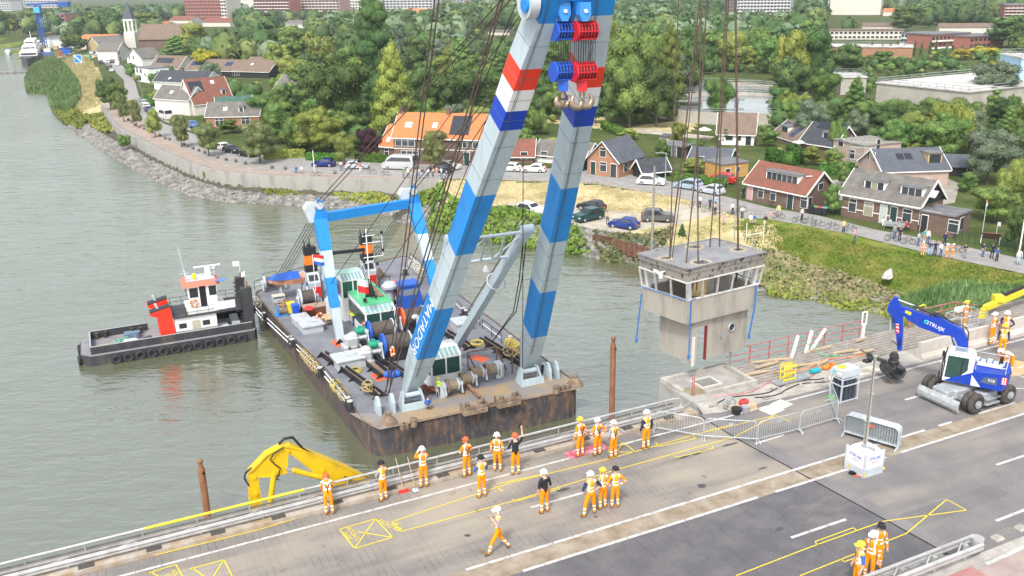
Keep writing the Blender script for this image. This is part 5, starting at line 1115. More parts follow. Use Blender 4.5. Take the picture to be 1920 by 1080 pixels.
r_s=ring3((1208,581),(1287,609),(1411.5,578),zS); r_w=ring3((1204,538),(1288,565),(1423,533),zW); r_f=ring3((1199,500),(1288,530),(1432,496.5),zF); r_r=ring3((1196,476),(1288,505),(1436,473),zR)
def shrink(r,d):
 c=sum(r,Vector())/4; return [c+(p-c)*(1-d/((p-c).length)) for p in r]
k=MB(); si,so_=shrink(r_s,.2),shrink(r_w,.2)
def ringwall(k,a,b_,ai,bi):
 for i in range(4):
  j=(i+1)%4; k.loft([[a[i],a[j],ai[j],ai[i]],[b_[i],b_[j],bi[j],bi[i]]])
ringwall(k,r_s,r_w,si,so_); k.build('parapet',m_cc,HB,True)
k=MB(); k.loft([r_s,[p+Vector((0,0,.15)) for p in shrink(r_s,-.0)]]); k.build('floor_slab',m_cc,HB,True)
k=MB(); ringwall(k,r_f,r_r,shrink(r_f,.25),shrink(r_r,.25)); k.build('roof_fascia',m_cf,HB,True)
k=MB();
def RQ(u,v,z=0.): return r_r[0]+(r_r[1]-r_r[0])*u+(r_r[3]-r_r[0])*v+Vector((0,0,z))
holes=[(.10,.58,.12),(.26,.14,.17),(.60,.80,.15),(.86,.32,.13)]
def inh(u,v):
 for a,b_,w_ in holes:
  if abs(u-a)<w_*.42 and abs(v-b_)<w_*.55: return True
 return False
us=sorted(set([0,1]+[round(a+s*w_*.42,4) for a,b_,w_ in holes for s in (-1,1)])); vs=sorted(set([0,1]+[round(b_+s*w_*.55,4) for a,b_,w_ in holes for s in (-1,1)]))
for i in range(len(us)-1):
 for j in range(len(vs)-1):
  if not inh((us[i]+us[i+1])/2,(vs[j]+vs[j+1])/2):
   q=[RQ(us[i],vs[j]),RQ(us[i+1],vs[j]),RQ(us[i+1],vs[j+1]),RQ(us[i],vs[j+1])]
   k.poly([p+Vector((0,0,-.003)) for p in q]); k.poly([p-Vector((0,0,.25)) for p in reversed(q)])
for a,b_,w_ in holes:
 u0,u1,v0,v1=a-w_*.42,a+w_*.42,b_-w_*.55,b_+w_*.55
 q=[RQ(u0,v0),RQ(u1,v0),RQ(u1,v1),RQ(u0,v1)]
 for i in range(4): k.poly([q[i]+Vector((0,0,-.003)),q[(i+1)%4]+Vector((0,0,-.003)),q[(i+1)%4]-Vector((0,0,.25)),q[i]-Vector((0,0,.25))])
k.build('roof_slab',m_cr,HB,True)
for a,b_,w_ in holes:
 k=MB()
 for i in range(14):
  t=2*PI*i/14; k.box(RQ(a+w_*.56*c_(t),b_+w_*.72*s_(t),.012),(.2,.12,.035),rz=random.random()*3)
 k.build('torn_felt_edge',mat('torn_edge',(.42,.37,.26),.9),HB,True)
k=MB()
for i in range(4): k.bar(r_r[i]+Vector((0,0,.02)),r_r[(i+1)%4]+Vector((0,0,.02)),.12,.05)
k.build('roof_edge',m_cr,HB,True)
nwin=[5,3,5,3]
for i in range(4):
 j=(i+1)%4; a0,a1=r_w[i],r_w[j]; b0_,b1_2=r_f[i],r_f[j]
 k=MB(); k.bar(a0+Vector((0,0,.04)),a1+Vector((0,0,.04)),.09,.08); k.bar(b0_-Vector((0,0,.03)),b1_2-Vector((0,0,.03)),.09,.06)
 for n_ in range(nwin[i]+1):
  f=n_/nwin[i]; k.bar(a0.lerp(a1,f),b0_.lerp(b1_2,f),.07,.09,up=Xc if i%2 else Yc)
 k.build('window_frame',mat('aged_white_frame',(.60,.60,.57),.6,var=(3,(.40,.38,.34),.5,.75)),HB,True)
for i in range(4):
 k=MB(); a=shrink(r_w,.35)[i]; b_=shrink(r_f,.35)[i]; k.bar(a,b_,.2,.2,up=Xc); k.build('corner_column',m_whr,HB,True)
k=MB(); cb(k,1.3,2.3,.9,1.0,2.6,4.6); k.build('inner_partition',m_ci,HB,True)
k=MB(); k.push(CM); k.box((1.1,.7,3.9),(1.0,.06,1.1),M=Matrix.Rotation(.25,4,'Y')); k.build('plywood_sheet',mat('plywood',(.55,.40,.20),.8,var=(3,(.62,.48,.27),.4,.6)),HB,True)
k=MB(); cb(k,3.2,3.3,.7,2.3,2.6,4.6); k.build('inner_partition',m_ci,HB,True)
k=MB(); q=C(-.15,.6,4.95); q=r_f[0].lerp(r_f[3],.42)+Vector((0,0,.25))-Xc*.12; k.cyl(q-Xc*.3-Vector((0,0,.05)),q-Xc*.3+Yc*.45,.07,n=8); k.cyl(q,q-Xc*.32,.04,n=6); k.cyl(q-Xc*.25-Vector((0,0,.3)),q-Xc*.25,.1,n=8); k.build('security_camera',m_whr,HB,True)
m_str=mat('blue_strap',(.03,.16,.48),.6)
def strapth(lab,pts,w_=.07):
 k=MB(); pts=[Vector(p) for p in pts]
 for a,b_ in zip(pts[:-1],pts[1:]): k.bar(a,b_,w_,.025,up=Yc)
 q=pts[-1]; k.torus(q-Vector((0,0,.06)),.07,.045,Yc,n=10,m=5); k.ell(q+Vector((0,0,.08)),(.07,.05,.09),8,5)
 single('lifting_strap',k,m_str,lab,'strap','blue straps',loc=pts[0])
fw=r_w[0].lerp(r_w[1],.03); f2=B(*S(1295,665,1.6),1.6)
p0=r_w[0].lerp(r_w[1],.05)-Yc*.04; p1=Vector((p0.x,p0.y,htop((p0.x,p0.y,0),668)))
strapth('blue strap hanging down the front corner of the cabin beside its doorway',[p0+Vector((0,0,.05)),p1])
p0=r_w[3]-Xc*.06; p0=PYd(1203,550,p0.y); p1=PYd(1193,637,p0.y); strapth('blue strap dangling in the air at the left side of the cabin',[p0,p1])
p0=r_w[1].lerp(r_w[0],.05)-Yc*.05; p1=PYd(1416,570,p0.y-.1); p2=PYd(1404,630,p0.y-.1); strapth('blue strap dangling at the right side of the cabin',[p0,p1,p2],.1)
k=MB(); pp=[r_w[3].lerp(r_w[0],f)-Xc*.06+Vector((0,0,.06)) for f in (0,.5,1)]+[r_w[0].lerp(r_w[1],.1)-Yc*.06+Vector((0,0,.05))]
for a,b_ in zip(pp[:-1],pp[1:]): k.bar(a,b_,.02,.05)
pp=[r_w[2].lerp(r_w[3],.6)+Vector((0,0,.5)),r_w[2]+Vector((0,0,.35)),r_w[1]+Vector((0,0,.12))-Yc*.05]
for a,b_ in zip(pp[:-1],pp[1:]): k.bar(a,b_,.02,.06)
k.build('tie_strap',m_str,HB,True)
YC=r_r[0].y
def cable(pts,lab,r=.035,yb=None):
 y0=yb; k=MB(); q=[PYd(x,y,y0) for x,y in pts]; d=(q[-1]-q[-2]).normalized(); q.append(q[-1]+d*7); k.tube(q,r,5)
 zz=q[1]; k.cyl(zz-Vector((0,0,.15)),zz+Vector((0,0,.2)),.07,n=6)
 low=q[0]-Vector((0,0,1.6)); k.tube([low,q[0]],r,5)
 single('hoist_cable',k,m_w,lab,'cable','hoist cables of the cabin',loc=q[0])
hp_=[RQ(a,b_) for a,b_,w_ in holes]
cable([(1256,476),(1282,270),(1312,0)],'rusty hoist cable rising from the left hole in the cabin roof',.04,hp_[0].y)
cable([(1261,477),(1285,290),(1316,0)],'second cable in the left roof hole, running just right of its neighbour',.025,hp_[0].y)
cable([(1287,487),(1303,330),(1326,0)],'slanting cable rising from the near edge of the front roof hole',.035,hp_[1].y)
cable([(1309,487),(1308,300),(1311,180)],'upright rusty cable rising from the middle of the front roof hole',.035,hp_[1].y)
cable([(1331,462),(1346,270),(1362,0)],'rusty cable at the left of the rear roof hole',.035,hp_[2].y)
cable([(1349,461),(1350,270),(1366,0)],'rusty cable at the right of the rear roof hole',.035,hp_[2].y)
cable([(1384,473),(1382,270),(1379,0)],'thick rusty hoist cable rising from the right roof hole of the cabin',.055,hp_[3].y)
cable([(1256,470),(1265,205),(1272,0)],'thin leftmost hoist cable passing in front of the far trees',.03,hp_[0].y)
T0=P(154,691,0); TA=R(24.5); TX=Vector((c_(TA),s_(TA),0)); TYv=Vector((-TX.y,TX.x,0))
TG=thing('push_tug',T0+TX*8.7+TYv*3,'black push tug with red funnels and white wheelhouse pushing against the crane pontoon','tug boat',None,0.)
TM=Matrix.Translation(T0)@Matrix.Rotation(TA,4,'Z')
def T(name,f,m,par=None):
 k=MB(); k.push(TM); f(k); o=k.build(name,m,par or TG,True); OFF[o.name]=OFF[TG.name]; return o
def TP(px,py,y):
 q=PPL(px,py,T0+TYv*y,TYv)-T0; return (q.dot(TX),q.z)
LT=(P(484,634,0)-T0).dot(TX); WT=5.6
m_tb=mat('tug_black',(.035,.037,.042),.5,var=(1.2,(.10,.085,.07),.5,.75,(1,1,.4))); m_td=mat('tug_deck',(.20,.20,.22),.6,var=(1.,(.28,.26,.25),.45,.65)); m_tr=mat('tug_red',(.80,.035,.015),.4); m_cor=mat('coral_roof',(.80,.16,.10),.5)
def hull(k):
 out=[(.9,0),(LT-.3,0),(LT,.6),(LT,WT-.6),(LT-.3,WT),(.9,WT),(0,WT-1.0),(0,1.0)]
 k.loft([[(x,y,z) for x,y in out] for z in (-.6,1.0)])
T('hull',hull,m_tb)
T('deck',lambda k:k.prism([(.9,.05),(LT-.3,.05),(LT-.1,.6),(LT-.1,WT-.6),(LT-.3,WT-.05),(.9,WT-.05),(.1,WT-1.0),(.1,1.0)],1.0,1.03),m_td)
def bul(k):
 for a,b_ in (((1.0,.5),(LT-.4,.5)),((1.0,.5),(1.0,WT-.5)),((1.0,WT-.5),(6.4,WT-.5)),((9,WT-.5),(LT-.4,WT-.5))): k.bar((*a,1.4),(*b_,1.4),.08,.75);
T('bulwark',bul,m_tb)
def cap_(k):
 for a,b_ in (((1.0,.5),(LT-.4,.5)),((1.0,.5),(1.0,WT-.5)),((1.0,WT-.5),(6.4,WT-.5))): k.bar((*a,1.79),(*b_,1.79),.12,.05)
T('bulwark_cap',cap_,mat('worn_grey_cap',(.35,.36,.37),.6))
for i in range(13):
 x=3.1+i*(LT-3.6)/12 if i<12 else None
 if i==12: break
 T('tyre_fender',lambda k:k.torus((x,-.12,.42),.36,.16,(0,1,0),n=16,m=8),mat('tyre_rubber',(.025,.026,.028),.75))
for y in (1.2,4.2): T('tyre_fender',lambda k:k.torus((-.12,y,.4),.36,.16,(1,0,0),n=16,m=8),MT['tyre_rubber'])
hx0=TP(332,634,.9)[0]; hx1=TP(409,617,.9)[0];
uz=3.2
h_=T('deckhouse',lambda k:(k.bb(hx0,hx1,.9,4.7,1.03,uz)),m_wh)
T('hull_stripe',lambda k:k.bb(hx0+.01,hx1+.02,.88,.9,1.75,1.8),m_blk,h_)
T('boat_deck',lambda k:(k.bb(hx0-.1,hx1+3.0,.7,4.9,uz+.003,uz+.1)),m_tb)
dxx=hx0+(hx1-hx0)*.40
T('door',lambda k:k.bb(dxx,dxx+.75,.84,.9,1.05,2.75),mat('tan_door',(.42,.38,.31),.6),h_)
for xx in (hx0+.7,hx0+(hx1-hx0)*.74): T('window',lambda k:k.bb(xx-.35,xx+.35,.86,.9,2.1,2.6),m_dg,h_)
for y in (.85,3.6):
 x0,_=TP(299,640,.9); x1=hx0+.02
 T('funnel',lambda k:(k.loft([[(x0+.25,y,1.03),(x1-.03,y,1.03),(x1-.03,y+.95,1.03),(x0+.25,y+.95,1.03)],[(x0+.15,y,3.9),(x1-.25,y,4.15),(x1-.25,y+.95,4.15),(x0+.15,y+.95,3.9)]]),k.ext([(x0+.2,y,3.55),(x0+.2,y,4.25),(x0-.55,y,4.1),(x0-.45,y,3.8)],(0,.95,0)),k.ext([(x0+.2,y,3.9),(x1-.25,y,4.1),(x1-.3,y,4.5),(x0+.2,y,4.25)],(0,.95,0))),m_tr)
 T('funnel_top',lambda k:k.ext([(x0-.5,y-.02,4.1),(x1-.3,y-.02,4.5),(x1-.3,y-.02,4.6),(x0-.5,y-.02,4.2)],(0,1.,0)),m_blk)
 T('exhaust_pipe',lambda k:(k.cyl((x0+.3,y+.5,4.3),(x0+.1,y+.5,4.9),.12,n=8)),m_lg)
wx0=TP(352,560,1.7)[0]; wx1=TP(408,545,1.7)[0]; WB=uz+.1+.5; WH=WB+2.25
def whf(k):
 y0,y1=1.5,4.1
 k.bb(wx0-.2,wx1+.6,1.1,4.5,uz+.12,WB-.05)
 k.loft([[(wx0+.25,y0,WB),(wx1-.2,y0,WB),(wx1-.2,y1,WB),(wx0+.25,y1,WB)],[(wx0-.05,y0,WH),(wx1,y0,WH),(wx1,y1,WH),(wx0-.05,y1,WH)]])
wh2=T('wheelhouse',whf,m_wh)
T('wheelhouse_roof',lambda k:k.loft([[(wx0-.35,1.2,WH+.003),(wx1+.3,1.2,WH+.003),(wx1+.3,4.4,WH+.003),(wx0-.35,4.4,WH+.003)],[(wx0+.15,1.7,WH+.45),(wx1-.1,1.7,WH+.45),(wx1-.1,3.9,WH+.45),(wx0+.15,3.9,WH+.45)]]),m_cor,wh2)
T('roof_top',lambda k:k.bb(wx0+.17,wx1-.12,1.72,3.88,WH+.453,WH+.49),m_lg,wh2)
for a,b_ in ((.1,.95),(1.95,2.7)): T('window',lambda k:k.bb(wx0+a+.1,wx0+b_+.05,1.46,1.5,WB+1.1,WH-.2),m_dg,wh2)
T('door_opening',lambda k:k.bb(wx0+1.15,wx0+1.75,1.455,1.5,WB+.05,WH-.1),mat('dark_opening',(.012,.012,.014),.9),wh2)
T('side_window',lambda k:k.ext([(wx0-.02,1.75,WB+1.1),(wx0-.02,3.85,WB+1.1),(wx0-.07,3.85,WH-.2),(wx0-.07,1.75,WH-.2)],(-.02,0,0)),m_dg,wh2)
T('solar_panel',lambda k:k.box((wx1+.35,1.2,WH+.35),(1.1,.6,.05)),mat('panel_blue',(.02,.15,.5),.2,spec=.8),wh2)
lifering(TM@Vector((wx0+.5,1.36,WB+.55)),(TM.to_3x3()@Vector((0,1,.1))),'orange life ring on the wheelhouse wall of the push tug')
T('radar_scanner',lambda k:(k.bb(wx0+2.0,wx0+2.5,2.5,3,WH+.5,WH+1.4),k.box((wx0+2.25,2.7,WH+1.55),(2.6,.14,.12))),m_whr,wh2)
T('satellite_dome',lambda k:(k.cyl((wx0+2.9,2.9,WH+.5),(wx0+2.9,2.9,WH+1.1),.06,n=6),k.ell((wx0+2.9,2.9,WH+1.25),(.25,.25,.22),10,6)),m_whr,wh2)
T('yellow_beacon',lambda k:k.cyl((wx0+.9,2.2,WH+.55),(wx0+.9,2.2,WH+1.05),.2,n=10),MT['drum_yellow'],wh2)
T('tug_mast',lambda k:(k.cyl((wx0+.1,1.9,WH+.4),(wx0-.25,1.9,WH+4.0),.05,n=6),k.bar((wx0+.2,1.9,WH+.3),(wx0,1.9,WH+1.6),.16,.16),k.bar((wx0-.5,1.9,WH+1.3),(wx0+.5,1.9,WH+1.3),.05,.05)),m_lg,wh2)
def trail(k):
 pts=[(hx0-.05,.75),(hx1+2.9,.75)]
 for z in (.5,.95): k.tube([(hx0-.05,.75,uz+z),(wx1+.8,.75,uz+z)],.025,4); k.tube([(hx0-.05,.75,uz+z),(hx0-.05,4.8,uz+z)],.025,4); k.tube([(hx0-.05,4.8,uz+z),(hx1+2.9,4.8,uz+z)],.025,4)
 for i in range(6): k.cyl((hx0+i*1.1,.75,uz+.1),(hx0+i*1.1,.75,uz+.95),.025,n=4); k.cyl((hx0+i*1.1,4.8,uz+.1),(hx0+i*1.1,4.8,uz+.95),.025,n=4)
T('deck_railing',trail,m_blk)
T('name_board',lambda k:k.bb(hx1-.1,hx1+1.9,.7,.74,uz+.35,uz+1.15),m_whr)
for y in (.7,4.0):
 kn=T('push_knee',lambda k:(k.bb(LT-1.1,LT-.05,y,y+.8,1.03,5.3 if y<2 else 5.5)),m_tb)
 for i in range(8): T('step',lambda k:k.box((LT-1.18,y+.4,1.8+i*.45),(.25,.6,.06)),m_tb,kn)
 T('knee_post',lambda k:(k.cyl((LT-.5,y+.4,5.3),(LT-.5,y+.4,5.95),.15,n=8)),m_rd,kn)
T('cross_walk',lambda k:(k.bb(hx1+1.9,LT-1.1,1.4,4.2,uz+.0,uz+.05)),m_rd)
for i,(x,y,a,b_,h) in enumerate(((hx1+.6,1.8,1.1,.9,.55),(hx1+1.9,1.8,.8,.7,.7),(hx1+1.9,3.2,.8,.7,.9))): T('deck_box',lambda k:k.bev((x,y,1.03+h/2),(a,b_,h),.05),m_lg)
for x,y in ((4.9,4.6),(5.6,4.4),(5.9,1.2),(6.3,1.4),(1.6,4.8),(2.4,4.8)): T('bollard',lambda k:(k.cyl((x,y,1.03),(x,y,1.6),.2,n=10),k.cyl((x,y,1.6),(x,y,1.66),.25,n=10)),[m_tb])
T('winch_hood',lambda k:(k.bev((4.6,1.3,1.35),(1.4,.8,.65),.15)),m_lg)
T('capstan',lambda k:(k.cyl((5.2,3.3,1.03),(5.2,3.3,1.7),.4,n=12),k.bev((4.5,3.9,1.3),(.9,.8,.5),.08)),mat('tug_bluegrey',(.12,.18,.25),.6))
k=MB(); [k.torus((random.uniform(-.7,.7),random.uniform(-.4,.4),.1+random.uniform(0,.2)),random.uniform(.2,.4),.05,(random.uniform(-.4,.4),random.uniform(-.4,.4),1),n=12,m=4) for i in range(12)]
o=k.build('rope_heap',mat('green_rope',(.18,.42,.30),.8)); o.location=TM@Vector((3.9,2.4,1.05)); tag(o,'tangled green rope heap on the aft deck of the push tug','rope')
k=MB(); [k.torus((random.uniform(-.7,.7),random.uniform(-.3,.3),.06+random.uniform(0,.08)),random.uniform(.15,.3),.035,(random.uniform(-.2,.2),random.uniform(-.2,.2),1),n=12,m=4) for i in range(7)]
o=k.build('rope_heap',m_ropey); o.location=TM@Vector((2.7,2.1,1.05)); tag(o,'loose yellow rope on the aft deck of the push tug left of the green heap','rope')
flag(TM@Vector((LT-.5,4.4,5.9)),1.3,[m_whr],'small white flag on the far push knee of the tug',(.7,.5),TA+2.6)
flag(TM@Vector((LT-.5,1.1,5.9)),1.1,[m_whr],'small white flag on the near push knee of the tug',(.3,.5),TA+2.6)
m_ey=mat('digger_yellow',(.66,.43,.008),.45,var=(2.2,(.45,.29,.02),.5,.75),bump=(3,.2,.03)); m_hose=mat('black_hose',(.02,.02,.022),.45)
ya=thing('excavator_arm',B(6.,2.6,0),'bright yellow bent excavator arm reaching up beyond the bridge rail','excavator arm')
def zz2(pts,sc,ox,oy): return [(ox+x/sc,oy+y/sc) for x,y in pts]
def prof(name,pts,t,th,m,par,off=0.):
 k=MB(); k.ext([PV(x,y,t)-BN*th/2 for x,y in pts],BN*th); return k.build(name,m,par,True)
TY=2.6
prof('stick',zz2([(128,720),(112,420),(190,405),(200,470),(240,720)],4.5,440,800),TY,.34,m_ey,ya)
prof('boom_knee',zz2([(108,430),(118,375),(160,330),(262,225),(400,150),(450,148),(440,215),(430,370),(395,385),(335,400),(190,408)],4.5,440,800),TY,.30,m_ey,ya)
prof('boom',zz2([(425,150),(460,138),(560,180),(760,265),(930,330),(1140,440),(1180,470),(1100,490),(900,500),(840,480),(700,400),(600,310),(470,212)],4.5,440,800),TY,.36,m_ey,ya)
for a,b_,r0,nm in (((430,357),(490,368),.05,'piston_rod'),((485,366),(775,440),.12,'cylinder'),((332,395),(298,660),.12,'cylinder')):
 k=MB(); A,B_=[PV(*zz2([q],4.5,440,800)[0],TY-.25) for q in (a,b_)]; k.cyl(A,B_,r0,n=10); k.build(nm,m_ey if r0>.06 else metal_grey,ya,True)
def hosepx(pl,sc,ox,oy,t,par,r=.03):
 k=MB(); k.tube([PV(*q,t) for q in zz2(pl,sc,ox,oy)],r,5); k.build('hydraulic_hose',m_hose,par,True)
for o_ in (0,10): hosepx([(120,500),(82,430+o_),(90,390+o_),(140,345)],4.5,440,800,TY-.2,ya); hosepx([(370,150-o_),(420,105-o_),(490,95-o_),(530,140-o_),(570,185-o_)],4.5,440,800,TY,ya,.04); hosepx([(570,185-o_),(700,265-o_),(900,350-o_),(1020,400-o_),(1130,440-o_)],4.5,440,800,TY-.1,ya)
hosepx([(410,175),(330,230),(300,280),(340,320),(385,350),(370,420),(350,440),(375,450)],4.5,440,800,TY-.25,ya)
for x,y in ((440,190),(155,410),(735,348),(172,545)): k=MB(); q=PV(*zz2([(x,y)],4.5,440,800)[0],TY); k.cyl(q-BN*.24,q+BN*.24,.09,n=10); k.build('pivot_pin',m_ey,ya,True)
pts_=zz2([(850,330),(930,360),(930,420),(850,400)],4.5,440,800)
q=PV(*zz2([(985,455)],4.5,440,800)[0],TY)-BN*.19; dv=(PV(*zz2([(1040,480)],4.5,440,800)[0],TY)-PV(*zz2([(930,425)],4.5,440,800)[0],TY)).normalized()
textmesh('STRUIJK',.3,frameM(q,dv,-BN),m_blk,ya,'lettering',OFF[ya.name])
for pl in ([(190,408),(335,400),(430,370),(440,215),(470,212),(700,400),(840,480)],[(118,375),(262,225),(400,150),(560,180),(930,330),(1140,440)]):
 p=[PV(*q,TY) for q in zz2(pl,4.5,440,800)]; k=MB(); [k.bar(a,b_,.44,.035,up=(0,0,1)) for a,b_ in zip(p[:-1],p[1:])]; k.build('flange_plate',m_ey,ya,True)
HA=R(-58); Hc=B(39.3,-3.9,0); Fh=BD*(-c_(HA))+BN*(-s_(HA)); Lh=Vector((-Fh.y,Fh.x,0))
m_eb=mat('digger_blue',(.008,.045,.38),.38,var=(2.,(.02,.05,.26),.5,.78),bump=(3,.15,.02)); m_ew=mat('digger_white',(.78,.78,.76),.35); m_eg=mat('digger_grey',(.28,.30,.32),.5,var=(2,(.36,.38,.40),.4,.7)); m_ty=mat('dusty_tyre',(.045,.042,.038),.85,var=(3,(.10,.09,.075),.4,.7))
EX=thing('wheeled_excavator',Hc,'blue and white wheeled excavator with raised boom and front blade on the bridge road','excavator')
BM=Matrix((BD,BN,Vector((0,0,1)))).transposed().to_4x4();
def bx(name,f,m,par=None,c=(39.3,-3.9)):
 k=MB(); k.push(Matrix.Translation(B(*c,0))@BM); f(k); o=k.build(name,m,par or EX,True); OFF[o.name]=OFF[(par or EX).name]; return o
HMx=Matrix.Translation(Hc)@Matrix((Fh,Lh,Vector((0,0,1)))).transposed().to_4x4()
def hx(name,f,m,par=None):
 k=MB(); k.push(HMx); f(k); o=k.build(name,m,par or EX,True); OFF[o.name]=OFF[(par or EX).name]; return o
for sx in (-1.1,1.2):
 for ty in (-1.2,1.15):
  wl_=bx('wheel',lambda k:[(k.torus((sx,ty+q,.53),.36,.165,(0,1,0),n=22,m=8),k.cyl((sx,ty+q-.12,.53),(sx,ty+q+.12,.53),.38,n=18)) for q in (-.17,.17)],m_ty)
  bx('rim',lambda k:(k.cyl((sx,ty-.36,.53),(sx,ty-.30,.53),.2,n=14),k.cyl((sx,ty-.42,.53),(sx,ty-.36,.53),.11,n=12)),m_eg,wl_)
bx('chassis',lambda k:(k.bev((0,0,.72),(3.0,1.1,.45),.08),k.box((-1.1,0,.53),(.25,1.7,.25)),k.box((1.2,0,.53),(.25,1.7,.25)),k.cyl((0,0,.9),(0,0,1.12),.6,n=18),k.bev((-1.5,.1,.72),(.8,.9,.35),.06),k.box((1.75,-.2,.6),(.4,.9,.35))),m_eg)
bx('step_box',lambda k:(k.bev((.1,-.95,.55),(1.0,.6,.55),.05),k.box((.1,-1.3,.3),(1.0,.3,.05)),k.box((.1,-1.3,.58),(1.0,.3,.05))),m_eg)
bx('dozer_blade',lambda k:(k.loft([[( -2.1+dx,y,z) for dx,z in ((.12,.12),(0,.3),(0,.5),(.1,.7),(.18,.7),(.1,.5),(.1,.3),(.2,.12))] for y in (-1.15,1.2)]),k.bar((-2.0,-.5,.45),(-1.2,-.4,.6),.12,.12),k.bar((-2.0,.5,.45),(-1.2,.4,.6),.12,.12)),mat('worn_blade_steel',(.40,.42,.43),.5,.3,var=(4,(.55,.57,.58),.45,.62)))
bx('rear_coupling',lambda k:(k.box((2.0,-.4,.65),(.35,.5,.3)),k.bar((2.1,-.6,.6),(2.25,-.6,1.1),.07,.07)),m_eg)
hx('engine_house',lambda k:(k.loft([[(1.05,.10,1.15),(-1.55,.10,1.12),(-1.75,.3,1.12),(-1.55,.97,1.12),(1.05,.97,1.15)],[(.0,.10,1.98),(-1.6,.10,1.98),(-1.82,.3,1.98),(-1.6,.97,1.98),(-.35,.97,1.9)]]),k.loft([[(.9,-.95,1.15),(.9,.05,1.15),(-1.75,.05,1.12),(-1.6,-.95,1.12)],[(.9,-.95,1.85),(.9,.05,1.85),(-1.8,.05,1.95),(-1.65,-.95,1.95)]])),m_eb)
hx('engine_deck',lambda k:[k.box((-1.35+i*.28,-.45+.2*(i%2),2.02),(.22,.5,.12)) for i in range(7)],m_lg)
def guardr(k):
 for y in (.9,-.85): k.tube([(-1.6,y,2.0),(-1.6,y,2.28),(-.3,y,2.28),(-.3,y,2.0)],.025,5)
 k.tube([(-1.6,-.85,2.28),(-1.6,.9,2.28)],.025,5)
hx('guard_rail',guardr,m_lg)
hx('exhaust_stack',lambda k:k.cyl((-1.3,-.3,2.0),(-1.3,-.3,2.4),.09,n=8),m_blk)
hx('blue_side_tray',lambda k:k.bb(-1.4,-.3,.1,.3,2.0,2.12),m_ew)
cab=hx('cab',lambda k:(k.loft([[(-.15,0,2.5),(1.06,0,2.5),(1.06,.95,2.5),(-.15,.95,2.5)],[(-.1,.05,2.7),(.98,.05,2.7),(.98,.9,2.7),(-.1,.9,2.7)]]),k.bb(-.18,1.1,.0,.95,1.13,1.32),k.bb(-.2,.03,0,.96,1.3,2.5),k.bar((1.06,.93,1.3),(1.0,.93,2.5),.06,.06),k.bar((1.06,.02,1.3),(1.0,.02,2.5),.06,.06),k.ext([(.03,.955,1.3),(.5,.955,1.32),(.03,.955,1.85)],(0,-.06,0)),k.ext([(-.62,.975,1.15),(-.18,.975,1.15),(-.18,.975,1.7)],(0,-.04,0))),m_ew)
hx('cab_glass',lambda k:(k.loft([[(.05,.05,1.33),(1.08,.05,1.33),(1.08,.92,1.33),(.05,.92,1.33)],[(.05,.05,2.48),(1.0,.05,2.48),(1.0,.92,2.48),(.05,.92,2.48)]])),m_gl,cab)
hx('door_pillar',lambda k:k.bb(.28,.33,.925,.95,1.33,2.48),m_blk,cab)
hx('front_guard',lambda k:(k.tube([(1.15,.9,1.25),(1.2,.9,2.0),(1.12,.9,2.6)],.03,5),k.tube([(1.15,.05,1.25),(1.2,.05,2.0),(1.12,.05,2.6)],.03,5),k.tube([(1.18,.9,2.2),(1.18,.05,2.2)],.03,5),k.box((1.2,.85,2.5),(.1,.2,.25)),k.box((1.25,1.15,1.5),(.05,.2,.35))),m_blk,cab)
hx('roof_hatch',lambda k:k.bb(.15,.75,.2,.75,2.7,2.73),mat('hatch_glass',(.25,.30,.32),.15,spec=.8),cab)
hx('warning_board',lambda k:[ (k.mi(i%2),k.bb(-1.72+i*.05,-1.67+i*.05,.985,.995,1.5,1.85)) for i in range(5)],[m_red,m_ew])
Mt_=HMx@frameM(Vector((-.95,.985,1.55)),(-1,0,0),(0,1,0))
hx('number_plate_area',lambda k:k.ext([(-.55,.98,1.4),(-1.3,.98,1.38),(-1.3,.98,1.75),(-.75,.98,1.72)],(0,.006,0)),mat('decal_grey',(.08,.11,.17),.5))
textmesh('918',.2,HMx@frameM(Vector((-1.05,.992,1.57)),(-1,0,0),(0,1,0)),m_ew,EX,'lettering',OFF[EX.name])
def HP(px,py,y=-.2): return PPL(px,py,Hc+Lh*y,Lh)
def hprof(name,pts,y,th,m):
 k=MB(); k.ext([HP(*q,y)-Lh*th/2 for q in zz2(pts,5.685,1560,540)],Lh*th); o=k.build(name,m,EX,True); OFF[o.name]=OFF[EX.name]; return o
bo=hprof('boom',[(700,195),(740,188),(1050,295),(1150,298),(1250,365),(1395,440),(1450,560),(1450,640),(1300,610),(1270,500),(1170,490),(930,405),(780,300),(720,262)],-.2,.34,m_eb)
stk=hprof('stick',[(672,92),(700,100),(722,150),(727,200),(757,290),(757,470),(745,660),(700,655),(688,500),(655,310),(598,250),(604,185),(645,112)],-.2,.26,m_eb)
hprof('stick_stripe',[(678,380),(712,385),(715,480),(692,485)],-.06+.0,.02,m_ew)
for i in range(3): hprof('stick_stripe',[(678,382+i*36),(713,398+i*36),(714,418+i*36),(680,402+i*36)],-.045,.02,m_red)
def hcyl(name,a,b_,y,r,m,n=8):
 k=MB(); A,B_=[HP(*q,y) for q in zz2([a,b_],5.685,1560,540)]; k.cyl(A,B_,r,n=n); o=k.build(name,m,EX,True)
hcyl('bucket_cylinder',(625,300),(620,490),-.2,.075,m_eg); hcyl('piston_rod',(620,490),(632,600),-.2,.04,metal_grey); hcyl('stick_cylinder',(700,125),(880,190),-.2,.05,metal_grey); hcyl('stick_cylinder',(880,190),(1120,290),-.2,.08,m_hose)
hcyl('boom_cylinder',(1290,530),(1330,620),.1,.05,metal_grey); hcyl('boom_cylinder',(1290,530),(1330,620),-.5,.05,metal_grey)
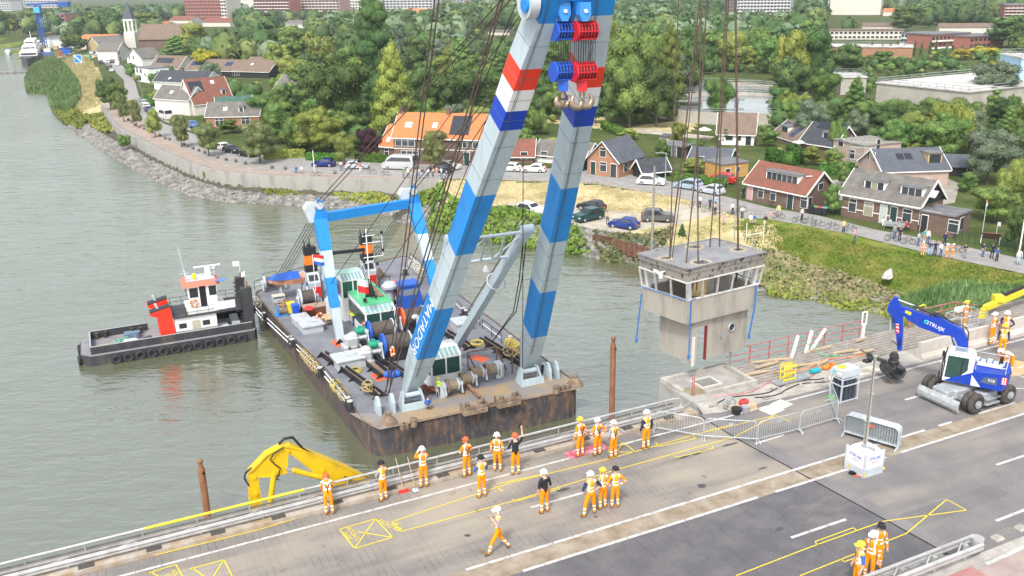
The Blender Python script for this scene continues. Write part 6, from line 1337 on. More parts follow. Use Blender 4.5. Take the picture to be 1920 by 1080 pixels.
for pl in ([(1060,275),(1150,285),(1250,345),(1360,395),(1430,420),(1455,470),(1450,560)],[(860,185),(960,230),(1060,270),(1200,320),(1300,380)],[(600,300),(640,310),(660,350),(640,380)],[(640,560),(700,610),(730,600),(720,540)],[(1040,300),(1100,262),(1170,280),(1230,330)]):
 k=MB(); k.tube([HP(*q,.0) for q in zz2(pl,5.685,1560,540)],.03,5); k.build('hydraulic_hose',m_hose,EX,True)
lq=HP(*zz2([(1105,410)],5.685,1560,540)[0],-.02); dv=(HP(*zz2([(1190,450)],5.685,1560,540)[0],-.02)-HP(*zz2([(1020,372)],5.685,1560,540)[0],-.02)).normalized()
textmesh('STRUIJK',.26,frameM(lq+Lh*.01,dv,Lh),m_ew,EX,'lettering',OFF[EX.name])
k=MB(); q=HP(*zz2([(1005,362)],5.685,1560,540)[0],-.02); k.torus(q,.08,.035,Lh,n=10,m=4); k.build('round_emblem',mat('emblem_teal',(.03,.55,.50),.5),EX,True)
k=MB(); k.ext([HP(*q,-.03) for q in zz2([(785,235),(848,262),(838,292),(777,262)],5.685,1560,540)],Lh*.015); k.build('yellow_decal',MT['yellow_paint'],EX,True)
gq=HP(*zz2([(660,760)],5.685,1560,540)[0]); m_gk=mat('gripper_black',(.03,.03,.032),.5,var=(4,(.10,.10,.10),.5,.7));
GM=Matrix.Translation(gq)@Matrix((Fh,Lh,Vector((0,0,1)))).transposed().to_4x4()@Matrix.Rotation(R(35),4,'Z')
k=MB(); k.push(GM)
for z,w_ in ((.30,.34),(.18,.42),(.06,.38),(-.08,.46),(-.2,.4)): k.bev((0,0,z),(w_,w_,.1),.04)
k.cyl((0,0,-.3),(0,0,.4),.14,n=12); gr_=k.build('rotator',m_gk,EX,True); OFF[gr_.name]=OFF[EX.name]
for sg in (-1,1):
 k=MB(); k.push(GM); rg=[]
 for y in (-.48,.48):
  rg.append([(0.02*sg,y,-.3),(.42*sg,y,-.32),(.52*sg,y,-.55),(.42*sg,y,-.82),(.05*sg,y,-1.0),(.03*sg,y,-.9),(.32*sg,y,-.75),(.38*sg,y,-.5)])
 k.loft(rg); k.build('clamp_shell',m_gk,gr_,True)
t_=thing('breaker_tool',gq+Vector((-.8,0,.2)),'black tilted tool head with a long nozzle beside the digger gripper','machine tool'); k=MB()
A=HP(*zz2([(580,790)],5.685,1560,540)[0]); B_=HP(*zz2([(430,735)],5.685,1560,540)[0]); C_=HP(*zz2([(303,657)],5.685,1560,540)[0]); D_=HP(*zz2([(375,775)],5.685,1560,540)[0])
k.bar(A,B_,.16,.16); k.bar(B_+Vector((.1,0,-.05)),B_+Vector((-.25,0,.12)),.3,.26); k.cyl(B_,C_,.05,.035,n=8); k.build('tool_body',m_gk,t_,True); k=MB(); k.box(D_,(.4,.3,.14),rz=.5); k.bar(D_,B_,.06,.06); k.build('foot_plate',m_gk,t_,True)
LTt=bthing('light_tower',29.4,-6.75,'white mobile light tower box with a tall telescopic mast by the median','light tower')
k=MB(); k.bb(-.56,.56,-.56,.56,.0,.1); [k.bb(x-.04,x+.04,y-.04,y+.04,.1,1.1) for x in (-.52,.52) for y in (-.52,.52)]; k.bb(-.55,.55,-.55,.55,.1,.38); k.build('base_frame',m_lg,LTt)
k=MB(); k.bb(-.47,.47,-.47,.47,.38,1.0); k.loft([[(-.5,-.5,1.0),(.5,-.5,1.0),(.5,.5,1.0),(-.5,.5,1.0)],[(-.34,-.34,1.17),(.34,-.34,1.17),(.34,.34,1.17),(-.34,.34,1.17)]]); k.build('housing',m_wp,LTt)
k=MB(); k.bb(-.48,.48,-.545,-.47,.36,1.0); k.bb(-.545,-.47,-.46,.48,.36,1.0); k.build('door_panel',m_wp,LTt)
Ml=mat('logo_blue',(.01,.08,.45),.5); Mrd=mat('logo_red',(.6,.05,.04),.5); cyan=mat('logo_cyan',(.02,.4,.6),.5)
for (o_,x,z) in (((0,-.55,.82),(1,0,0),(0,-1,0)),((-.55,0,.82),(0,-1,0),(-1,0,0))):
 textmesh('STRUIJK',.2,frameM(Vector(o_),x,z),Ml,LTt,'lettering'); textmesh('verhuur bv',.09,frameM(Vector(o_)-Vector((0,0,.18)),x,z),Mrd,LTt,'small_lettering')
k=MB(); [k.box((x,y,.2),(.05,.05,.12)) for x,y in ((-.6,.3),(.6,-.3),(.58,-.58),(-.58,-.6))]; k.build('yellow_latch',MT['yellow_paint'],LTt)
hm=htop(B(29.4,-6.75,0),668)
for i,(z0,z1,w_) in enumerate(((.9,2.3,.13),(2.3,3.6,.105),(3.6,hm,.08))): k=MB(); k.bar((.05,.1,z0),(.05,.1,z1),w_,w_,up=(1,0,0)); k.box((.05,.1,z1-.03),(w_+.08,w_+.08,.05)); k.build('mast_section',mat('mast_zinc',(.42,.41,.36),.5,.2),LTt)
k=MB(); N=90; k.tube([(-.07+.035*c_(i*1.6),.02+.035*s_(i*1.6),1.1+(hm-1.2)*i/N) for i in range(N+1)],.012,4); k.build('coiled_cable',m_hose,LTt)
k=MB(); k.box((.05,.1,1.2),(.8,.12,.1),.6); k.box((-.1,-.2,1.2),(.12,.6,.08),.4); k.build('mast_foot',m_eg,LTt)
k=MB(); [k.torus((random.uniform(-.15,.15),random.uniform(-.1,.1),.07+i*.02),.1,.035,(random.random(),random.random(),1),n=8,m=4) for i in range(5)]; k.mi(1); k.tube([(-.1,-.1,.03),(.2,-.2,.03),(.5,-.1,.03)],.03,5)
o=k.build('power_plug',[m_blk,mat('cable_red',(.6,.1,.04),.6)]); o.location=B(28.75,-6.9,0); tag(o,'black plug and red cable lying at the foot of the light tower','cable')
m_zn=mat('zinc_barrier',(.50,.54,.56),.45,.4,var=(4,(.42,.46,.48),.4,.6))
def barrier_mesh(L=2.2,feet=True):
 parts=[]; k=MB(); h=1.08; r=.022
 k.tube([(0,0,.12),(0,0,h-.18),(.05,0,h-.06),(.18,0,h),(L-.18,0,h),(L-.05,0,h-.06),(L,0,h-.18),(L,0,.12)],r,6); k.tube([(0,0,.2),(L,0,.2)],r,6)
 N=int(L/.12)
 for i in range(1,N): k.cyl((L*i/N,0,.2),(L*i/N,0,h-.01),.009,n=4,cap=False)
 parts.append(('panel',k))
 if feet:
  for x in (.0,L): k=MB(); k.tube([(x,-.26,.02),(x,-.2,.1),(x,0,.2),(x,.2,.1),(x,.26,.02)],r,5); k.cyl((x,0,.1),(x,0,.9),.02,n=5); parts.append(('foot',k))
 k=MB(); k.box((L*.5,0,.86),(.18,.03,.12)); parts.append(('sign_plate',k))
 return parts
bpts=[(23.52,.43),(25.04,-1.33),(27.0,-2.72),(29.4,-2.85),(31.75,-2.8),(33.0,-1.05)]
blab=['leftmost crowd barrier, running from the kerb towards the road','second crowd barrier from the left, across the expansion joint','third crowd barrier, the middle one of the chain on the road','fourth crowd barrier, tied with red and white tape at its left end','short crowd barrier turned towards the gas cylinder rack']
for i in range(5):
 a,b_=bpts[i],bpts[i+1]; L=math.dist(a,b_)-.06; ang=math.atan2(b_[1]-a[1],b_[0]-a[0])
 t_=bthing('crowd_barrier',a[0],a[1],blab[i],'crowd barrier','crowd barriers across the road',ang)
 for nm,k in barrier_mesh(L): k.build(nm,m_zn,t_)
src=None
for i in range(11):
 f=i/10; s0,t0=31.0+.42*f,-4.0+.18*f
 if src is None:
  src=bthing('crowd_barrier',s0,t0,'first crowd barrier of the leaning stack behind the light tower, counted from its left','crowd barrier','stacked crowd barriers',R(-66))
  for nm,k in barrier_mesh(2.4):
   if nm!='sign_plate': k.build(nm,m_zn,src)
 else: dup(src,B(s0,t0,0),BA+R(-66),ORD[i]+' crowd barrier of the leaning stack behind the light tower, counted from its left')
k=MB(); k.box((1.25,-.03,.86),(.2,.02,.12)); k.build('sign_plate',MT['cable_red'],src)
RK=bthing('gas_cylinder_rack',33.9,-1.05,'grey steel rack full of dark gas cylinders standing on the road','rack')
k=MB()
for x in (-.55,.55):
 for y in (-.38,.38): k.bar((x,y,0),(x,y,1.72),.06,.06,up=(1,0,0))
for z in (.06,.9,1.25):
 for a,b_ in (((-.55,-.38),(.55,-.38)),((-.55,.38),(.55,.38)),((-.55,-.38),(-.55,.38)),((.55,-.38),(.55,.38))): k.bar((*a,z),(*b_,z),.05,.05)
k.build('rack_frame',m_lg,RK)
k=MB(); k.bb(-.57,.57,-.40,.40,1.34,1.72); k.build('top_box',m_lg,RK); k=MB(); k.bb(-.55,.55,-.37,.37,-.0+.01,.05); k.build('floor_plate',m_dust,RK)
cyl_m=mat('cylinder_slate',(.045,.055,.075),.45)
for i in range(4):
 for j in range(3): k=MB(); x,y=-.4+i*.265,-.25+j*.25; k.cyl((x,y,.06),(x,y,1.1),.11,n=10); k.cyl((x,y,1.1),(x,y,1.22),.11,.05,n=10); k.build('gas_cylinder',cyl_m,RK)
k=MB(); k.box((-.59,.2,1.55),(.01,.16,.12)); k.mi(1); k.box((-.59,-.18,1.55),(.01,.22,.14)); k.build('hazard_label',[MT['emblem_teal'],m_wp],RK)
k=MB(); k.ell((-.2,.1,1.76),(.3,.2,.06),8,5); o=k.build('yellow_cloth',MT['yellow_paint']); o.location=B(33.9,-1.05,0); o.rotation_euler=(0,0,BA); tag(o,'crumpled yellow cloth on top of the gas cylinder rack','cloth')
m_br1=brickmat('brown_brick',(.115,.062,.045),(.16,.092,.065),(.20,.17,.14)); m_br2=brickmat('orange_brick',(.33,.145,.07),(.38,.17,.09),(.34,.25,.18)); m_br3=brickmat('pink_brick',(.40,.27,.21),(.46,.33,.26),(.5,.45,.4))
m_pl=mat('cream_plaster',(.62,.60,.54),.85,var=(.8,(.50,.48,.43),.5,.75)); m_wht=mat('white_wall',(.78,.77,.74),.7,var=(.8,(.68,.67,.64),.5,.75)); m_bw=mat('black_timber',(.02,.024,.022),.7); m_tim=mat('ochre_timber',(.45,.24,.07),.75,var=(3,(.52,.32,.12),.4,.6)); m_gt=mat('light_timber',(.55,.40,.20),.8,var=(3,(.48,.34,.17),.4,.6))
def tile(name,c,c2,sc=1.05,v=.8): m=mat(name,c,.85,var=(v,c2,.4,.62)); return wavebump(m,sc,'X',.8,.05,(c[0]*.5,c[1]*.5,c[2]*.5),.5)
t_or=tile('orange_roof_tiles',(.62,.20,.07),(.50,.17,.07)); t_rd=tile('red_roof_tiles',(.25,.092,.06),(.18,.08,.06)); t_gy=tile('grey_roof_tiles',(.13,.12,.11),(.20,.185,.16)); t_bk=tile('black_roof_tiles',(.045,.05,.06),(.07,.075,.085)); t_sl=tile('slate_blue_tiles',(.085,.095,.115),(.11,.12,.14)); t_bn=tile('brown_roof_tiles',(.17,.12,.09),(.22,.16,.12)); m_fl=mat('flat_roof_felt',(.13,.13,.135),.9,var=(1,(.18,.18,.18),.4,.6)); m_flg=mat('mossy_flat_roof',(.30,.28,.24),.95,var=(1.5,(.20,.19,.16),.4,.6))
m_pv=mat('solar_cell_blue',(.015,.03,.09),.15,spec=.9); m_pvb=mat('solar_cell_black',(.02,.022,.03),.2,spec=.8); m_swh=mat('skylight_white',(.75,.77,.78),.3); m_gls=mat('window_glass',(.035,.045,.055),.08,spec=.9); m_cur=mat('curtained_glass',(.30,.28,.2),.15,spec=.8)
def ridge_h(A,yv,W,hw,py):
 q=A+yv*W/2; return max(.8,htop((q.x,q.y,A.z),py)-hw)
def house(label,a,b,W,eave,ridge,wall,roof,ex=(),z=LZ,name='house',cat='house',gf=False,ov=.35,trim=True,group=None,flat=False,gab=None,offz=0):
 A,B_=P(*a,z),P(*b,z); xv=(B_-A); L=xv.length; xv.normalize(); yv=Vector((-xv.y,xv.x,0)); rz=math.atan2(xv.y,xv.x)
 hw=htop(A,eave) if eave>20 else eave;
 if gf:
  q=A+xv*L/2; hr=htop((q.x,q.y,z),ridge)-hw if ridge>12 else ridge
 else: hr=ridge_h(A,yv,W,hw,ridge) if ridge>12 else ridge
 t=thing(name,A,label,cat,group,rz); k=MB()
 def add(nm,k,m,par=None): return k.build(nm,m,par or t)
 if flat:
  k.bb(0,L,0,W,-1,hw); add('wall',k,wall); k=MB(); k.bb(-.15,L+.15,-.15,W+.15,hw+.003,hw+.2); rf=add('roof',k,roof)
 elif gf:
  k.loft([[(0,y,-1),(L,y,-1),(L,y,hw),(L/2,y,hw+hr),(0,y,hw)] for y in (0,W)]); add('wall',k,wall); k=MB();
  sl=hr/(L/2)
  for s in (0,1):
   x0,x1=(-ov,L/2) if s==0 else (L+ov,L/2); z0=hw-ov*sl+.05; z1=hw+hr+.05
   k.ext([(x0,-ov,z0),(x1,-ov,z1),(x1,W+ov,z1),(x0,W+ov,z0)],(0,0,.14))
  rf=add('roof',k,roof)
  if trim:
   k=MB()
   for s in (0,1): x0=-ov if s==0 else L+ov; k.bar((x0,-ov-.04,hw-ov*sl+.1),(L/2,-ov-.04,hw+hr+.1),.08,.26,up=(0,1,0))
   add('barge_board',k,m_wht)
 else:
  k.loft([[(x,0,-1),(x,0,hw),(x,W/2,hw+hr),(x,W,hw),(x,W,-1)] for x in (0,L)]); wl_=add('wall',k,wall)
  sl=hr/(W/2); k=MB()
  for s in (0,1):
   y0,y1=(-ov,W/2) if s==0 else (W+ov,W/2); z0=hw-ov*sl+.05; z1=hw+hr+.05
   k.ext([(-ov,y0,z0),(L+ov,y0,z0),(L+ov,y1,z1),(-ov,y1,z1)],(0,0,.14))
  rf=add('roof',k,roof)
  if trim:
   for x in (-ov-.04,L+ov+.04):
    k=MB()
    for y0 in (-ov,W+ov): k.bar((x,y0,hw-ov*sl+.1),(x,W/2,hw+hr+.1),.26,.08,up=(1,0,0))
    add('barge_board',k,m_wht)
   k=MB(); k.bar((-ov,-ov-.06,hw-ov*sl+.02),(L+ov,-ov-.06,hw-ov*sl+.02),.1,.16); add('gutter',k,m_wht)
  if gab:
   for x,s in ((0,-1),(L,1)):
    k=MB(); k.ext([(x+s*.03,.1,hw-.1),(x+s*.03,W/2,hw+hr-.1),(x+s*.03,W-.1,hw-.1)],(s*.03,0,0)); add('gable_boards',k,gab)
 sl=0 if flat or gf else hr/(W/2); ca=math.atan(sl);
 def rp(x,v,o=.2): y=-ov+v*(W/2+ov); return Vector((x,y,hw+y*sl+o))
 def rplate(nm,x,v,w,l,m,o=.22,fr=None):
  k=MB(); q=rp(x,v,o); k.box(q,(w,l,.07),M=Matrix.Rotation(ca,4,'X')); r=add(nm,k,m,rf)
  if fr: k=MB(); k.box(q-Vector((0,0,.02)),(w+.14,l+.14,.05),M=Matrix.Rotation(ca,4,'X')); add('frame',k,fr,rf)
 for e in ex:
  c=e[0]
  if c in 'wWd':      # front: x z w h
   x,z0,w_,h_=e[1:5]; f=MB();
   if c=='d': f.bb(x-w_/2-.07,x+w_/2+.07,-.05,0.02,z0,z0+h_+.1); g=MB(); g.bb(x-w_/2,x+w_/2,-.08,-.05,z0,z0+h_); o=f.build('door',m_wht,t); g.build('door_leaf',e[5] if len(e)>5 else mat('dark_door',(.02,.05,.045),.4),o)
   else:
    n_=e[5] if len(e)>5 else 1; f.bb(x-w_/2-.07,x+w_/2+.07,-.05,.02,z0-.07,z0+h_+.07)
    for i in range(1,n_): xx=x-w_/2+w_*i/n_; f.bb(xx-.04,xx+.04,-.10,-.05,z0,z0+h_)
    if h_>1.2: f.bb(x-w_/2,x+w_/2,-.10,-.05,z0+h_*.7,z0+h_*.7+.06)
    o=f.build('window',m_wht,t); g=MB(); g.bb(x-w_/2,x+w_/2,-.07,-.05,z0,z0+h_); g.build('pane',m_cur if c=='W' else m_gls,o)
  elif c in 'lr':     # side gable: y z w h
   y,z0,w_,h_=e[1:5]; X0,sg=(0,-1) if c=='l' else (L,1); f=MB(); f.bb(*sorted((X0+sg*.05,X0-sg*.02)),y-w_/2-.07,y+w_/2+.07,z0-.07,z0+h_+.07); o=f.build('window' if h_<1.9 else 'door',m_wht,t); g=MB(); g.bb(*sorted((X0+sg*.05,X0+sg*.075)),y-w_/2,y+w_/2,z0,z0+h_); g.build('pane',m_gls,o)
  elif c=='D':        # dormer x w panes wallmat
   x,w_,n_=e[1:4]; m_=e[4] if len(e)>4 else m_wht; z0=hw+(.28*(W/2))*sl; y0=.28*(W/2); hh=e[5] if len(e)>5 else 1.25; yb=(z0+hh-hw)/sl
   f=MB(); f.ext([(x-w_/2,y0,z0-.1),(x-w_/2,y0,z0+hh),(x-w_/2,yb,z0+hh)],(.1,0,0)); f.ext([(x+w_/2-.1,y0,z0-.1),(x+w_/2-.1,y0,z0+hh),(x+w_/2-.1,yb,z0+hh)],(.1,0,0)); f.bb(x-w_/2+.1,x+w_/2-.1,y0,y0+.06,z0-.1,z0+hh); o=f.build('dormer',m_,rf)
   f=MB(); f.bb(x-w_/2-.15,x+w_/2+.15,y0-.2,yb+.1,z0+hh+.003,z0+hh+.14); f.build('dormer_roof',m_fl,rf)
   for i in range(n_):
    a0=x-w_/2+.15+(w_-.3)*i/n_; g=MB(); g.bb(a0+.05,a0+(w_-.3)/n_-.05,y0-.04,y0-.0,z0+.15,z0+hh-.15); g.build('dormer_pane',m_cur if (i==1 and n_==3 and x<4) else m_gls,rf)
  elif c=='s': rplate('skylight',e[1],e[2],e[3],e[4],m_swh,.23,metal_grey)
  elif c=='p': rplate('solar_panel',e[1],e[2],e[3],e[4],e[5] if len(e)>5 else m_pv)
  elif c=='c':
   k=MB(); xx=e[1]; k.bb(xx-.35,xx+.35,W/2-.3,W/2+.3,hw+hr-.5,hw+hr+.9); k.bb(xx-.4,xx+.4,W/2-.35,W/2+.35,hw+hr+.9,hw+hr+1.0); k.cyl((xx,W/2,hw+hr+1),(xx,W/2,hw+hr+1.25),.12,n=7); add('chimney',k,m_br1,rf)
  elif c=='b':        # white band on the front x0 x1 z
   k=MB(); k.bb(e[1],e[2],-.03,.01,e[3],e[3]+.12); add('stone_band',k,m_wht)
 return t,L,hw,hr
h,L,_,_=house('brown brick cottage with mottled grey tiles, two white dormers and a black timber gable',(1576,405),(1720,433),6.0,360,318,m_br1,t_gy,[('w',1.6,.9,1.0,1.7),('W',3.9,.8,1.2,1.7),('d',6.0,.1,.9,2.4,mat('pale_door',(.45,.5,.45),.5)),('d',7.4,.1,.85,2.4),('w',9.2,.9,1.1,1.6),('w',11.4,.9,1.1,1.6),('D',3.9,2.9,3),('D',9.0,3.0,3),('s',11.6,.5,.8,1.),('b',0,13.5,1.2),('b',0,13.5,2.7),('r',3,3.4,.7,.8)],gab=m_bw)
house('flat roofed brick annex with white windows at the right of the brown cottage',(1722,434),(1786,446),4.4,2.6,0,m_br1,m_fl,[('d',.6,.1,.8,2.1,m_bw),('w',4.2,.7,1.2,1.5),('r',2,.7,.9,1.5)],flat=True,name='annex',cat='annex')
house('brick cottage under red tiles with one long white dormer and bins at its corner',(1397,374),(1508,399),6.2,341,303,m_br1,t_rd,[('d',.8,.1,.9,2.2,mat('pink_door',(.5,.3,.28),.5)),('w',2.8,.8,.9,1.4),('w',5.0,.8,.9,1.4),('d',8.0,.1,.9,2.2),('w',10.3,.7,1.,1.5),('D',5.6,5.6,6,m_wht,1.3),('r',3.1,2.8,.9,.9),('r',1,.6,.7,1.4)],gab=None)
house('new brick house with large blue grey slate roof and timber box dormer',(1652,352),(1776,348),8.5,322,281,m_br3,t_sl,[('D',8.6,2.2,1,m_gt,1.6),('p',5.0,.62,1.1,1.3,m_pvb),('p',3.7,.62,1.1,1.3,m_pvb),('l',3.2,3.4,.4,1.4),('l',5.2,3.4,.4,1.4)],ov=.25)
house('low black timber barn with dark roof at the right behind the new slate roofed house',(1772,330),(1812,332),6.5,312,290,m_bw,t_sl,[('w',3.5,.8,.8,.8)],name='barn',cat='barn',trim=False)
house('white cottage with brown roof and black timber gable near the round tanks',(1345,271),(1413,273),6.8,249,212,m_wht,t_bn,[('w',2.2,.9,1.3,1.3),('d',5.8,.1,1,2.1,m_bw),('w',4.,.9,.9,1.2),('l',3.2,3.0,.5,1.2),('l',4.4,3.0,.5,1.2)],gab=m_bw)
house('brick house with blue solar panels on a brown roof and a white dormer',(1446,262),(1500,279),7.,251,226,m_br3,t_bn,[('p',1.2,.7,1.8,1.8),('p',3.6,.8,1.6,1.2,m_pvb),('p',6.6,.5,1.6,3.),('D',3.2,2.6,1)],ov=.3)
house('black roofed house with flat solar panels',(1500,288),(1560,298),7.,2.3,3.,m_br1,t_bk,[('D',4.5,1.4,1,m_wht,1.2),('p',2.5,.9,2.6,1.6,m_pvb),('p',5.5,.9,2.6,1.6,m_pvb)])
house('brick block under a mossy flat roof with scaffolding at its side',(1560,298),(1615,312),8.,262,0,m_br3,m_flg,[('w',2,2.6,1.2,1.2),('r',3,2.8,.8,1.6),('w',5,.8,1.4,1.6)],flat=True)
t_,_,_,_=house('orange brick house with a curved white gable edge and slate roof beside the dyke road',(1101,326),(1160,334),7.5,297,266,m_br2,t_sl,[('w',3.1,3.2,1.1,1.5),('d',1.2,.1,.9,2.1),('w',3.2,.8,1.2,1.5),('d',5.2,.1,1.1,2.1,m_gls),('r',2,.8,1,1.4)],gf=True)
house('small dark tiled shelter roof with white curved edge beside the orange brick house',(1205,336),(1254,331),3.4,1.2,1.6,m_bw,t_bk,[],name='shed',cat='shed')
house('low brick house with dark slate roof and green gable behind the orange shed',(1292,312),(1364,317),6.,297,276,m_br1,t_sl,[('w',2,.8,1,1)],gab=mat('green_boards',(.03,.13,.09),.6))
house('orange timber garden shed with flat dark roof beside the red van',(1352,336),(1402,330),4.5,310,0,m_tim,m_fl,[('w',1.2,.9,.8,.7),('w',3.2,.9,.7,.8)],flat=True,name='garden_shed',cat='shed')
house('black timber shed with red tiled lean-to in the gardens',(1236,292),(1282,297),5.,272,0,m_bw,m_fl,[('d',3,.1,1,1.9,m_fl)],flat=True,name='garden_shed',cat='shed')
house('little brick hut with a thin slate coloured lid roof in the gardens',(1236,270),(1270,272),3.4,257,0,m_br3,t_sl,[],flat=True,name='garden_hut',cat='hut')
house('brick terrace under a long bright orange tiled roof with skylights and black solar block',(740,306),(914,312),7.6,256,212,m_br1,t_or,[('w',2.2,3.2,3.6,1.3,3),('w',6.3,3.2,1.5,1.3),('w',13.0,3.2,1.6,1.3,2),('w',16.5,3.2,3.2,1.3,3),('w',3,.4,3.2,1.9,3),('w',8,.4,2.2,1.9,2),('d',13.7,.1,1,2.3),('w',16.5,.5,2.2,1.8,2),('b',0,19,2.65),('s',2.4,.5,1.2,1.1),('s',7.4,.5,.8,1.1),('p',12.2,.52,3.6,4.2,m_pvb),('s',17,.5,.8,1.1),('c',.4),('c',9.3),('c',18.5)],ov=.3)
house('orange tiled annex at the left end of the long orange terrace',(716,301),(739,303),6.6,272,234,m_br1,t_or,[('w',1.2,.4,.8,1.9),('s',1.2,.3,.7,1.)],ov=.3,name='annex',cat='annex')
house('cottage with brown tiled roof seen between the crane legs',(962,306),(1000,306),6,292,262,m_br1,t_rd,[('w',2,.8,1.2,1.2)])
house('cottage with grey roof and white gable seen left of the orange brick house',(1002,303),(1098,312),6,288,262,m_wht,t_gy,[('w',2,.8,1.2,1.2),('w',5,.8,1.2,1.2),('D',6,2.2,2)],gab=m_bw)
house('small shed with corrugated grey roof left of the orange brick house',(1050,318),(1095,321),3.,2.2,.8,m_bw,m_fl,[],name='shed',cat='shed')
house('pale plastered house with orange ridge and mossy grey roof near the promenade',(293,212),(357,217),6.5,184,160,m_pl,t_gy,[('s',5,.5,.9,.9)],ov=.2)
house('house with faded red roof carrying dark solar panels and a round ended bay',(366,217),(440,209),9,196,150,m_pl,t_rd,[('p',2.3,.68,3.6,3.0,m_pvb),('s',7,.8,.9,.9),('D',8.8,1.2,1)],ov=.2)
house('brick shop with weathered grey roof and stepped gable by the promenade trees',(388,240),(488,238),7,219,193,m_br2,t_gy,[('w',3,.4,1.8,1.8,2),('w',9,.4,1.8,1.8,2),('s',4.2,.5,.9,1.),('D',8.,1.2,1)],ov=.2)
house('green tiled low house behind the brick shop',(408,220),(476,216),6,200,183,m_br1,tile('green_roof_tiles',(.05,.12,.09),(.08,.15,.12)),[],ov=.2)
house('long black roofed house with orange chimney above the pale plastered house',(290,168),(386,172),8,152,132,m_wht,t_bk,[('c',9),('s',6,.3,.8,.8)],ov=.3)
house('dark roofed house with a row of grey solar panels in the left village',(284,140),(336,143),8,126,104,m_pl,t_bn,[('p',6,.6,9,2.4,m_pvb),('w',3,1,1.5,1.5)],ov=.3)
house('white gabled house with black verge in the left village street',(240,124),(268,126),9,108,92,m_wht,t_gy,[('w',2,3,1,1.3),('w',5,3,1,1.3)],gf=True)
house('tall pale gabled house with solar panels at the top of the village street',(222,116),(244,112),9,95,79,m_pl,t_gy,[('w',2,3,1,1.3),('w',2,.6,1,1.6)],gf=True)
house('long dark roofed black hall with white ends behind the red roofed house',(350,143),(505,147),11,131,111,m_bw,t_bn,[('w',6,.8,3,1.6,3),('w',14,.8,3,1.6,3),('w',22,.8,3,1.6,3),('s',27,.6,1,1),('p',3,.6,5,2.2),('p',17,.6,3,2.2)])
house('row house with grey roof half hidden by trees left of the big chestnut',(515,172),(548,176),8,166,140,m_bw,t_gy,[])
house('white block of row houses with white balconies in the left village',(256,152),(282,156),7,126,0,m_wht,m_fl,[('w',2,3,1.5,1.5),('w',5,3,1.5,1.5),('w',3,.4,3,1.8)],flat=True)
house('orange roofed workshop beside the shipyard',(150,92),(212,92),12,74,65,m_pl,t_or,[])
house('yellow brick hall with grey pointed roof beside the orange roofed workshop',(163,95),(188,97),14,84,69,mat('yellow_brick',(.42,.32,.18),.9),t_gy,[],gf=True)
house('white shed with blue boarding in the shipyard',(86,86),(118,88),12,72,1.2,m_wht,m_fl,[],name='shed',cat='shed')
house('terrace under brown roofs with white trim behind the church',(172,72),(262,72),10,58,52,m_br1,t_bn,[('w',3+i*4,1,1.6,3) for i in range(8)])
house('orange roofed cottage far behind the big chestnut tree',(583,98),(614,99),9,86,76,m_br2,t_or,[('w',5,2,3,1.5,3)])
house('pale grey roofed house among trees at upper centre left',(536,52),(570,53),9,44,38,m_wht,t_gy,[])
house('brown roofed cottage at the left of the conifer group',(462,138),(506,139),9,122,107,m_br1,t_bn,[])
cb_=P(262,92,LZ); t_=thing('church',cb_,'dark roofed church with a white open belfry and pointed grey spire','church',None,-.05); k=MB(); L_=22; k.loft([[(0,y,-1),(L_,y,-1)] for y in (0,1)],cap=False) if False else None
k=MB(); k.loft([[(x,0,0),(x,0,5),(x,7,12),(x,14,5),(x,14,0)] for x in (0,30)]); k.build('nave',m_br1,t_)
k=MB(); k.ext([(-.3,-.6,4.6),(30.3,-.6,4.6),(30.3,7,12.2),(-.3,7,12.2)],(0,0,.3)); k.ext([(-.3,14.6,4.6),(30.3,14.6,4.6),(30.3,7,12.2),(-.3,7,12.2)],(0,0,.3)); k.build('roof',t_bn,t_)
tb=P(243,90,LZ)-cb_; H0=htop(P(243,90,LZ),62); H1=htop(P(243,90,LZ),36); H2=htop(P(243,90,LZ),5)
k=MB(); k.bb(tb.x-3,tb.x+3,tb.y,tb.y+6,-1,H0); k.build('tower',m_gt if False else m_pl,t_)
k=MB(); [k.bb(tb.x+a-.35,tb.x+a+.35,tb.y+3+b_-.35,tb.y+3+b_+.35,H0,H1) for a in (-2.2,0,2.2) for b_ in (-2.2,2.2)]; k.bb(tb.x-2.6,tb.x+2.6,tb.y+.4,tb.y+5.6,H0,H0+.6); k.bb(tb.x-2.6,tb.x+2.6,tb.y+.4,tb.y+5.6,H1-1,H1); k.build('belfry',m_wht,t_)
k=MB(); k.loft([[(tb.x-2.7,tb.y+.3,H1),(tb.x+2.7,tb.y+.3,H1),(tb.x+2.7,tb.y+5.7,H1),(tb.x-2.7,tb.y+5.7,H1)],[(tb.x-.1,tb.y+2.9,H2),(tb.x+.1,tb.y+2.9,H2),(tb.x+.1,tb.y+3.1,H2),(tb.x-.1,tb.y+3.1,H2)]]); k.build('spire',t_sl,t_)
def block(x0,x1,base,top,dep,fl,co,wall,label,skew=0.,roof=m_fl,bal=True,z=LZ):
 A,B_=P(x0,base,z),P(x1,base+skew,z); xv=(B_-A); L=xv.length; xv.normalize(); H=htop(A,top); t=thing('apartment_block',A,label,'apartment block',None,math.atan2(xv.y,xv.x))
 k=MB(); k.bb(0,L,0,dep,-1,H); k.build('wall',wall,t); k=MB(); k.bb(-.3,L+.3,-.3,dep+.3,H+.003,H+.5); k.build('roof',roof,t); fh=H/fl; cw=L/co
 for j in range(fl):
  k=MB(); [k.bb(i*cw+cw*.18,i*cw+cw*.82,-.12,.02,j*fh+fh*.3,j*fh+fh*.78) for i in range(co)]; o=k.build('window_row',m_gls,t); o['kind']='stuff'
  if bal: k=MB(); k.bb(L*.02,L*.98,-.9,-.0,j*fh+.02,j*fh+fh*.2); k.build('balcony_band',m_wht,t)
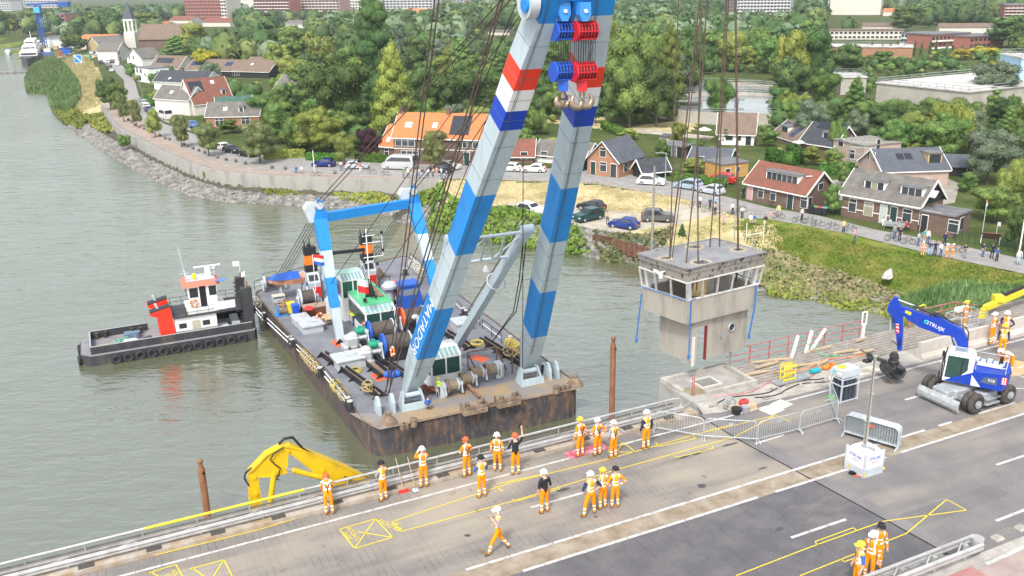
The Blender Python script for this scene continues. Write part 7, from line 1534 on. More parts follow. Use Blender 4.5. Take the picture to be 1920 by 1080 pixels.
m_apr=mat('far_red_brick',(.34,.13,.10),.9); m_apg=mat('far_grey_panel',(.50,.50,.50),.8); m_apc=mat('far_cream_panel',(.62,.58,.50),.8)
block(350,418,44,-12,20,9,14,m_apr,'tall red brick apartment block at top left',bal=False)
block(418,428,46,-12,20,9,2,m_apc,'narrow cream tower end of the red apartment block')
block(478,545,34,-6,18,7,12,m_apr,'red and white apartment block at the top edge, left one of a pair')
block(548,638,32,-10,18,8,14,mat('far_pink_brick',(.42,.25,.22),.9),'pinkish apartment block with white balconies at the top edge, right one of a pair')
block(645,700,28,-4,18,6,10,m_apc,'cream apartment block left of the tall poplar at the top edge',bal=False)
block(705,812,26,-4,18,6,16,m_apg,'long pale apartment block right of the tall poplar at the top edge')
block(850,870,30,-14,16,10,3,mat('far_mauve',(.45,.36,.36),.9),'slim mauve tower block at the top edge between the crane cables',bal=False)
block(1362,1378,40,-20,18,10,3,mat('far_dark_brick',(.2,.15,.14),.9),'dark slim tower block right of the hoist cables',bal=False)
block(1380,1480,40,-14,18,9,16,m_apg,'grey apartment slab with continuous balconies at upper right')
block(1878,1925,56,10,18,8,6,m_apr,'red brick apartment block with white bands at the right edge')
block(86,126,62,27,18,5,5,mat('far_salmon_brick',(.42,.20,.15),.9),'salmon brick apartment house with blue balconies in the left village',bal=False)
block(0,22,20,2,18,4,5,m_apg,'pale apartment block in the top left corner')
block(45,110,14,-2,18,4,10,mat('far_grey_roofed',(.4,.36,.36),.9),'low grey office block behind the blue tower crane')
block(1688,1746,82,62,14,2,9,m_apg,'flat school block with white window bands and dark frames',skew=4)
block(1744,1816,92,66,14,2,10,m_apr,'flat school block with red brick end wall',skew=-4)
block(1816,1880,92,70,14,2,8,m_apr,'flat school block partly hidden by trees at the right',skew=-4,bal=False)
block(975,1010,20,6,16,3,8,mat('far_brown_block',(.25,.15,.14),.9),'low brown block at the top edge left of the crane head',bal=False)
block(1555,1692,74,58,12,2,16,m_apc,'terrace of cream fronts under a brown roof at upper right',roof=t_bn,bal=False)
m_far=[t_or,t_rd,t_bn,t_gy]
for i,(x0,x1,b_,e,r,mm,lab) in enumerate(((1616,1690,60,50,43,2,'far brown roof terrace behind the cream terrace'),(1760,1870,64,52,44,2,'far brown roofs behind the school blocks'),(1555,1650,28,20,14,0,'far orange roofed row at upper right'),(1655,1700,30,22,16,0,'second far orange roofed row at upper right'),(318,360,48,38,30,1,'far red roofs left of the red apartment block'),(380,432,50,42,34,1,'far red roofed row under the red apartment block'),(755,800,32,24,16,0,'orange roofed row at the top right of the poplar'),(438,480,26,16,8,3,'far grey roofed offices at upper left'),(110,150,30,22,17,2,'far brown roofs behind the blue tower crane'),(262,310,56,47,41,0,'orange roofed row right of the church spire'),(1500,1552,24,16,10,3,'far grey roofs at the top edge'),(1700,1760,18,10,3,2,'far brown roofs at the top edge'),(915,955,66,60,57,3,'low white building among trees right of centre top'))):
 house(lab,(x0,b_),(x1,b_),14,e,r,m_apc,m_far[mm],[],trim=False,ov=.3)
m_wc=mat('tank_concrete',(.46,.43,.37),.9,var=(.3,(.36,.34,.29),.4,.6)); m_tw=mat('tank_water',(.16,.18,.17),.05,spec=.8)
def tank(px,py,r,h,lab):
 q=P(px,py,LZ); t=thing('settling_tank',q,lab,'water tank','round settling tanks'); k=MB(); n=40
 ro=[(r*c_(2*PI*i/n),r*s_(2*PI*i/n)) for i in range(n)]; ri=[(x*.975,y*.975) for x,y in ro]
 k.loft([[(x,y,-1) for x,y in ro],[(x,y,h) for x,y in ro],[(x,y,h) for x,y in ri],[(x,y,h-1.2) for x,y in ri]],cap=False); k.build('tank_wall',m_wc,t)
 k=MB(); k.poly([(x,y,h-.7) for x,y in ri]); k.build('water_surface',m_tw,t); k=MB(); k.bar((-r,0,h+.5),(r*.1,1,h+.5),1.2,.5); k.bar((-r,.6,h+1.3),(r*.1,1.6,h+1.3),.06,.06); k.bar((-r,-.6,h+1.3),(r*.1,.4,h+1.3),.06,.06); k.cyl((0,0,0),(0,0,h+1),.5,n=8); k.build('scraper_bridge',metal_grey,t)
 k=MB(); [k.tube([(x*1.0,y*1.0,h+z) for x,y in ro+[ro[0]]],.06,4) for z in (.5,1.0)]; k.build('tank_railing',metal_grey,t)
tank(1380,212,20,2.6,'large round concrete settling tank left of the weeping tree'); tank(1340,178,17,1.8,'farther round settling tank with a bridge across'); tank(1400,180,15,1.6,'small round settling tank with many white rails')
def cblock(nm,lab,x0,x1,base,top,dep,m,cat='industrial building',sk=0):
 A,B_=P(x0,base,LZ),P(x1,base+sk,LZ); xv=B_-A; L=xv.length; H=htop(A,top); t=thing(nm,A,lab,cat,None,math.atan2(xv.y,xv.x)); k=MB(); k.bb(0,L,0,dep,-1,H); k.build('wall',m,t); k=MB(); k.bb(-.3,L+.3,-.3,dep+.3,H+.01,H+.3); k.build('roof',mat('pale_roof',(.55,.53,.5),.9,var=(.3,(.42,.4,.37),.45,.6)),t)
 k=MB(); [k.tube([(0,0,H+z),(L,0,H+z),(L,dep,H+z),(0,dep,H+z),(0,0,H+z)],.07,4) for z in (.7,1.3)]; [k.cyl((L*i/12,0,H+.3),(L*i/12,0,H+1.3),.06,n=4) for i in range(13)]; k.build('roof_railing',metal_grey,t)
cblock('basin_building','long flat concrete basin with white rails above the trees at right',1640,1810,200,156,55,m_wc,sk=22)
cblock('basin_building','small flat concrete building left of the long basin',1575,1622,178,146,12,m_wc)
cblock('process_tower','pale blue and white process tower at the right edge',1903,1945,196,110,14,mat('process_blue',(.35,.55,.7),.6))
cblock('pavilion','low curved pavilion roof with white edge behind the dark trees',1545,1710,106,88,16,m_br2,sk=2)
m_cb=mat('tower_crane_blue',(.01,.08,.30),.5); q=P(83,88,LZ); H=htop(q,8); t_=thing('tower_crane',q,'dark blue lattice tower crane with a horizontal jib at top left','tower crane'); k=MB()
for x in (-1.2,1.2):
 for y in (-1.2,1.2): k.bar((x,y,0),(x,y,H),.35,.35,up=(1,0,0))
n_=12
for i in range(n_): z0,z1=H*i/n_,H*(i+1)/n_; k.bar((-1.2,-1.2,z0),(1.2,-1.2,z1),.25,.25); k.bar((1.2,1.2,z0),(-1.2,1.2,z1),.25,.25); k.bar((-1.2,1.2,z0),(-1.2,-1.2,z1),.25,.25)
k.build('mast',m_cb,t_); k=MB(); k.bar((-6,0,H),(19,0,H+.5),1.2,1.0); k.bb(12,18,-1.4,1.4,H-1.5,H+1); k.build('jib',m_cb,t_); k=MB(); k.bb(-1.6,1.6,-1.8,-.2,H-4.5,H-1.5); k.build('crane_cabin',mat('cabin_sky_blue',(.05,.35,.7),.5),t_)
def hullship(nm,lab,a,b_,w_,h,m,cat='ship'):
 A,B_=P(*a,0),P(*b_,0); xv=B_-A; L=xv.length; t=thing(nm,A,lab,cat,None,math.atan2(xv.y,xv.x)); k=MB(); rg=[]
 for f,ww in ((0,.75),(.15,1),(.7,1),(.88,.75),(1,.08)): rg.append([(L*f,-w_/2*ww,h+(.5 if f>.8 else 0)),(L*f,-w_/2*ww*.8,-.6),(L*f,w_/2*ww*.8,-.6),(L*f,w_/2*ww,h+(.5 if f>.8 else 0))])
 k.loft(rg); k.build('hull',m,t); return t,L
t_,L=hullship('moored_ship','moored ship with black hull and white stepped superstructure by the shipyard quay',(70,96),(52,124),9,3.0,m_tb)
for x0,x1,z0,z1,w_ in ((.1,.82,3.,5.2,7.6),(.18,.7,5.2,7.2,6.2),(.3,.6,7.2,9.2,4.6)):
 k=MB(); k.bb(L*x0,L*x1,-w_/2,w_/2,z0,z1); o=k.build('deckhouse',m_wht,t_); k=MB(); k.bb(L*x1,L*x1+.08,-w_/2+.4,w_/2-.4,z0+.8,z1-.5); k.build('window_band',m_gls,o)
k=MB(); k.cyl((L*.4,0,9),(L*.4,0,13),.15,n=6); k.cyl((L*.75,1,5),(L*.75,1,9),.12,n=6); k.build('mast',m_wht,t_)
t_,L=hullship('small_boat','small grey motor boat alone on the river at far left',(14,98),(17,103),3,.9,m_lg,'boat'); k=MB(); k.bb(L*.3,L*.65,-1,1,.9,1.9); k.build('boat_cabin',m_wht,t_)
t_=thing('quay_barge',P(68,112,0),'rusty work barge moored at the quay right of the white ship','barge',None,.35); k=MB(); k.bb(0,20,0,6,-.5,1.8); k.build('hull',m_rd,t_); k=MB(); k.bb(2,8,1,5,1.8,3.4); k.bb(11,15,1,4,1.8,2.6); k.build('cargo',mat('yard_blue',(.08,.16,.35),.6),t_)
sc_=random.Random(4)
for i in range(14):
 x,y=sc_.uniform(68,130),sc_.uniform(84,104); q=P(x,y,LZ-.4); k=MB(); k.bev((0,0,.9),(sc_.uniform(2,6),sc_.uniform(1.5,3),sc_.uniform(1,2.4)),.1); o=k.build('yard_container',[m_wht,m_blu,m_gt,m_apr,m_lg][i%5]); o.location=q; o.rotation_euler=(0,0,sc_.random()); tag(o,ORD[i]+' of the boxes and containers crowded in the shipyard','container','shipyard clutter')
m_hg=leafmat('hedge_leaves',(.04,.10,.015),(.09,.18,.03),.9)
def hedge(lab,pts,h=1.6,w_=1.,n=900,m=m_hg):
 pl=[P(x,y,LZ) for x,y in pts]; C=[];N=[]; rs_=np.random.RandomState(int(pts[0][0])); Ls=[(b_-a).length for a,b_ in zip(pl[:-1],pl[1:])]; T_=sum(Ls)
 for a,b_,l in zip(pl[:-1],pl[1:],Ls):
  d=(b_-a).normalized(); nn=Vector((-d.y,d.x,0)); kk=int(n*l/T_)
  for _ in range(kk):
   f=rs_.rand(); side=rs_.randint(3); u=(rs_.rand()-.5)*w_; zz=rs_.rand()*h
   if side==0: p=a.lerp(b_,f)+nn*u+Vector((0,0,h)); q=(0,0,1)
   else: s=-1 if side==1 else 1; p=a.lerp(b_,f)+nn*s*w_/2+Vector((0,0,zz)); q=tuple(nn*s)
   C.append(p);N.append(q)
 C=np.array(C,float)+rs_.normal(size=(len(C),3))*.04; N=np.array(N,float)+rs_.normal(size=(len(N),3))*.5
 V,Fq=cards(C-np.array(pl[0]),N,rs_.uniform(.14,.28,len(C)),rs_); nV=len(V);
 k=MB(); [k.bar(a+Vector((0,0,h/2-.02))-pl[0],b_+Vector((0,0,h/2-.02))-pl[0],w_*.9,h*.95) for a,b_ in zip(pl[:-1],pl[1:])]
 V2=np.array(k.v); F2=np.array(k.f)+nV; me=np_mesh('hedge',np.concatenate([V,V2]),np.concatenate([Fq,F2]),m); o=bpy.data.objects.new('hedge',me); COL.objects.link(o); o.location=pl[0]; tag(o,lab,'hedge'); return o
hedge('dark clipped hedge between the white cottage and the red roofed cottage',[(1440,300),(1478,312),(1500,306),(1480,292)],2.2,1.4,1600)
hedge('long low hedge in front of the orange terrace beside the silver van',[(668,302),(735,306)],1.3,1.,900)
hedge('hedge behind the blue estate car',[(575,300),(640,302)],1.3,1.,700)
hedge('rough green yellow hedge behind the promenade left of the blue estate car',[(495,298),(572,294)],1.4,2.0,1200,gy)
hedge('clipped hedge in the left village below the pale plastered house',[(268,190),(285,200),(288,196)],1.8,1.4,500)
hedge('hedge along the garden behind the silver blue people carrier',[(1262,338),(1310,346),(1360,352)],1.3,1.,900)
hedge('garden hedge in front of the tank wall meadow',[(1130,240),(1180,262)],1.6,1.2,700)
hedge('hedge by the courtyard of the new slate roofed house',[(1540,330),(1596,322)],1.5,1.2,700)
m_skin=mat('skin',(.55,.33,.24),.6); m_hat=mat('helmet_white',(.85,.85,.84),.35); m_hair=mat('brown_hair',(.10,.06,.035),.8); m_boot=mat('work_boot',(.12,.08,.05),.7)
def hivis(name,col,top):
 m=mat(name,col,.75,var=(5,(col[0]*.86,col[1]*.8,col[2]*.8),.4,.7),spec=.2); n=m.node_tree; b=n.nodes['Principled BSDF']; tc=n.nodes.new('ShaderNodeTexCoord'); sx=n.nodes.new('ShaderNodeSeparateXYZ'); n.links.new(tc.outputs['Object'],sx.inputs[0])
 def M(op,a,b_):
  k=n.nodes.new('ShaderNodeMath'); k.operation=op
  for i,q in enumerate((a,b_)):
   if isinstance(q,(float,int)): k.inputs[i].default_value=q
   else: n.links.new(q,k.inputs[i])
  return k.outputs[0]
 def band(o,c,w_): return M('LESS_THAN',M('ABSOLUTE',M('SUBTRACT',o,c),0),w_)
 if top: r=M('MAXIMUM',M('MAXIMUM',band(sx.outputs[2],1.06,.03),band(sx.outputs[2],1.20,.022)),M('MULTIPLY',band(M('ABSOLUTE',sx.outputs[0],0),.115,.025),M('GREATER_THAN',sx.outputs[2],1.06)))
 else: r=M('MAXIMUM',band(sx.outputs[2],.24,.032),band(sx.outputs[2],.38,.032))
 mx=n.nodes.new('ShaderNodeMix'); mx.data_type='RGBA'; src=b.inputs['Base Color'].links[0].from_socket; n.links.new(r,mx.inputs[0]); n.links.new(src,mx.inputs[6]); mx.inputs[7].default_value=(.80,.80,.76,1); n.links.new(mx.outputs[2],b.inputs['Base Color']); return m
HT=hivis('hi_vis_orange_top',(.95,.27,.01),True); HB_=hivis('hi_vis_orange_trousers',(.95,.31,.006),False); HY_=hivis('hi_vis_amber_vest',(.97,.42,.006),True)
def cl(name,c): return mat('cloth_'+name,c,.85)
CLm={'navy':cl('navy',(.02,.03,.08)),'blk':cl('black',(.02,.02,.025)),'wht':cl('white',(.75,.75,.73)),'blue':cl('blue',(.04,.12,.40)),'jean':cl('jeans',(.08,.14,.28)),'red':cl('red',(.5,.05,.05)),'grey':cl('grey',(.28,.28,.28)),'tan':cl('tan',(.45,.36,.25)),'lblu':cl('light_blue',(.35,.52,.65)),'grn':cl('green',(.10,.30,.14)),'pink':cl('pink',(.65,.33,.33)),'ylw':cl('yellow',(.75,.65,.25)),'teal':cl('teal',(.08,.35,.32)),'HT':HT,'HB':HB_,'HY':HY_,'fl':cl('lime',(.55,.75,.05))}
BODY={}
def bodymesh(pose):
 if pose in BODY: return BODY[pose]
 V={'pel':(0,0,.95),'wst':(0,.0,1.08),'chs':(0,.0,1.30),'shc':(0,-.01,1.43),'nck':(0,0,1.52),'jaw':(0,.025,1.60),'hd':(0,.01,1.68),'top':(0,0,1.74),'nose':(0,.115,1.645)}
 for s,n_ in ((-1,'L'),(1,'R')): V.update({'hip'+n_:(.09*s,0,.92),'kn'+n_:(.11*s,.02,.50),'an'+n_:(.12*s,-.01,.09),'to'+n_:(.14*s,.16,.04),'sh'+n_:(.185*s,-.01,1.41),'el'+n_:(.25*s,-.03,1.13),'wr'+n_:(.26*s,.06,.90),'pa'+n_:(.26*s,.09,.83)})
 def st(**k):
  for a,b in k.items(): V[a]=b
 def arm(n_,el,wr): s=-1 if n_=='L' else 1; V['el'+n_]=(el[0]*s,el[1],el[2]); V['wr'+n_]=(wr[0]*s,wr[1],wr[2]); d=(Vector(V['wr'+n_])-Vector(V['el'+n_])).normalized()*.08; V['pa'+n_]=tuple(Vector(V['wr'+n_])+d)
 if pose=='hips': arm('L',(.38,-.10,1.18),(.22,.02,1.02)); arm('R',(.38,-.10,1.18),(.22,.02,1.02))
 if pose=='phone': arm('L',(.27,.16,1.28),(.08,.28,1.52)); arm('R',(.27,.16,1.28),(.08,.28,1.52))
 if pose=='crossed': arm('L',(.27,.06,1.15),(-.03,.22,1.20)); arm('R',(.27,.06,1.12),(-.03,.22,1.14))
 if pose=='raise': arm('R',(.34,.18,1.50),(.34,.28,1.78)); arm('L',(.27,.05,1.15),(.18,.22,1.25))
 if pose=='stride': st(knL=(-.12,.24,.52),anL=(-.13,.36,.10),toL=(-.14,.52,.05),knR=(.12,-.12,.50),anR=(.14,-.42,.13),toR=(.15,-.28,.05)); arm('L',(.26,.03,1.16),(.05,.2,1.36)); arm('R',(.32,-.08,1.16),(.2,.1,1.05))
 if pose=='wide': st(knL=(-.20,.02,.50),anL=(-.27,-.01,.09),toL=(-.31,.15,.04),knR=(.16,.04,.50),anR=(.2,.05,.09),toR=(.24,.2,.04)); arm('L',(.38,-.10,1.18),(.22,.02,1.02)); arm('R',(.38,-.10,1.18),(.22,.02,1.02))
 if pose=='bent': st(wst=(0,.10,1.04),chs=(0,.30,1.13),shc=(0,.42,1.18),nck=(0,.50,1.22),jaw=(0,.58,1.22),hd=(0,.63,1.26),top=(0,.68,1.30),nose=(0,.68,1.18)); V['shL']=(-.18,.40,1.16);V['shR']=(.18,.40,1.16); arm('L',(.2,.50,.93),(.15,.55,.72)); arm('R',(.2,.50,.93),(.15,.55,.72))
 if pose=='sit': st(pel=(0,0,.45),wst=(0,0,.6),chs=(0,.02,.82),shc=(0,.02,.95),nck=(0,.03,1.04),jaw=(0,.05,1.12),hd=(0,.04,1.20),top=(0,.03,1.26),nose=(0,.14,1.165),hipL=(-.1,.03,.43),hipR=(.1,.03,.43),knL=(-.12,.42,.47),knR=(.12,.42,.47),anL=(-.12,.48,.09),anR=(.12,.48,.09),toL=(-.13,.64,.04),toR=(.13,.64,.04)); V['shL']=(-.18,.01,.93);V['shR']=(.18,.01,.93); arm('L',(.24,.05,.66),(.13,.28,.55)); arm('R',(.24,.05,.66),(.13,.28,.55))
 E=[('pel','wst'),('wst','chs'),('chs','shc'),('shc','nck'),('nck','jaw'),('jaw','hd'),('hd','top'),('jaw','nose')]
 for n_ in 'LR':
  E+=[('pel','hip'+n_),('hip'+n_,'kn'+n_),('kn'+n_,'an'+n_),('an'+n_,'to'+n_),('shc','sh'+n_),('sh'+n_,'el'+n_),('el'+n_,'wr'+n_),('wr'+n_,'pa'+n_)]
  p=Vector(V['pa'+n_]); d=(p-Vector(V['wr'+n_])).normalized(); sd=d.cross(Vector((0,1,0))); sd=sd.normalized() if sd.length>.1 else Vector((1,0,0)); ml=d.cross(sd)
  for i,(o_,l) in enumerate(((-.03,.075),(-.01,.09),(.01,.085),(.03,.065))): V['f%d%s'%(i,n_)]=tuple(p+sd*o_+d*l*.6+ml*.0); V['g%d%s'%(i,n_)]=tuple(p+sd*o_*1.15+d*l+ml*.03); E+=[('pa'+n_,'f%d%s'%(i,n_)),('f%d%s'%(i,n_),'g%d%s'%(i,n_))]
  V['th'+n_]=tuple(Vector(V['wr'+n_])+d*.05+ml*.06+sd*.01); E.append(('wr'+n_,'th'+n_))
 rad={'pel':(.155,.11),'wst':(.145,.105),'chs':(.165,.115),'shc':(.13,.09),'nck':.055,'jaw':(.07,.08),'hd':(.08,.098),'top':(.06,.07),'nose':.014}
 for n_ in 'LR': rad.update({'hip'+n_:.095,'kn'+n_:.07,'an'+n_:.055,'to'+n_:.04,'sh'+n_:.07,'el'+n_:.052,'wr'+n_:.038,'pa'+n_:.034,'th'+n_:.01}); rad.update({q+str(i)+n_:.0095 for i in range(4) for q in 'fg'})
 bm=bmesh.new(); ly=bm.verts.layers.skin.verify(); vs={}
 for n_,p in V.items(): v=bm.verts.new(p); r=rad[n_]; v[ly].radius=r if isinstance(r,tuple) else (r,r); v[ly].use_root=(n_=='pel'); vs[n_]=v
 for a,b in E: bm.edges.new((vs[a],vs[b]))
 me=bpy.data.meshes.new('body'); bm.to_mesh(me); bm.free(); o=bpy.data.objects.new('body',me); COL.objects.link(o); md=o.modifiers.new('s','SKIN'); md.use_smooth_shade=True; sb=o.modifiers.new('u','SUBSURF'); sb.levels=1; sb.render_levels=1
 dg=bpy.context.evaluated_depsgraph_get(); out=bpy.data.meshes.new_from_object(o.evaluated_get(dg)); bpy.data.objects.remove(o); out.name='body_'+pose
 out.materials.clear(); [out.materials.append(m) for m in (m_skin,HT,HB_,m_boot,HT,HT)]
 seg=[('pel','wst',1),('wst','chs',1),('chs','shc',1),('nck','hd',0),('hd','top',0),('jaw','nose',0)]
 for n_ in 'LR': seg+=[('hip'+n_,'kn'+n_,2),('kn'+n_,'an'+n_,2),('an'+n_,'to'+n_,3),('shc','sh'+n_,1),('sh'+n_,'el'+n_,4),('el'+n_,'wr'+n_,5),('wr'+n_,'pa'+n_,0),('pa'+n_,'g1'+n_,0),('pel','hip'+n_,2)]
 A=np.array([V[a] for a,b,c in seg]); D=np.array([V[b] for a,b,c in seg])-A; K=[c for a,b,c in seg]; L2=(D**2).sum(1)+1e-9
 for f in out.polygons:
  p=np.array(f.center[:]); t=np.clip(((p-A)*D).sum(1)/L2,0,1); d=((p-A-D*t[:,None])**2).sum(1); f.material_index=K[int(d.argmin())]; f.use_smooth=True
 BODY[pose]=(out,{k:Vector(v) for k,v in V.items()}); return BODY[pose]
def headgear(kind):
 k=MB()
 if kind=='hair': k.ell((0,-.015,.03),(.088,.105,.085),8,5)
 else: k.ell((0,0,.045),(.118,.14,.10),10,6); k.bev((0,.06,.02),(.2,.26,.025),.04); k.torus((0,0,.03),.11,.014,n=12,m=4); [k.cyl((s*.11,0,-.03),(s*.145,0,-.03),.035,n=8) for s in (-1,1)]
 return k.build('hair' if kind=='hair' else 'helmet',m_hair).data
HGM={}
def person(x,y,z,pose,top,leg,lab,face=None,hat=None,group=None,h=1.,vest=False,loc=None,arms=None):
 q=Vector(loc) if loc is not None else P(x,y,z); t=thing('person',q,lab,'person',group,face if face is not None else 0); t.scale=(h,h,h)
 me,V=bodymesh(pose); o=bpy.data.objects.new('body',me); COL.objects.link(o); o.parent=t
 setmat(o,1,CLm[top]); setmat(o,2,CLm[leg]); ar=arms or ((top,top) if len(lab)%2 else (top,'sk')); [setmat(o,4+i_,m_skin if a_=='sk' else CLm[a_]) for i_,a_ in enumerate(ar)]; setmat(o,3,m_boot if leg in('HB',) else CLm['blk'])
 kd='hair' if hat is None else 'helmet'
 if kd not in HGM: HGM[kd]=headgear(kd); bpy.data.objects.remove([q_ for q_ in bpy.data.objects if q_.data==HGM[kd]][0])
 g=bpy.data.objects.new(kd,HGM[kd]); COL.objects.link(g); g.parent=t; g.location=V['hd']+Vector((0,0,-.0)); setmat(g,0,{None:m_hair,'w':m_hat,'y':MT['yellow_paint'],'o':MT['signal_orange_pad'],'b':CLm['blk'],'g':CLm['fl'],'gr':CLm['grey'],'bl':m_gt}[hat])
 if pose in('phone','raise'): k=MB(); s=1; k.box(V['paR']+Vector((-.06,.06,.06)),(.08,.012,.15)); k.build('phone',m_blk,t)
 if vest:
  k=MB(); [k.bar((s*.10,-.125,1.42),(-s*.02,-.135,1.12),.03,.01,up=(0,1,0)) for s in (-1,1)]; k.bar((0,-.135,1.12),(0,-.125,.98),.03,.01,up=(0,1,0)); k.build('harness',m_blk,t)
 return t
FR=BA   # facing the river
W_=[(618,966,'bent','HT','HB','o',-.2,'worker bending over the rail in front of the yellow arm',1),(720,940,'crossed','HY','HB','b',.35,'worker with headphones leaning on the rail left of the broom',0),(795,915,'phone','HT','HB','w',-.1,'worker filming over the rail right of the broom and shovel',0),(876,895,'crossed','HT','HB','o',.1,'worker with orange helmet and black harness at the rail',1),(904,934,'crossed','HY','HB','b',.05,'worker in amber vest standing on the white line behind the rail group',0),(933,885,'stand','HT','HB','w',-.6,'worker with white helmet turned sideways at the rail',0),(967,891,'raise','blk','HB','o',-.2,'worker in black top raising an arm with a phone',0),(1088,857,'stand','HT','HB','y',.1,'left worker of the trio by the pink ramp, black harness',1),(1120,855,'hips','HT','HB','w',.0,'middle worker of the trio by the pink ramp, dark backpack straps',1),(1150,860,'hips','HY','HB','w',.1,'right worker of the trio by the pink ramp, blue sleeve',1),(1211,843,'stand','HY','HB','w',.0,'lone worker in amber vest near the left crowd barrier',0),(1021,963,'stand','blk','HB','w',.1,'worker in black T-shirt and orange trousers on the middle of the road',0),(1107,968,'wide','HY','HB','w',.0,'legs apart worker, left one of the road trio',0),(1130,955,'hips','HY','HB','y',.1,'middle one of the road trio with yellowish helmet',0),(1153,953,'hips','HY','HB','b',-.2,'right one of the road trio with dark cap and hands on hips',0),(935,1036,'stride','HY','HB','w',1.3,'worker striding across the road nearest to the camera',0),
 (1858,646,'stand','HT','HB','w',.3,'worker in harness behind the concrete barriers, left of three',1),(1880,640,'stand','HT','HB','w',-.9,'worker behind the concrete barriers bending towards his colleagues',0),(1881,644,'hips','HY','HB','w',1.6,'worker in amber vest and navy sleeves at the barrier row',0),(1876,667,'stand','HY','HB','y',2.4,'worker with yellow helmet behind the digger tail',0),(1893,700,'bent','HT','HB','w',1.2,'worker stooping behind the rear of the blue digger',0),
 (1642,1068,'stand','HT','HB','b',2.7,'worker with dark cap facing the camera at the lower right edge',0),(1627,1088,'stand','HT','HB','w',1.9,'worker with white helmet beside the capped one at lower right',0),(1604,1108,'stand','HY','HB','g',1.2,'worker with lime helmet cut by the bottom edge at lower right',0)]
for x,y,ps,tp,lg,ht,fc,lb,vs in W_: person(x,y,BZ,ps,tp,lg,lb,FR+fc,ht,'road workers on the bridge',1.09*(.965+.07*((x*7)%10)/10),vest=bool(vs),arms={1:('navy','navy'),2:('navy','sk'),3:('HT','HT'),0:('grey','sk'),4:('blue','sk')}[x%5] if tp=='HY' else ('blk','sk') if tp=='blk' else ('HT','HT'))
person(823,746,DZ,'crossed','fl','blk','crewman with lime vest and yellow helmet beside the deck winches',-.6,'y','crew of the crane barge'); person(665,611,DZ,'bent','fl','navy','crewman in lime vest bending beside the red jacket',.8,'y','crew of the crane barge'); person(803,771,DZ,'sit','blue','tan','crewman in blue shirt crouching at the left crane foot',.2,None,'crew of the crane barge')
person(682,614,DZ,'stand','red','red','crewman in red coveralls in front of the deckhouse',PI,None,'crew of the crane barge')
SP='stand crossed hips phone stand'.split()
sp=[(640,320,'wht','jean','man in white shirt at the fence post left of the broad van group'),(676,323,'red','wht','person in red shirt by the silver hatchback'),(757,334,'grn','jean','person in green top at the wall rail'),(766,333,'wht','navy','second person from the left at the wall rail'),(775,333,'pink','tan','person in pink at the wall rail'),(785,333,'wht','jean','person in white top and jeans at the rail'),(793,334,'navy','lblu','person in navy top and light trousers at the rail'),(803,333,'wht','blk','cyclist in white at the wall rail'),(812,333,'tan','navy','person in tan jacket at the rail'),(819,332,'pink','pink','person in pink dress at the rail'),(828,334,'wht','jean','rightmost person at the wall rail'),(556,324,'blue','navy','seated person in blue beside the folding chairs'),(566,324,'wht','grey','seated person in white beside the folding chairs'),
 (1017,404,'HT','jean','person in orange vest beside the white parked car'),(1139,420,'HT','navy','person in orange vest between the green and the blue car'),(1228,417,'blk','grey','person leaning at the grey off-roader'),(1312,389,'wht','navy','cyclist in white beside the hoist cables'),(1331,393,'navy','blk','cyclist in navy shirt'),(1341,391,'lblu','navy','cyclist in light blue shirt'),(1340,402,'tan','navy','cyclist in tan top in front'),(1373,402,'wht','blk','cyclist in white facing the crane'),(1391,411,'wht','blk','person in white shirt and black shorts beside the cyclists'),(1357,418,'pink','tan','person seated on the grass edge'),(1407,418,'wht','tan','person in white seated on the grass'),(1414,418,'blue','tan','person in bright blue seated on the grass'),(1435,420,'blk','tan','person in black seated on the slope'),(1393,372,'navy','blk','person in navy at the pink door'),(1408,375,'wht','tan','person in white by the red roofed cottage wall'),(1419,377,'grey','tan','person in grey by the red roofed cottage wall'),(1432,379,'wht','jean','person in white and jeans by the motorbike'),
 (1444,416,'pink','tan','person in pale pink on the dyke edge'),(1459,406,'ylw','tan','person in yellow on the dyke road'),(1503,414,'wht','navy','cyclist with red bags in white shirt'),(1581,436,'ylw','navy','person in yellow top and navy shorts on the dyke'),(1602,453,'pink','jean','heavy person in orange pink shirt and jeans shorts on the dyke path'),(1655,424,'wht','wht','person seated on the bench left end, white clothes'),(1668,427,'wht','navy','person seated on the bench middle'),(1684,430,'grey','grey','person in grey seated on the bench'),(1698,431,'red','navy','person in red seated at the bench right end'),(1676,448,'grey','jean','person beside the black bicycle'),(1686,452,'navy','navy','person in dark blue beside the black bicycle'),(1721,461,'lblu','jean','person in light blue shirt at the left of the spectators'),(1732,456,'teal','tan','person in teal behind the orange workers'),(1739,457,'wht','jean','person in white behind the orange workers'),(1729,480,'HT','HB','leftmost orange worker among the spectators'),(1742,479,'navy','lblu','person in navy beside the orange worker'),(1752,480,'navy','navy','person in navy shirt and trousers in the middle of the spectators'),(1763,482,'wht','jean','person in white shirt and jeans left of the two orange workers'),(1770,462,'navy','navy','person with bicycle behind the orange workers'),(1774,484,'HT','HB','left one of two orange workers side by side'),(1785,485,'HT','HB','right one of two orange workers side by side'),(1808,484,'blk','grey','person in black top and grey skirt'),(1842,482,'navy','jean','person in dark jacket and jeans standing apart'),(1859,485,'navy','navy','person in navy overalls near the right edge'),(1868,490,'blue','blk','person in blue shirt with raised hands near the right edge'),(1909,496,'wht','lblu','person in white at the far right edge of the dyke')]
rp2=random.Random(3)
for i,(x,y,a,b_,lb) in enumerate(sp):
 sit='seated' in lb; z=PZ if (x<1240 and x>1000) else LZ
 person(x,y,z,'sit' if sit else rp2.choice(SP),a,b_,lb,PI+rp2.uniform(-.6,.6) if y<5000 else 0,'w' if a=='HT' and x>1600 else None,'spectators on the dyke',rp2.uniform(.93,1.04))
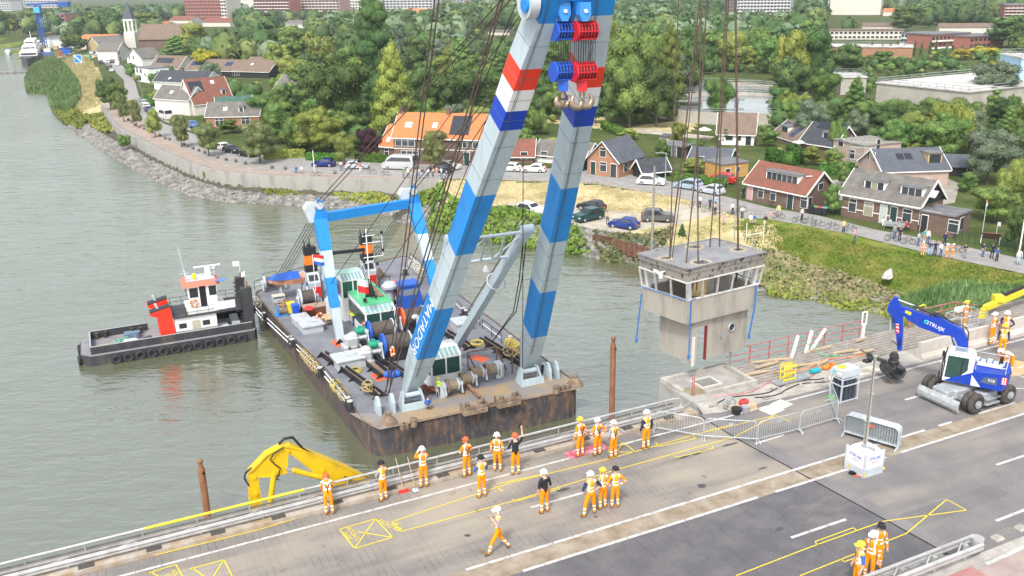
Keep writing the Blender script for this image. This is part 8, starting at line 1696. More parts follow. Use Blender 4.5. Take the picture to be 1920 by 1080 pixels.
def bike():
 t=thing('bicycle',(0,0,0),'bicycle','bicycle','bicycles on the dyke')
 for x in (-.52,.52): k=MB(); k.torus((x,0,.35),.32,.028,(0,1,0),n=16,m=5); w1=k.build('wheel',m_blk,t); k=MB(); [k.cyl((x,0,.35),(x+.31*c_(a*PI/4),0,.35+.31*s_(a*PI/4)),.006,n=3,cap=False) for a in range(8)]; k.build('spokes',metal_grey,w1)
 k=MB(); [k.tube([a,b_],.022,5) for a,b_ in (((-.52,0,.35),(-.05,0,.32)),((-.05,0,.32),(-.18,0,.85)),((-.18,0,.8),(.36,0,.82)),((-.05,0,.32),(.38,0,.75)),((.52,0,.35),(.33,0,1.0)),((-.52,0,.35),(-.16,0,.75)))]; k.build('frame',m_blk,t)
 k=MB(); k.tube([(.28,-.28,1.02),(.36,0,1.05),(.28,.28,1.02)],.018,5); k.build('handlebar',m_blk,t); k=MB(); k.ell((-.2,0,.92),(.14,.09,.04),8,4); k.build('saddle',m_blk,t); k=MB(); k.box((-.5,0,.74),(.4,.14,.03)); k.build('luggage_rack',m_blk,t); return t
b0_=bike()
for i,(x,y,rz,lb) in enumerate([(592,330,.2,'bicycle with pale frame by the white lamp post'),(697,326,.1,'black bicycle by the promenade wall'),(723,330,0,'motor scooter like bicycle left of the wall spectators'),(1303,390,.1,'bicycle at the left of the cyclist group'),(1326,396,.2,'second bicycle of the cyclist group'),(1345,404,-.8,'bicycle held at the front of the cyclist group'),(1371,408,-.3,'bicycle pointing towards the crane'),(1390,398,.2,'bicycle behind the person with black shorts'),(1459,410,-.3,'loaded touring bicycle on the dyke edge'),(1497,418,-.3,'bicycle with red bags'),(1517,420,-.3,'bicycle right of the red bagged one'),(1533,425,-.2,'pale bicycle beside the red bag'),(1560,430,-.3,'green black bicycle on the dyke'),(1593,434,-.3,'bicycle behind the yellow shirted person'),(1672,452,-.4,'black bicycle with two people'),(1702,458,-.4,'solitary black bicycle right of the pair'),(1795,474,-.3,'bicycle behind the orange workers'),(1872,462,-.3,'bicycle leaning at the brown table'),(1454,386,-.3,'dark motorbike like bicycle by the cottage wall')]):
 (setattr(b0_,'location',P(x,y,LZ)),setattr(b0_,'rotation_euler',(0,0,rz)),b0_.__setitem__('label',lb)) if i==0 else dup(b0_,P(x,y,LZ),rz,lb)
m_tyre=mat('car_tyre',(.02,.02,.02),.8); m_rim=mat('alloy_rim',(.5,.5,.52),.3,.6); m_cg=mat('car_glass',(.02,.025,.03),.06,spec=.9)
PR={'hatch':(4.1,1.75,[(0,.55),(.04,.85),(.1,.98),(.16,1.40),(.24,1.47),(.52,1.46),(.70,1.0),(.95,.84),(1,.62)],(.12,.26,.50,.69)),'suv':(4.5,1.85,[(0,.6),(.03,1.0),(.07,1.15),(.12,1.60),(.2,1.68),(.56,1.66),(.70,1.14),(.95,1.02),(1,.7)],(.08,.18,.55,.70)),'mpv':(4.5,1.8,[(0,.6),(.03,1.0),(.07,1.1),(.13,1.55),(.22,1.63),(.55,1.6),(.76,1.06),(.95,.9),(1,.65)],(.09,.2,.54,.75)),'van':(5.9,2.0,[(0,.6),(.01,1.4),(.02,2.45),(.06,2.6),(.70,2.55),(.80,2.2),(.88,1.45),(.98,1.15),(1,.7)],(.04,.10,.70,.87))}
m_lamp=mat('headlamp_glass',(.7,.72,.72),.1,spec=.8); m_tail=mat('tail_lamp_red',(.5,.02,.02),.25)
def carmesh(kind):
 L,W,pr,gl=PR[kind]; top=max(z for _,z in pr)
 k=MB(); bel=[(0,.28),(.02,.22),(.98,.22),(1,.3)]
 low=[(x*L-L/2,z) for x,z in pr];
 def half(f,hh): return [(x,f*W/2*(1 if z<hh else 1-.16*(z-hh)/(top-hh+.01)),z) for x,z in low]
 hh=.95 if kind!='van' else 1.4
 a=half(-1,hh); b_=half(1,hh); n_=len(a); vs=a+b_+[(L/2,-W/2,.25),(-L/2,-W/2,.25),(L/2,W/2,.25),(-L/2,W/2,.25)]
 fs=[(i,n_+i,n_+i+1,i+1) for i in range(n_-1)]+[tuple(range(n_))+(2*n_,2*n_+1),tuple(range(2*n_-1,n_-1,-1))+(2*n_+3,2*n_+2),(n_-1,2*n_-1,2*n_+2,2*n_),(0,2*n_+1,2*n_+3,n_),(2*n_,2*n_+2,2*n_+3,2*n_+1)]
 k.add(vs,fs); body=k
 g=MB(); gx=[v*L-L/2 for v in gl]; z0=hh+.04; z1=top-.12
 if kind=='van': z0,z1=1.55,2.2
 for s in (-1,1):
  ya=s*(W/2+.006); yb=s*(W/2*(1-.16*(z1-hh)/(top-hh+.01))+.012); g.poly([(gx[0]+.12,ya,z0),(gx[3]-.18,ya,z0),(gx[2]-.08,yb,z1),(gx[1]+.05,yb,z1)][::s])
 def strip(i0,i1,e=.012):
  (x0,z0_),(x1,z1_)=low[i0],low[i1]; w0=W/2*.86; w1=W/2*.80; dx,dz=x1-x0,z1_-z0_; l=math.hypot(dx,dz); nx_,nz_=-dz/l*e,dx/l*e; f0,f1=.12,.9
  g.poly([(x0+dx*f0+nx_,-w0,z0_+dz*f0+nz_),(x0+dx*f0+nx_,w0,z0_+dz*f0+nz_),(x0+dx*f1+nx_,w1,z0_+dz*f1+nz_),(x0+dx*f1+nx_,-w1,z0_+dz*f1+nz_)][::-1])
 strip(2,3) if kind!='van' else strip(1,2); strip(5,6) if kind!='van' else strip(5,6)
 return body,g
CARS={}
def car(x0,y0,x1,y1,kind,col,lab,z=LZ,group='cars parked in the village'):
 A,B_=P(x0,y0,z),P(x1,y1,z); c=(A+B_)/2; d=B_-A; rz=math.atan2(d.y,d.x); m=mat('car_paint_'+'%02d%02d%02d'%tuple(int(v*99) for v in col),col,.25,.3,spec=.6)
 if kind not in CARS:
  L,W,_,_=PR[kind]; t=thing('parked_car' if kind!='van' else 'parked_van',c,lab,'car' if kind!='van' else 'van',group,rz); bd,g=carmesh(kind); bd.build('body',m,t); g.build('windows',m_cg,t)
  for sx in (-.30,.31):
   for sy in (-1,1): k=MB(); k.cyl((sx*L,sy*(W/2-.2),.32),(sx*L,sy*(W/2+.01),.32),.32,n=14); w1=k.build('wheel',m_tyre,t); k=MB(); k.cyl((sx*L,sy*(W/2+.0),.32),(sx*L,sy*(W/2+.02),.32),.2,n=10); k.build('rim',m_rim,w1)
  for sy in (-1,1): k=MB(); k.box((L/2-.06,sy*W*.38,.68),(.16,.35,.14)); k.build('headlight',m_lamp,t); k=MB(); k.box((-L/2+.04,sy*W*.42,.82),(.12,.2,.22)); k.build('tail_light',m_tail,t)
  k=MB(); k.box((-L/2-.005,0,.55),(.02,.5,.11)); k.build('number_plate',MT['yellow_paint'],t)
  CARS[kind]=t
 else:
  t=dup(CARS[kind],c,rz,lab,group)
  for ch in t.children:
   if ch.name.startswith('body'): setmat(ch,0,m)
 return t
w_,s_l,g_,k_,bl=(.78,.78,.77),(.50,.53,.56),(.10,.11,.12),(.02,.022,.026),(.02,.05,.25)
for a in [(1020,323,982,322,'hatch',w_,'white hatchback on the road seen between the crane legs'),(966,321,944,320,'hatch',w_,'white car half hidden by the left crane leg'),(1204,345,1238,347,'mpv',w_,'white people carrier on the dyke road by the tall pole'),(1311,357,1270,351,'mpv',(.38,.48,.58),'silver blue people carrier on the dyke road'),(1350,366,1317,360,'hatch',(.52,.56,.60),'silver hatchback right of the silver blue people carrier'),(1368,344,1335,341,'mpv',(.65,.03,.02),'bright red small van in front of the orange shed'),
 (977,398,1014,405,'suv',w_,'white boxy car on the sandy track left of the crane leg',2.4),(1128,396,1090,391,'hatch',k_,'black hatchback at the back of the parked group',2.4),(1122,408,1084,416,'suv',(.02,.07,.07),'dark green estate car in the parked group',2.3),(1196,430,1144,424,'hatch',bl,'dark blue sporty car nearest to the river bank',2.2),(1207,413,1258,414,'suv',(.14,.14,.14),'dark grey off-road car with a person at its door',2.3),
 (626,312,589,312,'hatch',(.01,.02,.16),'deep blue estate car by the lamp post'),(652,316,687,316,'hatch',s_l,'silver hatchback left of the silver van'),(777,318,721,316,'van',(.52,.53,.54),'large silver passenger van before the orange terrace'),(848,324,808,322,'hatch',(.03,.035,.05),'black hatchback with red rear lights by the wall end'),(822,316,862,318,'hatch',w_,'white car behind the black hatchback'),
 (425,283,408,278,'hatch',w_,'white small car beside the promenade lindens'),(424,284,446,288,'hatch',k_,'dark hatchback with yellow plate beside the white small car'),(472,294,458,292,'suv',k_,'dark car half hidden behind the broad linden'),(365,242,360,233,'hatch',(.05,.18,.45),'blue car before the brick shop'),(320,226,302,220,'van',w_,'white van by the pale plastered house'),(282,212,274,206,'hatch',bl,'blue car, lowest of the row in the left village'),(278,206,271,200,'hatch',w_,'white car, third in the left village row'),(273,200,267,195,'suv',s_l,'silver car, second in the left village row'),(269,194,264,189,'hatch',(.3,.42,.42),'greenish silver car at the top of the left village row'),(243,200,239,194,'hatch',(.6,.55,.03),'yellow car behind the young linden'),
 (207,137,214,132,'hatch',(.25,.3,.33),'grey car on the left kerb of the village street'),(202,131,209,126,'suv',k_,'black car on the left kerb of the village street'),(193,122,186,117,'hatch',(.02,.03,.08),'navy car at the top of the village street'),(200,121,207,116,'hatch',(.3,.32,.34),'grey car in the upper street row'),(208,120,215,115,'hatch',k_,'black car in the upper street row'),(217,124,225,120,'hatch',w_,'white car in the upper street row'),(163,111,171,107,'suv',(.05,.3,.18),'green off-road car at the street end'),(169,103,175,100,'hatch',(.3,.4,.5),'pale blue car at the street end'),(182,103,188,100,'hatch',w_,'white car at the street end'),(250,146,246,139,'hatch',g_,'grey car before the white block of row houses'),(262,151,257,145,'hatch',w_,'white car before the white block of row houses'),(247,137,243,132,'hatch',s_l,'silver car in the shade of the village houses')]: car(*a)
def pole(x,y,ytop,lab,m,r=.06,arm=None,name='street_lamp',cat='street lamp',z=LZ):
 q=P(x,y,z); H=htop(q,ytop); t=thing(name,q,lab,cat); k=MB(); k.cyl((0,0,0),(0,0,H),r*1.4,r,n=7); k.build('pole',m,t)
 if arm: k=MB(); k.tube([(0,0,H-.2),(arm*.4,0,H),(arm,0,H)],r*.7,5); k.box((arm*1.15,0,H-.03),(abs(arm)*.5,.18,.1)); k.build('lamp_arm',m,t)
 return t
pole(590,326,282,'white street lamp with round top by the blue estate car',m_wp); pole(1247,348,286,'street lamp with curved arm beside the white people carrier',metal_grey,.07,-1.2); pole(1527,392,330,'street lamp with curved arm at the corner of the red roofed cottage',m_wp,.07,-1.1); pole(1909,486,410,'tall white lamp post at the right edge',m_wp,.08); pole(328,268,228,'thin lamp post on the promenade before the brick shop',metal_grey,.06); pole(263,165,128,'thin pale lamp post in the village street',metal_grey,.06); pole(270,196,165,'lamp post beside the left village cars',metal_grey,.06)
pole(1222,472,312,'old leaning timber pole on the bank left of the cabin',mat('grey_timber',(.30,.28,.25),.9,var=(5,(.2,.19,.17),.4,.6)),.13,name='pole',cat='pole',z=1.8); pole(1376,454,409,'first thin pale post behind the cabin roof',metal_grey,.05,name='post',cat='post',z=1.8); pole(1411,463,432,'short pale post with a crossbar behind the cabin',metal_grey,.05,name='post',cat='post',z=1.8)
t_=thing('goal_frame',P(1413,455,1.8),'white metal frame of two posts joined by a bar on the slope','frame'); k=MB(); k.cyl((-1,0,0),(-1,0,2.6),.05,n=6); k.cyl((1.2,0,.2),(1.2,0,2.8),.05,n=6); k.tube([(-1,0,1.0),(1.2,0,1.3)],.05,5); k.build('frame_tubes',m_wp,t_)
bb_=None; dts=[(229,218),(241,226),(247,231),(253,236),(262,240),(270,243),(277,246),(286,250),(300,256),(310,261),(318,263),(345,273),(352,276),(362,280),(373,284),(384,288),(408,297),(424,301),(442,304),(460,308),(510,316),(535,318),(628,326)]
for i,(x,y) in enumerate(dts):
 q=P(x,y,LZ)
 if bb_ is None: k=MB(); k.ell((0,0,.32),.34,10,7); bb_=k.build('stone_ball',mat('ball_granite',(.16,.13,.11),.8)); bb_.location=q; tag(bb_,'first dark stone ball along the promenade edge, counted from the left','bollard','stone balls along the promenade')
 else: dup(bb_,q,label=ORD[i]+' dark stone ball along the promenade edge, counted from the left')
for i,(x,y,m,lb) in enumerate(((1521,401,CLm['blk'],'leftmost black wheelie bin by the red roofed cottage'),(1530,402,CLm['grn'],'second wheelie bin with green lid'),(1537,403,CLm['red'],'third wheelie bin with a red sticker'),(1546,404,CLm['teal'],'rightmost wheelie bin with a teal lid'))):
 t_=thing('wheelie_bin',P(x,y,LZ),lb,'bin','bins at the cottage corner',-.6); k=MB(); k.loft([[(-.25,-.3,.05),(.25,-.3,.05),(.25,.3,.05),(-.25,.3,.05)],[(-.32,-.36,1.05),(.32,-.36,1.05),(.32,.36,1.05),(-.32,.36,1.05)]]); k.build('bin_body',CLm['blk'],t_); k=MB(); k.bev((0,0,1.1),(.7,.78,.1),.03); k.build('lid',m,t_)
t_=thing('bench',P(1675,430,LZ),'grey garden bench before the brown brick cottage','bench',None,R(-35)); k=MB(); k.box((0,0,.44),(2.6,.45,.05)); k.build('seat',metal_grey,t_); k=MB(); k.box((0,.22,.75),(2.6,.05,.4)); k.build('backrest',metal_grey,t_); [(lambda k:(k.box((x,0,.21),(.06,.4,.42)),k.build('leg',metal_grey,t_)))(MB()) for x in (-1.1,1.1)]
flag(P(1839,455,LZ),5.2,[m_red,m_wh,m_blu],'red white blue flag on a pole beside the green fence',(1.6,1.1),R(60)); flag(P(1866,452,LZ),2.4,[m_whr],'small white flag above the brown leaning board',(.5,.5),.5)
t_=thing('leaning_board',P(1856,456,LZ),'brown leaning board on a frame beside the flag pole','board',None,-.5); k=MB(); k.box((0,0,.9),(2.2,.08,1.2),M=Matrix.Rotation(.7,4,'X')); k.build('board',mat('board_brown',(.22,.10,.08),.8),t_); k=MB(); [k.bar((x,-.5,0),(x,.1,1.2),.06,.06) for x in (-1,1)]; k.build('frame',m_whr,t_)
t_=thing('rowing_boat',P(1664,522,1.9),'white rowing boat lying tilted on the grassy bank','boat',None,1.0); k=MB(); rg=[]
for x,w_2 in ((-1.2,.35),(-.6,.55),(.2,.55),(.9,.38),(1.4,.05)): rg.append([(x,-w_2,.25),(x,-w_2*.6,.7),(x,0,.85),(x,w_2*.6,.7),(x,w_2,.25)])
k.loft(rg,closed=False); k.build('boat_hull',mat('boat_grey_white',(.6,.59,.56),.6,var=(2,(.42,.41,.38),.45,.7)),t_)
t_=thing('mesh_fence',P(1790,452,LZ),'dark green mesh fence beside the flat roofed annex','fence'); k=MB(); a=Vector(); b2=P(1905,474,LZ)-P(1790,452,LZ); n=9
for i in range(n+1): q=b2*i/n; k.cyl(q,q+Vector((0,0,1.5)),.04,n=5)
k.build('fence_posts',mat('fence_green',(.015,.07,.04),.6),t_)['kind']='stuff'; k=MB(); [k.tube([Vector((0,0,z)),b2+Vector((0,0,z))],.015,3) for z in (.2,.5,.8,1.1,1.45)]; k.build('fence_wires',MT['fence_green'],t_)
t_=thing('parasol',P(1320,262,LZ),'cream garden parasol left of the white cottage','parasol'); k=MB(); k.cyl((0,0,2.0),(0,0,2.6),1.5,.05,n=10); k.build('canopy',m_pl,t_); k=MB(); k.cyl((0,0,0),(0,0,2.3),.04,n=5); k.build('pole',m_wd,t_)
t_=thing('parasol',P(1500,288,LZ),'round pale parasol beside the clipped hedge','parasol'); k=MB(); k.cyl((0,0,2.1),(0,0,2.5),1.6,.05,n=10); k.build('canopy',m_apg,t_); k=MB(); k.cyl((0,0,0),(0,0,2.2),.04,n=5); k.build('pole',m_wd,t_)
t_=thing('river_sign',P(148,122,LZ),'square blue river sign with white diagonal at the top of the dyke','sign'); k=MB(); k.box((0,0,2.6),(3.4,.12,3.4)); k.build('panel',m_whr,t_); k=MB(); k.box((0,-.08,2.6),(3.0,.03,3.0)); k.build('blue_field',mat('sign_blue',(.01,.2,.6),.5),t_); k=MB(); k.bar((-1.4,-.12,4.0),(1.4,-.12,1.2),.45,.03,up=(0,1,0)); k.build('white_diagonal',m_whr,t_); k=MB(); [k.cyl((x,.1,0),(x,.1,2),.08,n=5) for x in (-1,1)]; k.build('legs',m_wh,t_)
t_=thing('scaffolding',P(1590,322,LZ),'silver scaffolding at the side of the mossy flat roofed block','scaffold',None,-.4); k=MB()
for x in (0,2,4): [k.cyl((x,y,0),(x,y,6),.05,n=5) for y in (0,1)]
for z in (2,4): k.bb(0,4,0,1,z,z+.06); k.tube([(0,0,z+1),(4,0,z+1)],.04,4)
k.tube([(0,0,0),(4,0,4)],.04,4); k.build('scaffold_frame',metal_grey,t_)
def bit(name,x,y,f,m,lab,cat,z=0.,rz=0.,px=True):
 s,t=S(x,y) if px else (x,y); k=MB(); f(k); o=k.build(name,m); o.location=B(s,t,z); o.rotation_euler=(0,0,BA+rz); return tag(o,lab,cat)
def broom(nm,x,y,hm,lab,tilt):
 s,t=S(x,y); tt=bthing(nm,s,t,lab,nm); k=MB(); k.cyl((0,0,.05),(-.12,tilt,1.45),.018,n=5); k.build('handle',m_wd,tt); k=MB(); k.box((0,0,.05),(.42,.1,.1) if nm=='broom' else (.24,.3,.03)); k.build('head',hm,tt)
broom('broom',757,923,m_red,'broom with a red head leaning on the rail between two workers',.45); broom('shovel',779,921,m_lg,'shovel with a grey blade leaning on the rail beside the red broom',.42)
bit('cable_ramp',1100,846,lambda k:(k.bev((0,0,.04),(2.1,.6,.07),.03),k.bb(-1.,1.,-.1,.1,.075,.09)),mat('ramp_pink',(.42,.08,.12),.6,var=(2,(.5,.3,.31),.45,.65)),'faded pink red ramp plate lying under the trio of workers','ramp')
bit('yellow_gate',1469,722,lambda k:([k.tube([(x,y,0),(x,y,1.05),(x+.75,y,1.05),(x+.75,y,0)],.03,5) for x,y in ((0,0),(.05,.35))],[k.box((.38,0,z),(.74,.04,.1)) for z in (.25,.6,.95)],[k.box((.4,.35,z),(.74,.04,.1)) for z in (.25,.6,.95)]),MT['yellow_paint'],'yellow folding safety gate standing beside the open girders','gate')
bit('board_sheet',1455,764,lambda k:(k.bb(-.9,.1,-.45,.35,.01,.03),k.bb(.1,.9,-.35,.4,.012,.034)),mat('pale_board_sheet',(.62,.56,.45),.9),'pale boards lying flat on the asphalt behind the crowd barriers','board',rz=.2)
bit('board_sheet',1600,702,lambda k:k.bb(-1.6,1.7,-.35,.35,.01,.04),MT['pale_board_sheet'],'long pale plywood sheet behind the gas cylinder rack','board')
bit('rubber_bucket',1380,776,lambda k:(k.cyl((0,0,0),(0,0,.32),.2,.26,n=12)),m_blk,'black rubber bucket by the rubble','bucket'); bit('rubber_bucket',1397,772,lambda k:(k.cyl((0,0,0),(0,0,.3),.18,.22,n=12)),m_eg,'dark grey bucket right of the black one','bucket')
bit('tool_bag',1394,762,lambda k:(k.bev((0,0,.2),(.5,.35,.4),.1)),CLm['red'],'red and black tool bag on the rubble edge','bag'); bit('wooden_block',1405,768,lambda k:(k.bb(-.35,.35,-.15,.15,0,.25),k.bb(-.9,-.4,.2,.5,0,.22)),m_wd,'short wooden sleepers beside the tool bag','timber'); bit('saw_guard',1367,768,lambda k:(k.torus((0,0,.35),.3,.05,(.2,1,0),n=14),k.cyl((0,0,.35),(0,.1,.35),.12,n=10)),m_eg,'round saw blade guard leaning beside the buckets','tool')
bit('red_stand',1297,742,lambda k:(k.tube([(0,0,0),(0,0,1.0),(.15,0,1.0)],.03,5),k.tube([(.12,0,0),(.12,0,.95)],.03,5),[k.box((.06,0,.2*i+.1),(.12,.03,.03)) for i in range(5)]),m_redr,'red ladder like stand at the left rim of the pier','stand')
bit('green_bag',1561,748,lambda k:(k.ell((0,0,.12),(.3,.22,.14),9,5),k.ell((.2,.1,.1),(.15,.15,.12),7,5)),mat('bag_green',(.12,.6,.06),.4),'bright green plastic bag at the foot of the cylinder rack','bag')
bit('orange_saw',1549,693,lambda k:(k.ell((0,0,.15),(.3,.15,.15),8,5),k.cyl((.3,0,.2),(.5,0,.2),.15,n=10),k.ell((-.4,.1,.1),(.2,.12,.1),8,5)),m_fo,'orange power saw lying on the boards','power saw'); bit('teal_cylinder',1528,700,lambda k:(k.cyl((-.3,0,.16),(.3,0,.16),.14,n=10)),mat('teal_tank',(.02,.35,.42),.4),'small teal gas bottle lying on the girders','bottle')
rc=random.Random(9)
for i in range(26):
 s,t=27.4+i*.34,rc.uniform(.5,2.1); k=MB(); k.ell((0,0,.04),(rc.uniform(.06,.2),rc.uniform(.06,.15),rc.uniform(.04,.1)),6,4); o=k.build('concrete_chunk',m_dust if i%3 else m_med); o.location=B(s,t,0); o.rotation_euler=(0,0,rc.random()*6); tag(o,ORD[i]+' broken concrete lump from the left in the rubble strip','rubble','broken concrete lumps')
for i,(m,lb) in enumerate(((m_hose,'black hose snaking over the rubble'),(mat('hose_pink',(.6,.2,.2),.6),'pinkish hose snaking over the rubble'),(mat('hose_orange',(.8,.25,.05),.6),'orange hose on the open girders'),(m_hose,'second black hose near the cylinder rack'),(mat('hose_green',(.03,.4,.15),.6),'green hose hanging over the red railing'))):
 s0=(28,27.8,33,30,36)[i]; t0=(1.4,1.9,2.8,1.0,4.6)[i]; k=MB(); pts=[];
 for j in range(15): pts.append(B(s0+j*(.5 if i<4 else .12)+rc.uniform(-.15,.15),t0+.45*s_(j*.8+i)*(.5 if i<4 else .2)-(.0 if i<4 else j*.12),.05 if i<4 else max(.1,1.1-j*.13)))
 k.tube(pts,.025,5); single('hose',k,m,lb,'hose',loc=pts[0])
for j in range(3): bit('white_channel',(1484,1510,1522)[j],(672,662,655)[j],lambda k:(k.bar((0,0,0),(.35 if j!=2 else .9,0,1.3 if j!=2 else 1.1),.16,.1)),m_wp,['white steel post leaning left of the red railing gap','white steel post leaning right of its twin','white brace leaning behind the red railing'][j],'post')
k=MB(); k.torus((0,0,0),.09,.03);
for i in range(9):
 s,t=31.7+i*1.1,rc.uniform(2.2,4.3); k=MB(); k.bb(-rc.uniform(.4,1.3),rc.uniform(.4,1.3),-.06,.06,.07,.16); o=k.build('timber_batten',m_wd); o.location=B(s,t,0); o.rotation_euler=(0,0,BA+rc.uniform(-.3,.3)); tag(o,ORD[i]+' loose timber batten from the left on the open girders','timber','loose battens')
k=MB(); [k.box((i*.14,0,.12),(.09,.5,.1)) for i in range(16)]; o=k.build('roller_track',m_eg); o.location=B(32.0,1.75,0); o.rotation_euler=(0,0,BA); tag(o,'row of short grey steel rollers beside the girders','rollers')
BL=bthing('boom_lift',47.5,2.6,'yellow boom lift with grey basket reaching in from the right edge','boom lift')
k=MB()
for z in (.0,.55,1.1): k.tube([(-1.3,-.5,z),(.9,-.5,z),(.9,.6,z),(-1.3,.6,z),(-1.3,-.5,z)],.03,5)
for x in (-1.3,-.6,.2,.9): [k.cyl((x,y,0),(x,y,1.1),.025,n=5) for y in (-.5,.6)]
k.box((-.2,.05,-.02),(2.2,1.1,.05)); k.build('basket',m_lg,BL)
q=[PV(x,y,3.5) for x,y in ((1836,610),(1846,578),(1870,566),(1945,534))]; k=MB(); k.bar(q[0],q[1],.3,.3); k.bar(q[1],q[3],.3,.34); k.box(q[2]+Vector((0,0,.25)),(.6,.5,.4)); k.build('boom',MT['yellow_paint'],BL,True).rotation_euler=(0,0,-BA); k=MB(); k.bar(q[2]+Vector((0,0,.3)),q[3]+Vector((0,0,.3)),.2,.1); k.build('cable_chain',m_blk,BL,True).rotation_euler=(0,0,-BA); k=MB(); k.box((-.1,.55,1.15),(.8,.3,.25)); k.build('control_box',m_whr,BL)
person(0,0,0,'stand','HT','HB','worker with yellow helmet standing in the boom lift basket',FR+.8,'y','road workers on the bridge',1.02,loc=B(47.3,2.7,.02))
for s_0,lb in ((43.6,'yellow stair rails beside the red railing, left one'),(45.2,'yellow stair rails beside the red railing, right one')):
 t_=bthing('stair_rail',s_0,4.4,lb,'hand rail'); k=MB(); k.tube([(0,0,0),(0,0,1.3),(.5,0,1.35),(1.5,.4,.3)],.05,6); k.tube([(0,.0,.7),(.5,0,.8),(1.4,.4,-.1)],.04,5); k.build('rail_tubes',MT['yellow_paint'],t_)
bit('sand_patch',1890,690,lambda k:k.poly([(1.6*c_(a*.7)*(1+.2*s_(a*3)),1.0*s_(a*.7),.006) for a in range(9)]),mat('ochre_sand',(.48,.34,.18),.95),'ochre sand spread on the road behind the digger','sand')
m_bark=mat('bark',(.10,.075,.05),.9,var=(4,(.15,.12,.085),.4,.6),bump=(10,.6,.03))
def crown(seed,kind,n,ls):
 rs=np.random.RandomState(seed); B_=[]
 if kind=='round':
  for i in range(26):
   th=rs.rand()*6.28; z=rs.uniform(.24,.86); rr=.36*math.sqrt(max(0,1-((z-.50)/.44)**2)); r=rr*rs.uniform(.3,1.1); B_.append((r*c_(th),r*s_(th),z,rs.uniform(.11,.2),rs.uniform(.08,.13)))
  B_.append((0,0,.55,.3,.3))
 elif kind=='column':
  for i in range(26): z=.08+.86*i/25; r=.26*min(1,(1-z)*3.2+.15)*min(1,z*4+.4); th=rs.rand()*6.28; B_.append((r*.7*c_(th),r*.7*s_(th),z,r*rs.uniform(.8,1.2)+.08,.07))
 elif kind=='cone':
  for i in range(30): z=.12+.84*i/29; r=.46*(1-z)**.75+.03; th=i*2.4; B_.append((r*.65*c_(th),r*.65*s_(th),z,r*.45+.05,.07));
  B_.append((0,0,.4,.25,.3))
 elif kind=='weep':
  for i in range(30): th=rs.rand()*6.28; r=rs.uniform(.1,.38); z=rs.uniform(.35,.85)-r*.3; B_.append((r*c_(th),r*s_(th),z,rs.uniform(.09,.14),rs.uniform(.14,.24)))
  B_.append((0,0,.5,.28,.33))
 elif kind=='lump':
  for i in range(14): th=rs.rand()*6.28; r=rs.uniform(.05,.33); B_.append((r*c_(th),r*s_(th),rs.uniform(.15,.72),rs.uniform(.15,.24),rs.uniform(.14,.22)))
 w_=np.array([b[3]**2 for b in B_]); w_/=w_.sum(); idx=rs.choice(len(B_),n,p=w_); Bn=np.array(B_)[idx]
 d=rs.normal(size=(n,3)); d[:,2]+=.35; d/=np.linalg.norm(d,axis=1,keepdims=True);
 u=rs.uniform(.80,1.12,(n,1)); C=Bn[:,:3]+d*u*Bn[:,[3,3,4]]
 N=d+rs.normal(size=(n,3))*.42
 if kind=='weep': N[:,2]*=.2;
 V,Fq=cards(C,N,rs.uniform(.6,1.3,n)*ls,rs,1.6 if kind=='weep' else .9)
 k=MB()
 for b in B_: k.ell((b[0],b[1],b[2]),(b[3]*.79,b[3]*.79,b[4]*.79),8,6)
 q=np.array([f if len(f)==4 else list(f)+[f[-1]] for f in k.f]);
 return np.concatenate([V,np.array(k.v)]),np.concatenate([Fq,q+len(V)])
def trunkmesh(seed,low=.3):
 rs=random.Random(seed); k=MB(); k.tube([(0,0,-.02),(.008,0,low*.6),(.0,.01,low),(.01,0,.6),(0,0,.8)],[.032,.024,.02,.012,.004],6)
 for i in range(6): th=i*1.05+rs.random(); z=low+rs.uniform(0,.25); r=rs.uniform(.2,.33); k.tube([(0,0,z),(r*.5*c_(th),r*.5*s_(th),z+.1),(r*c_(th),r*s_(th),z+.22)],[.013,.009,.003],4)
 return k
LM={'dark':leafmat('leaf_dark',(0.036,0.073,0.023),(0.112,0.173,0.052),6.),'mid':leafmat('leaf_mid',(0.056,0.11,0.028),(0.179,0.257,0.069),6.),'oliv':leafmat('leaf_olive',(0.09,0.126,0.023),(0.259,0.283,0.064),6.),'blue':leafmat('leaf_willow',(0.084,0.12,0.069),(0.168,0.21,0.133),5.),'lime':leafmat('leaf_lime',(0.134,0.178,0.035),(0.247,0.283,0.081),5.),'copp':leafmat('leaf_copper',(0.025,0.01,0.016),(0.062,0.026,0.035),5.),'lind':leafmat('leaf_linden',(0.067,0.105,0.023),(0.224,0.23,0.104),8.),'gold':leafmat('leaf_golden',(0.179,0.178,0.023),(0.382,0.304,0.035),5.)}
SH={}
def shape(kind,v,lod,mk):
 key=(kind,v,lod,mk)
 if key not in SH:
  n,ls={0:(10000,.015),1:(5200,.021),2:(2200,.031)}[lod]
  V,Fq=crown(v*7+3,kind,n,ls*(.8 if kind in('column',) else 1)); SH[key]=np_mesh('crown',V,Fq,LM[mk])
 return SH[key]
TK={}
def trunk(v,low):
 if (v,low) not in TK: o=trunkmesh(v,low).build('trunk',m_bark); TK[(v,low)]=o.data; bpy.data.objects.remove(o)
 return TK[(v,low)]
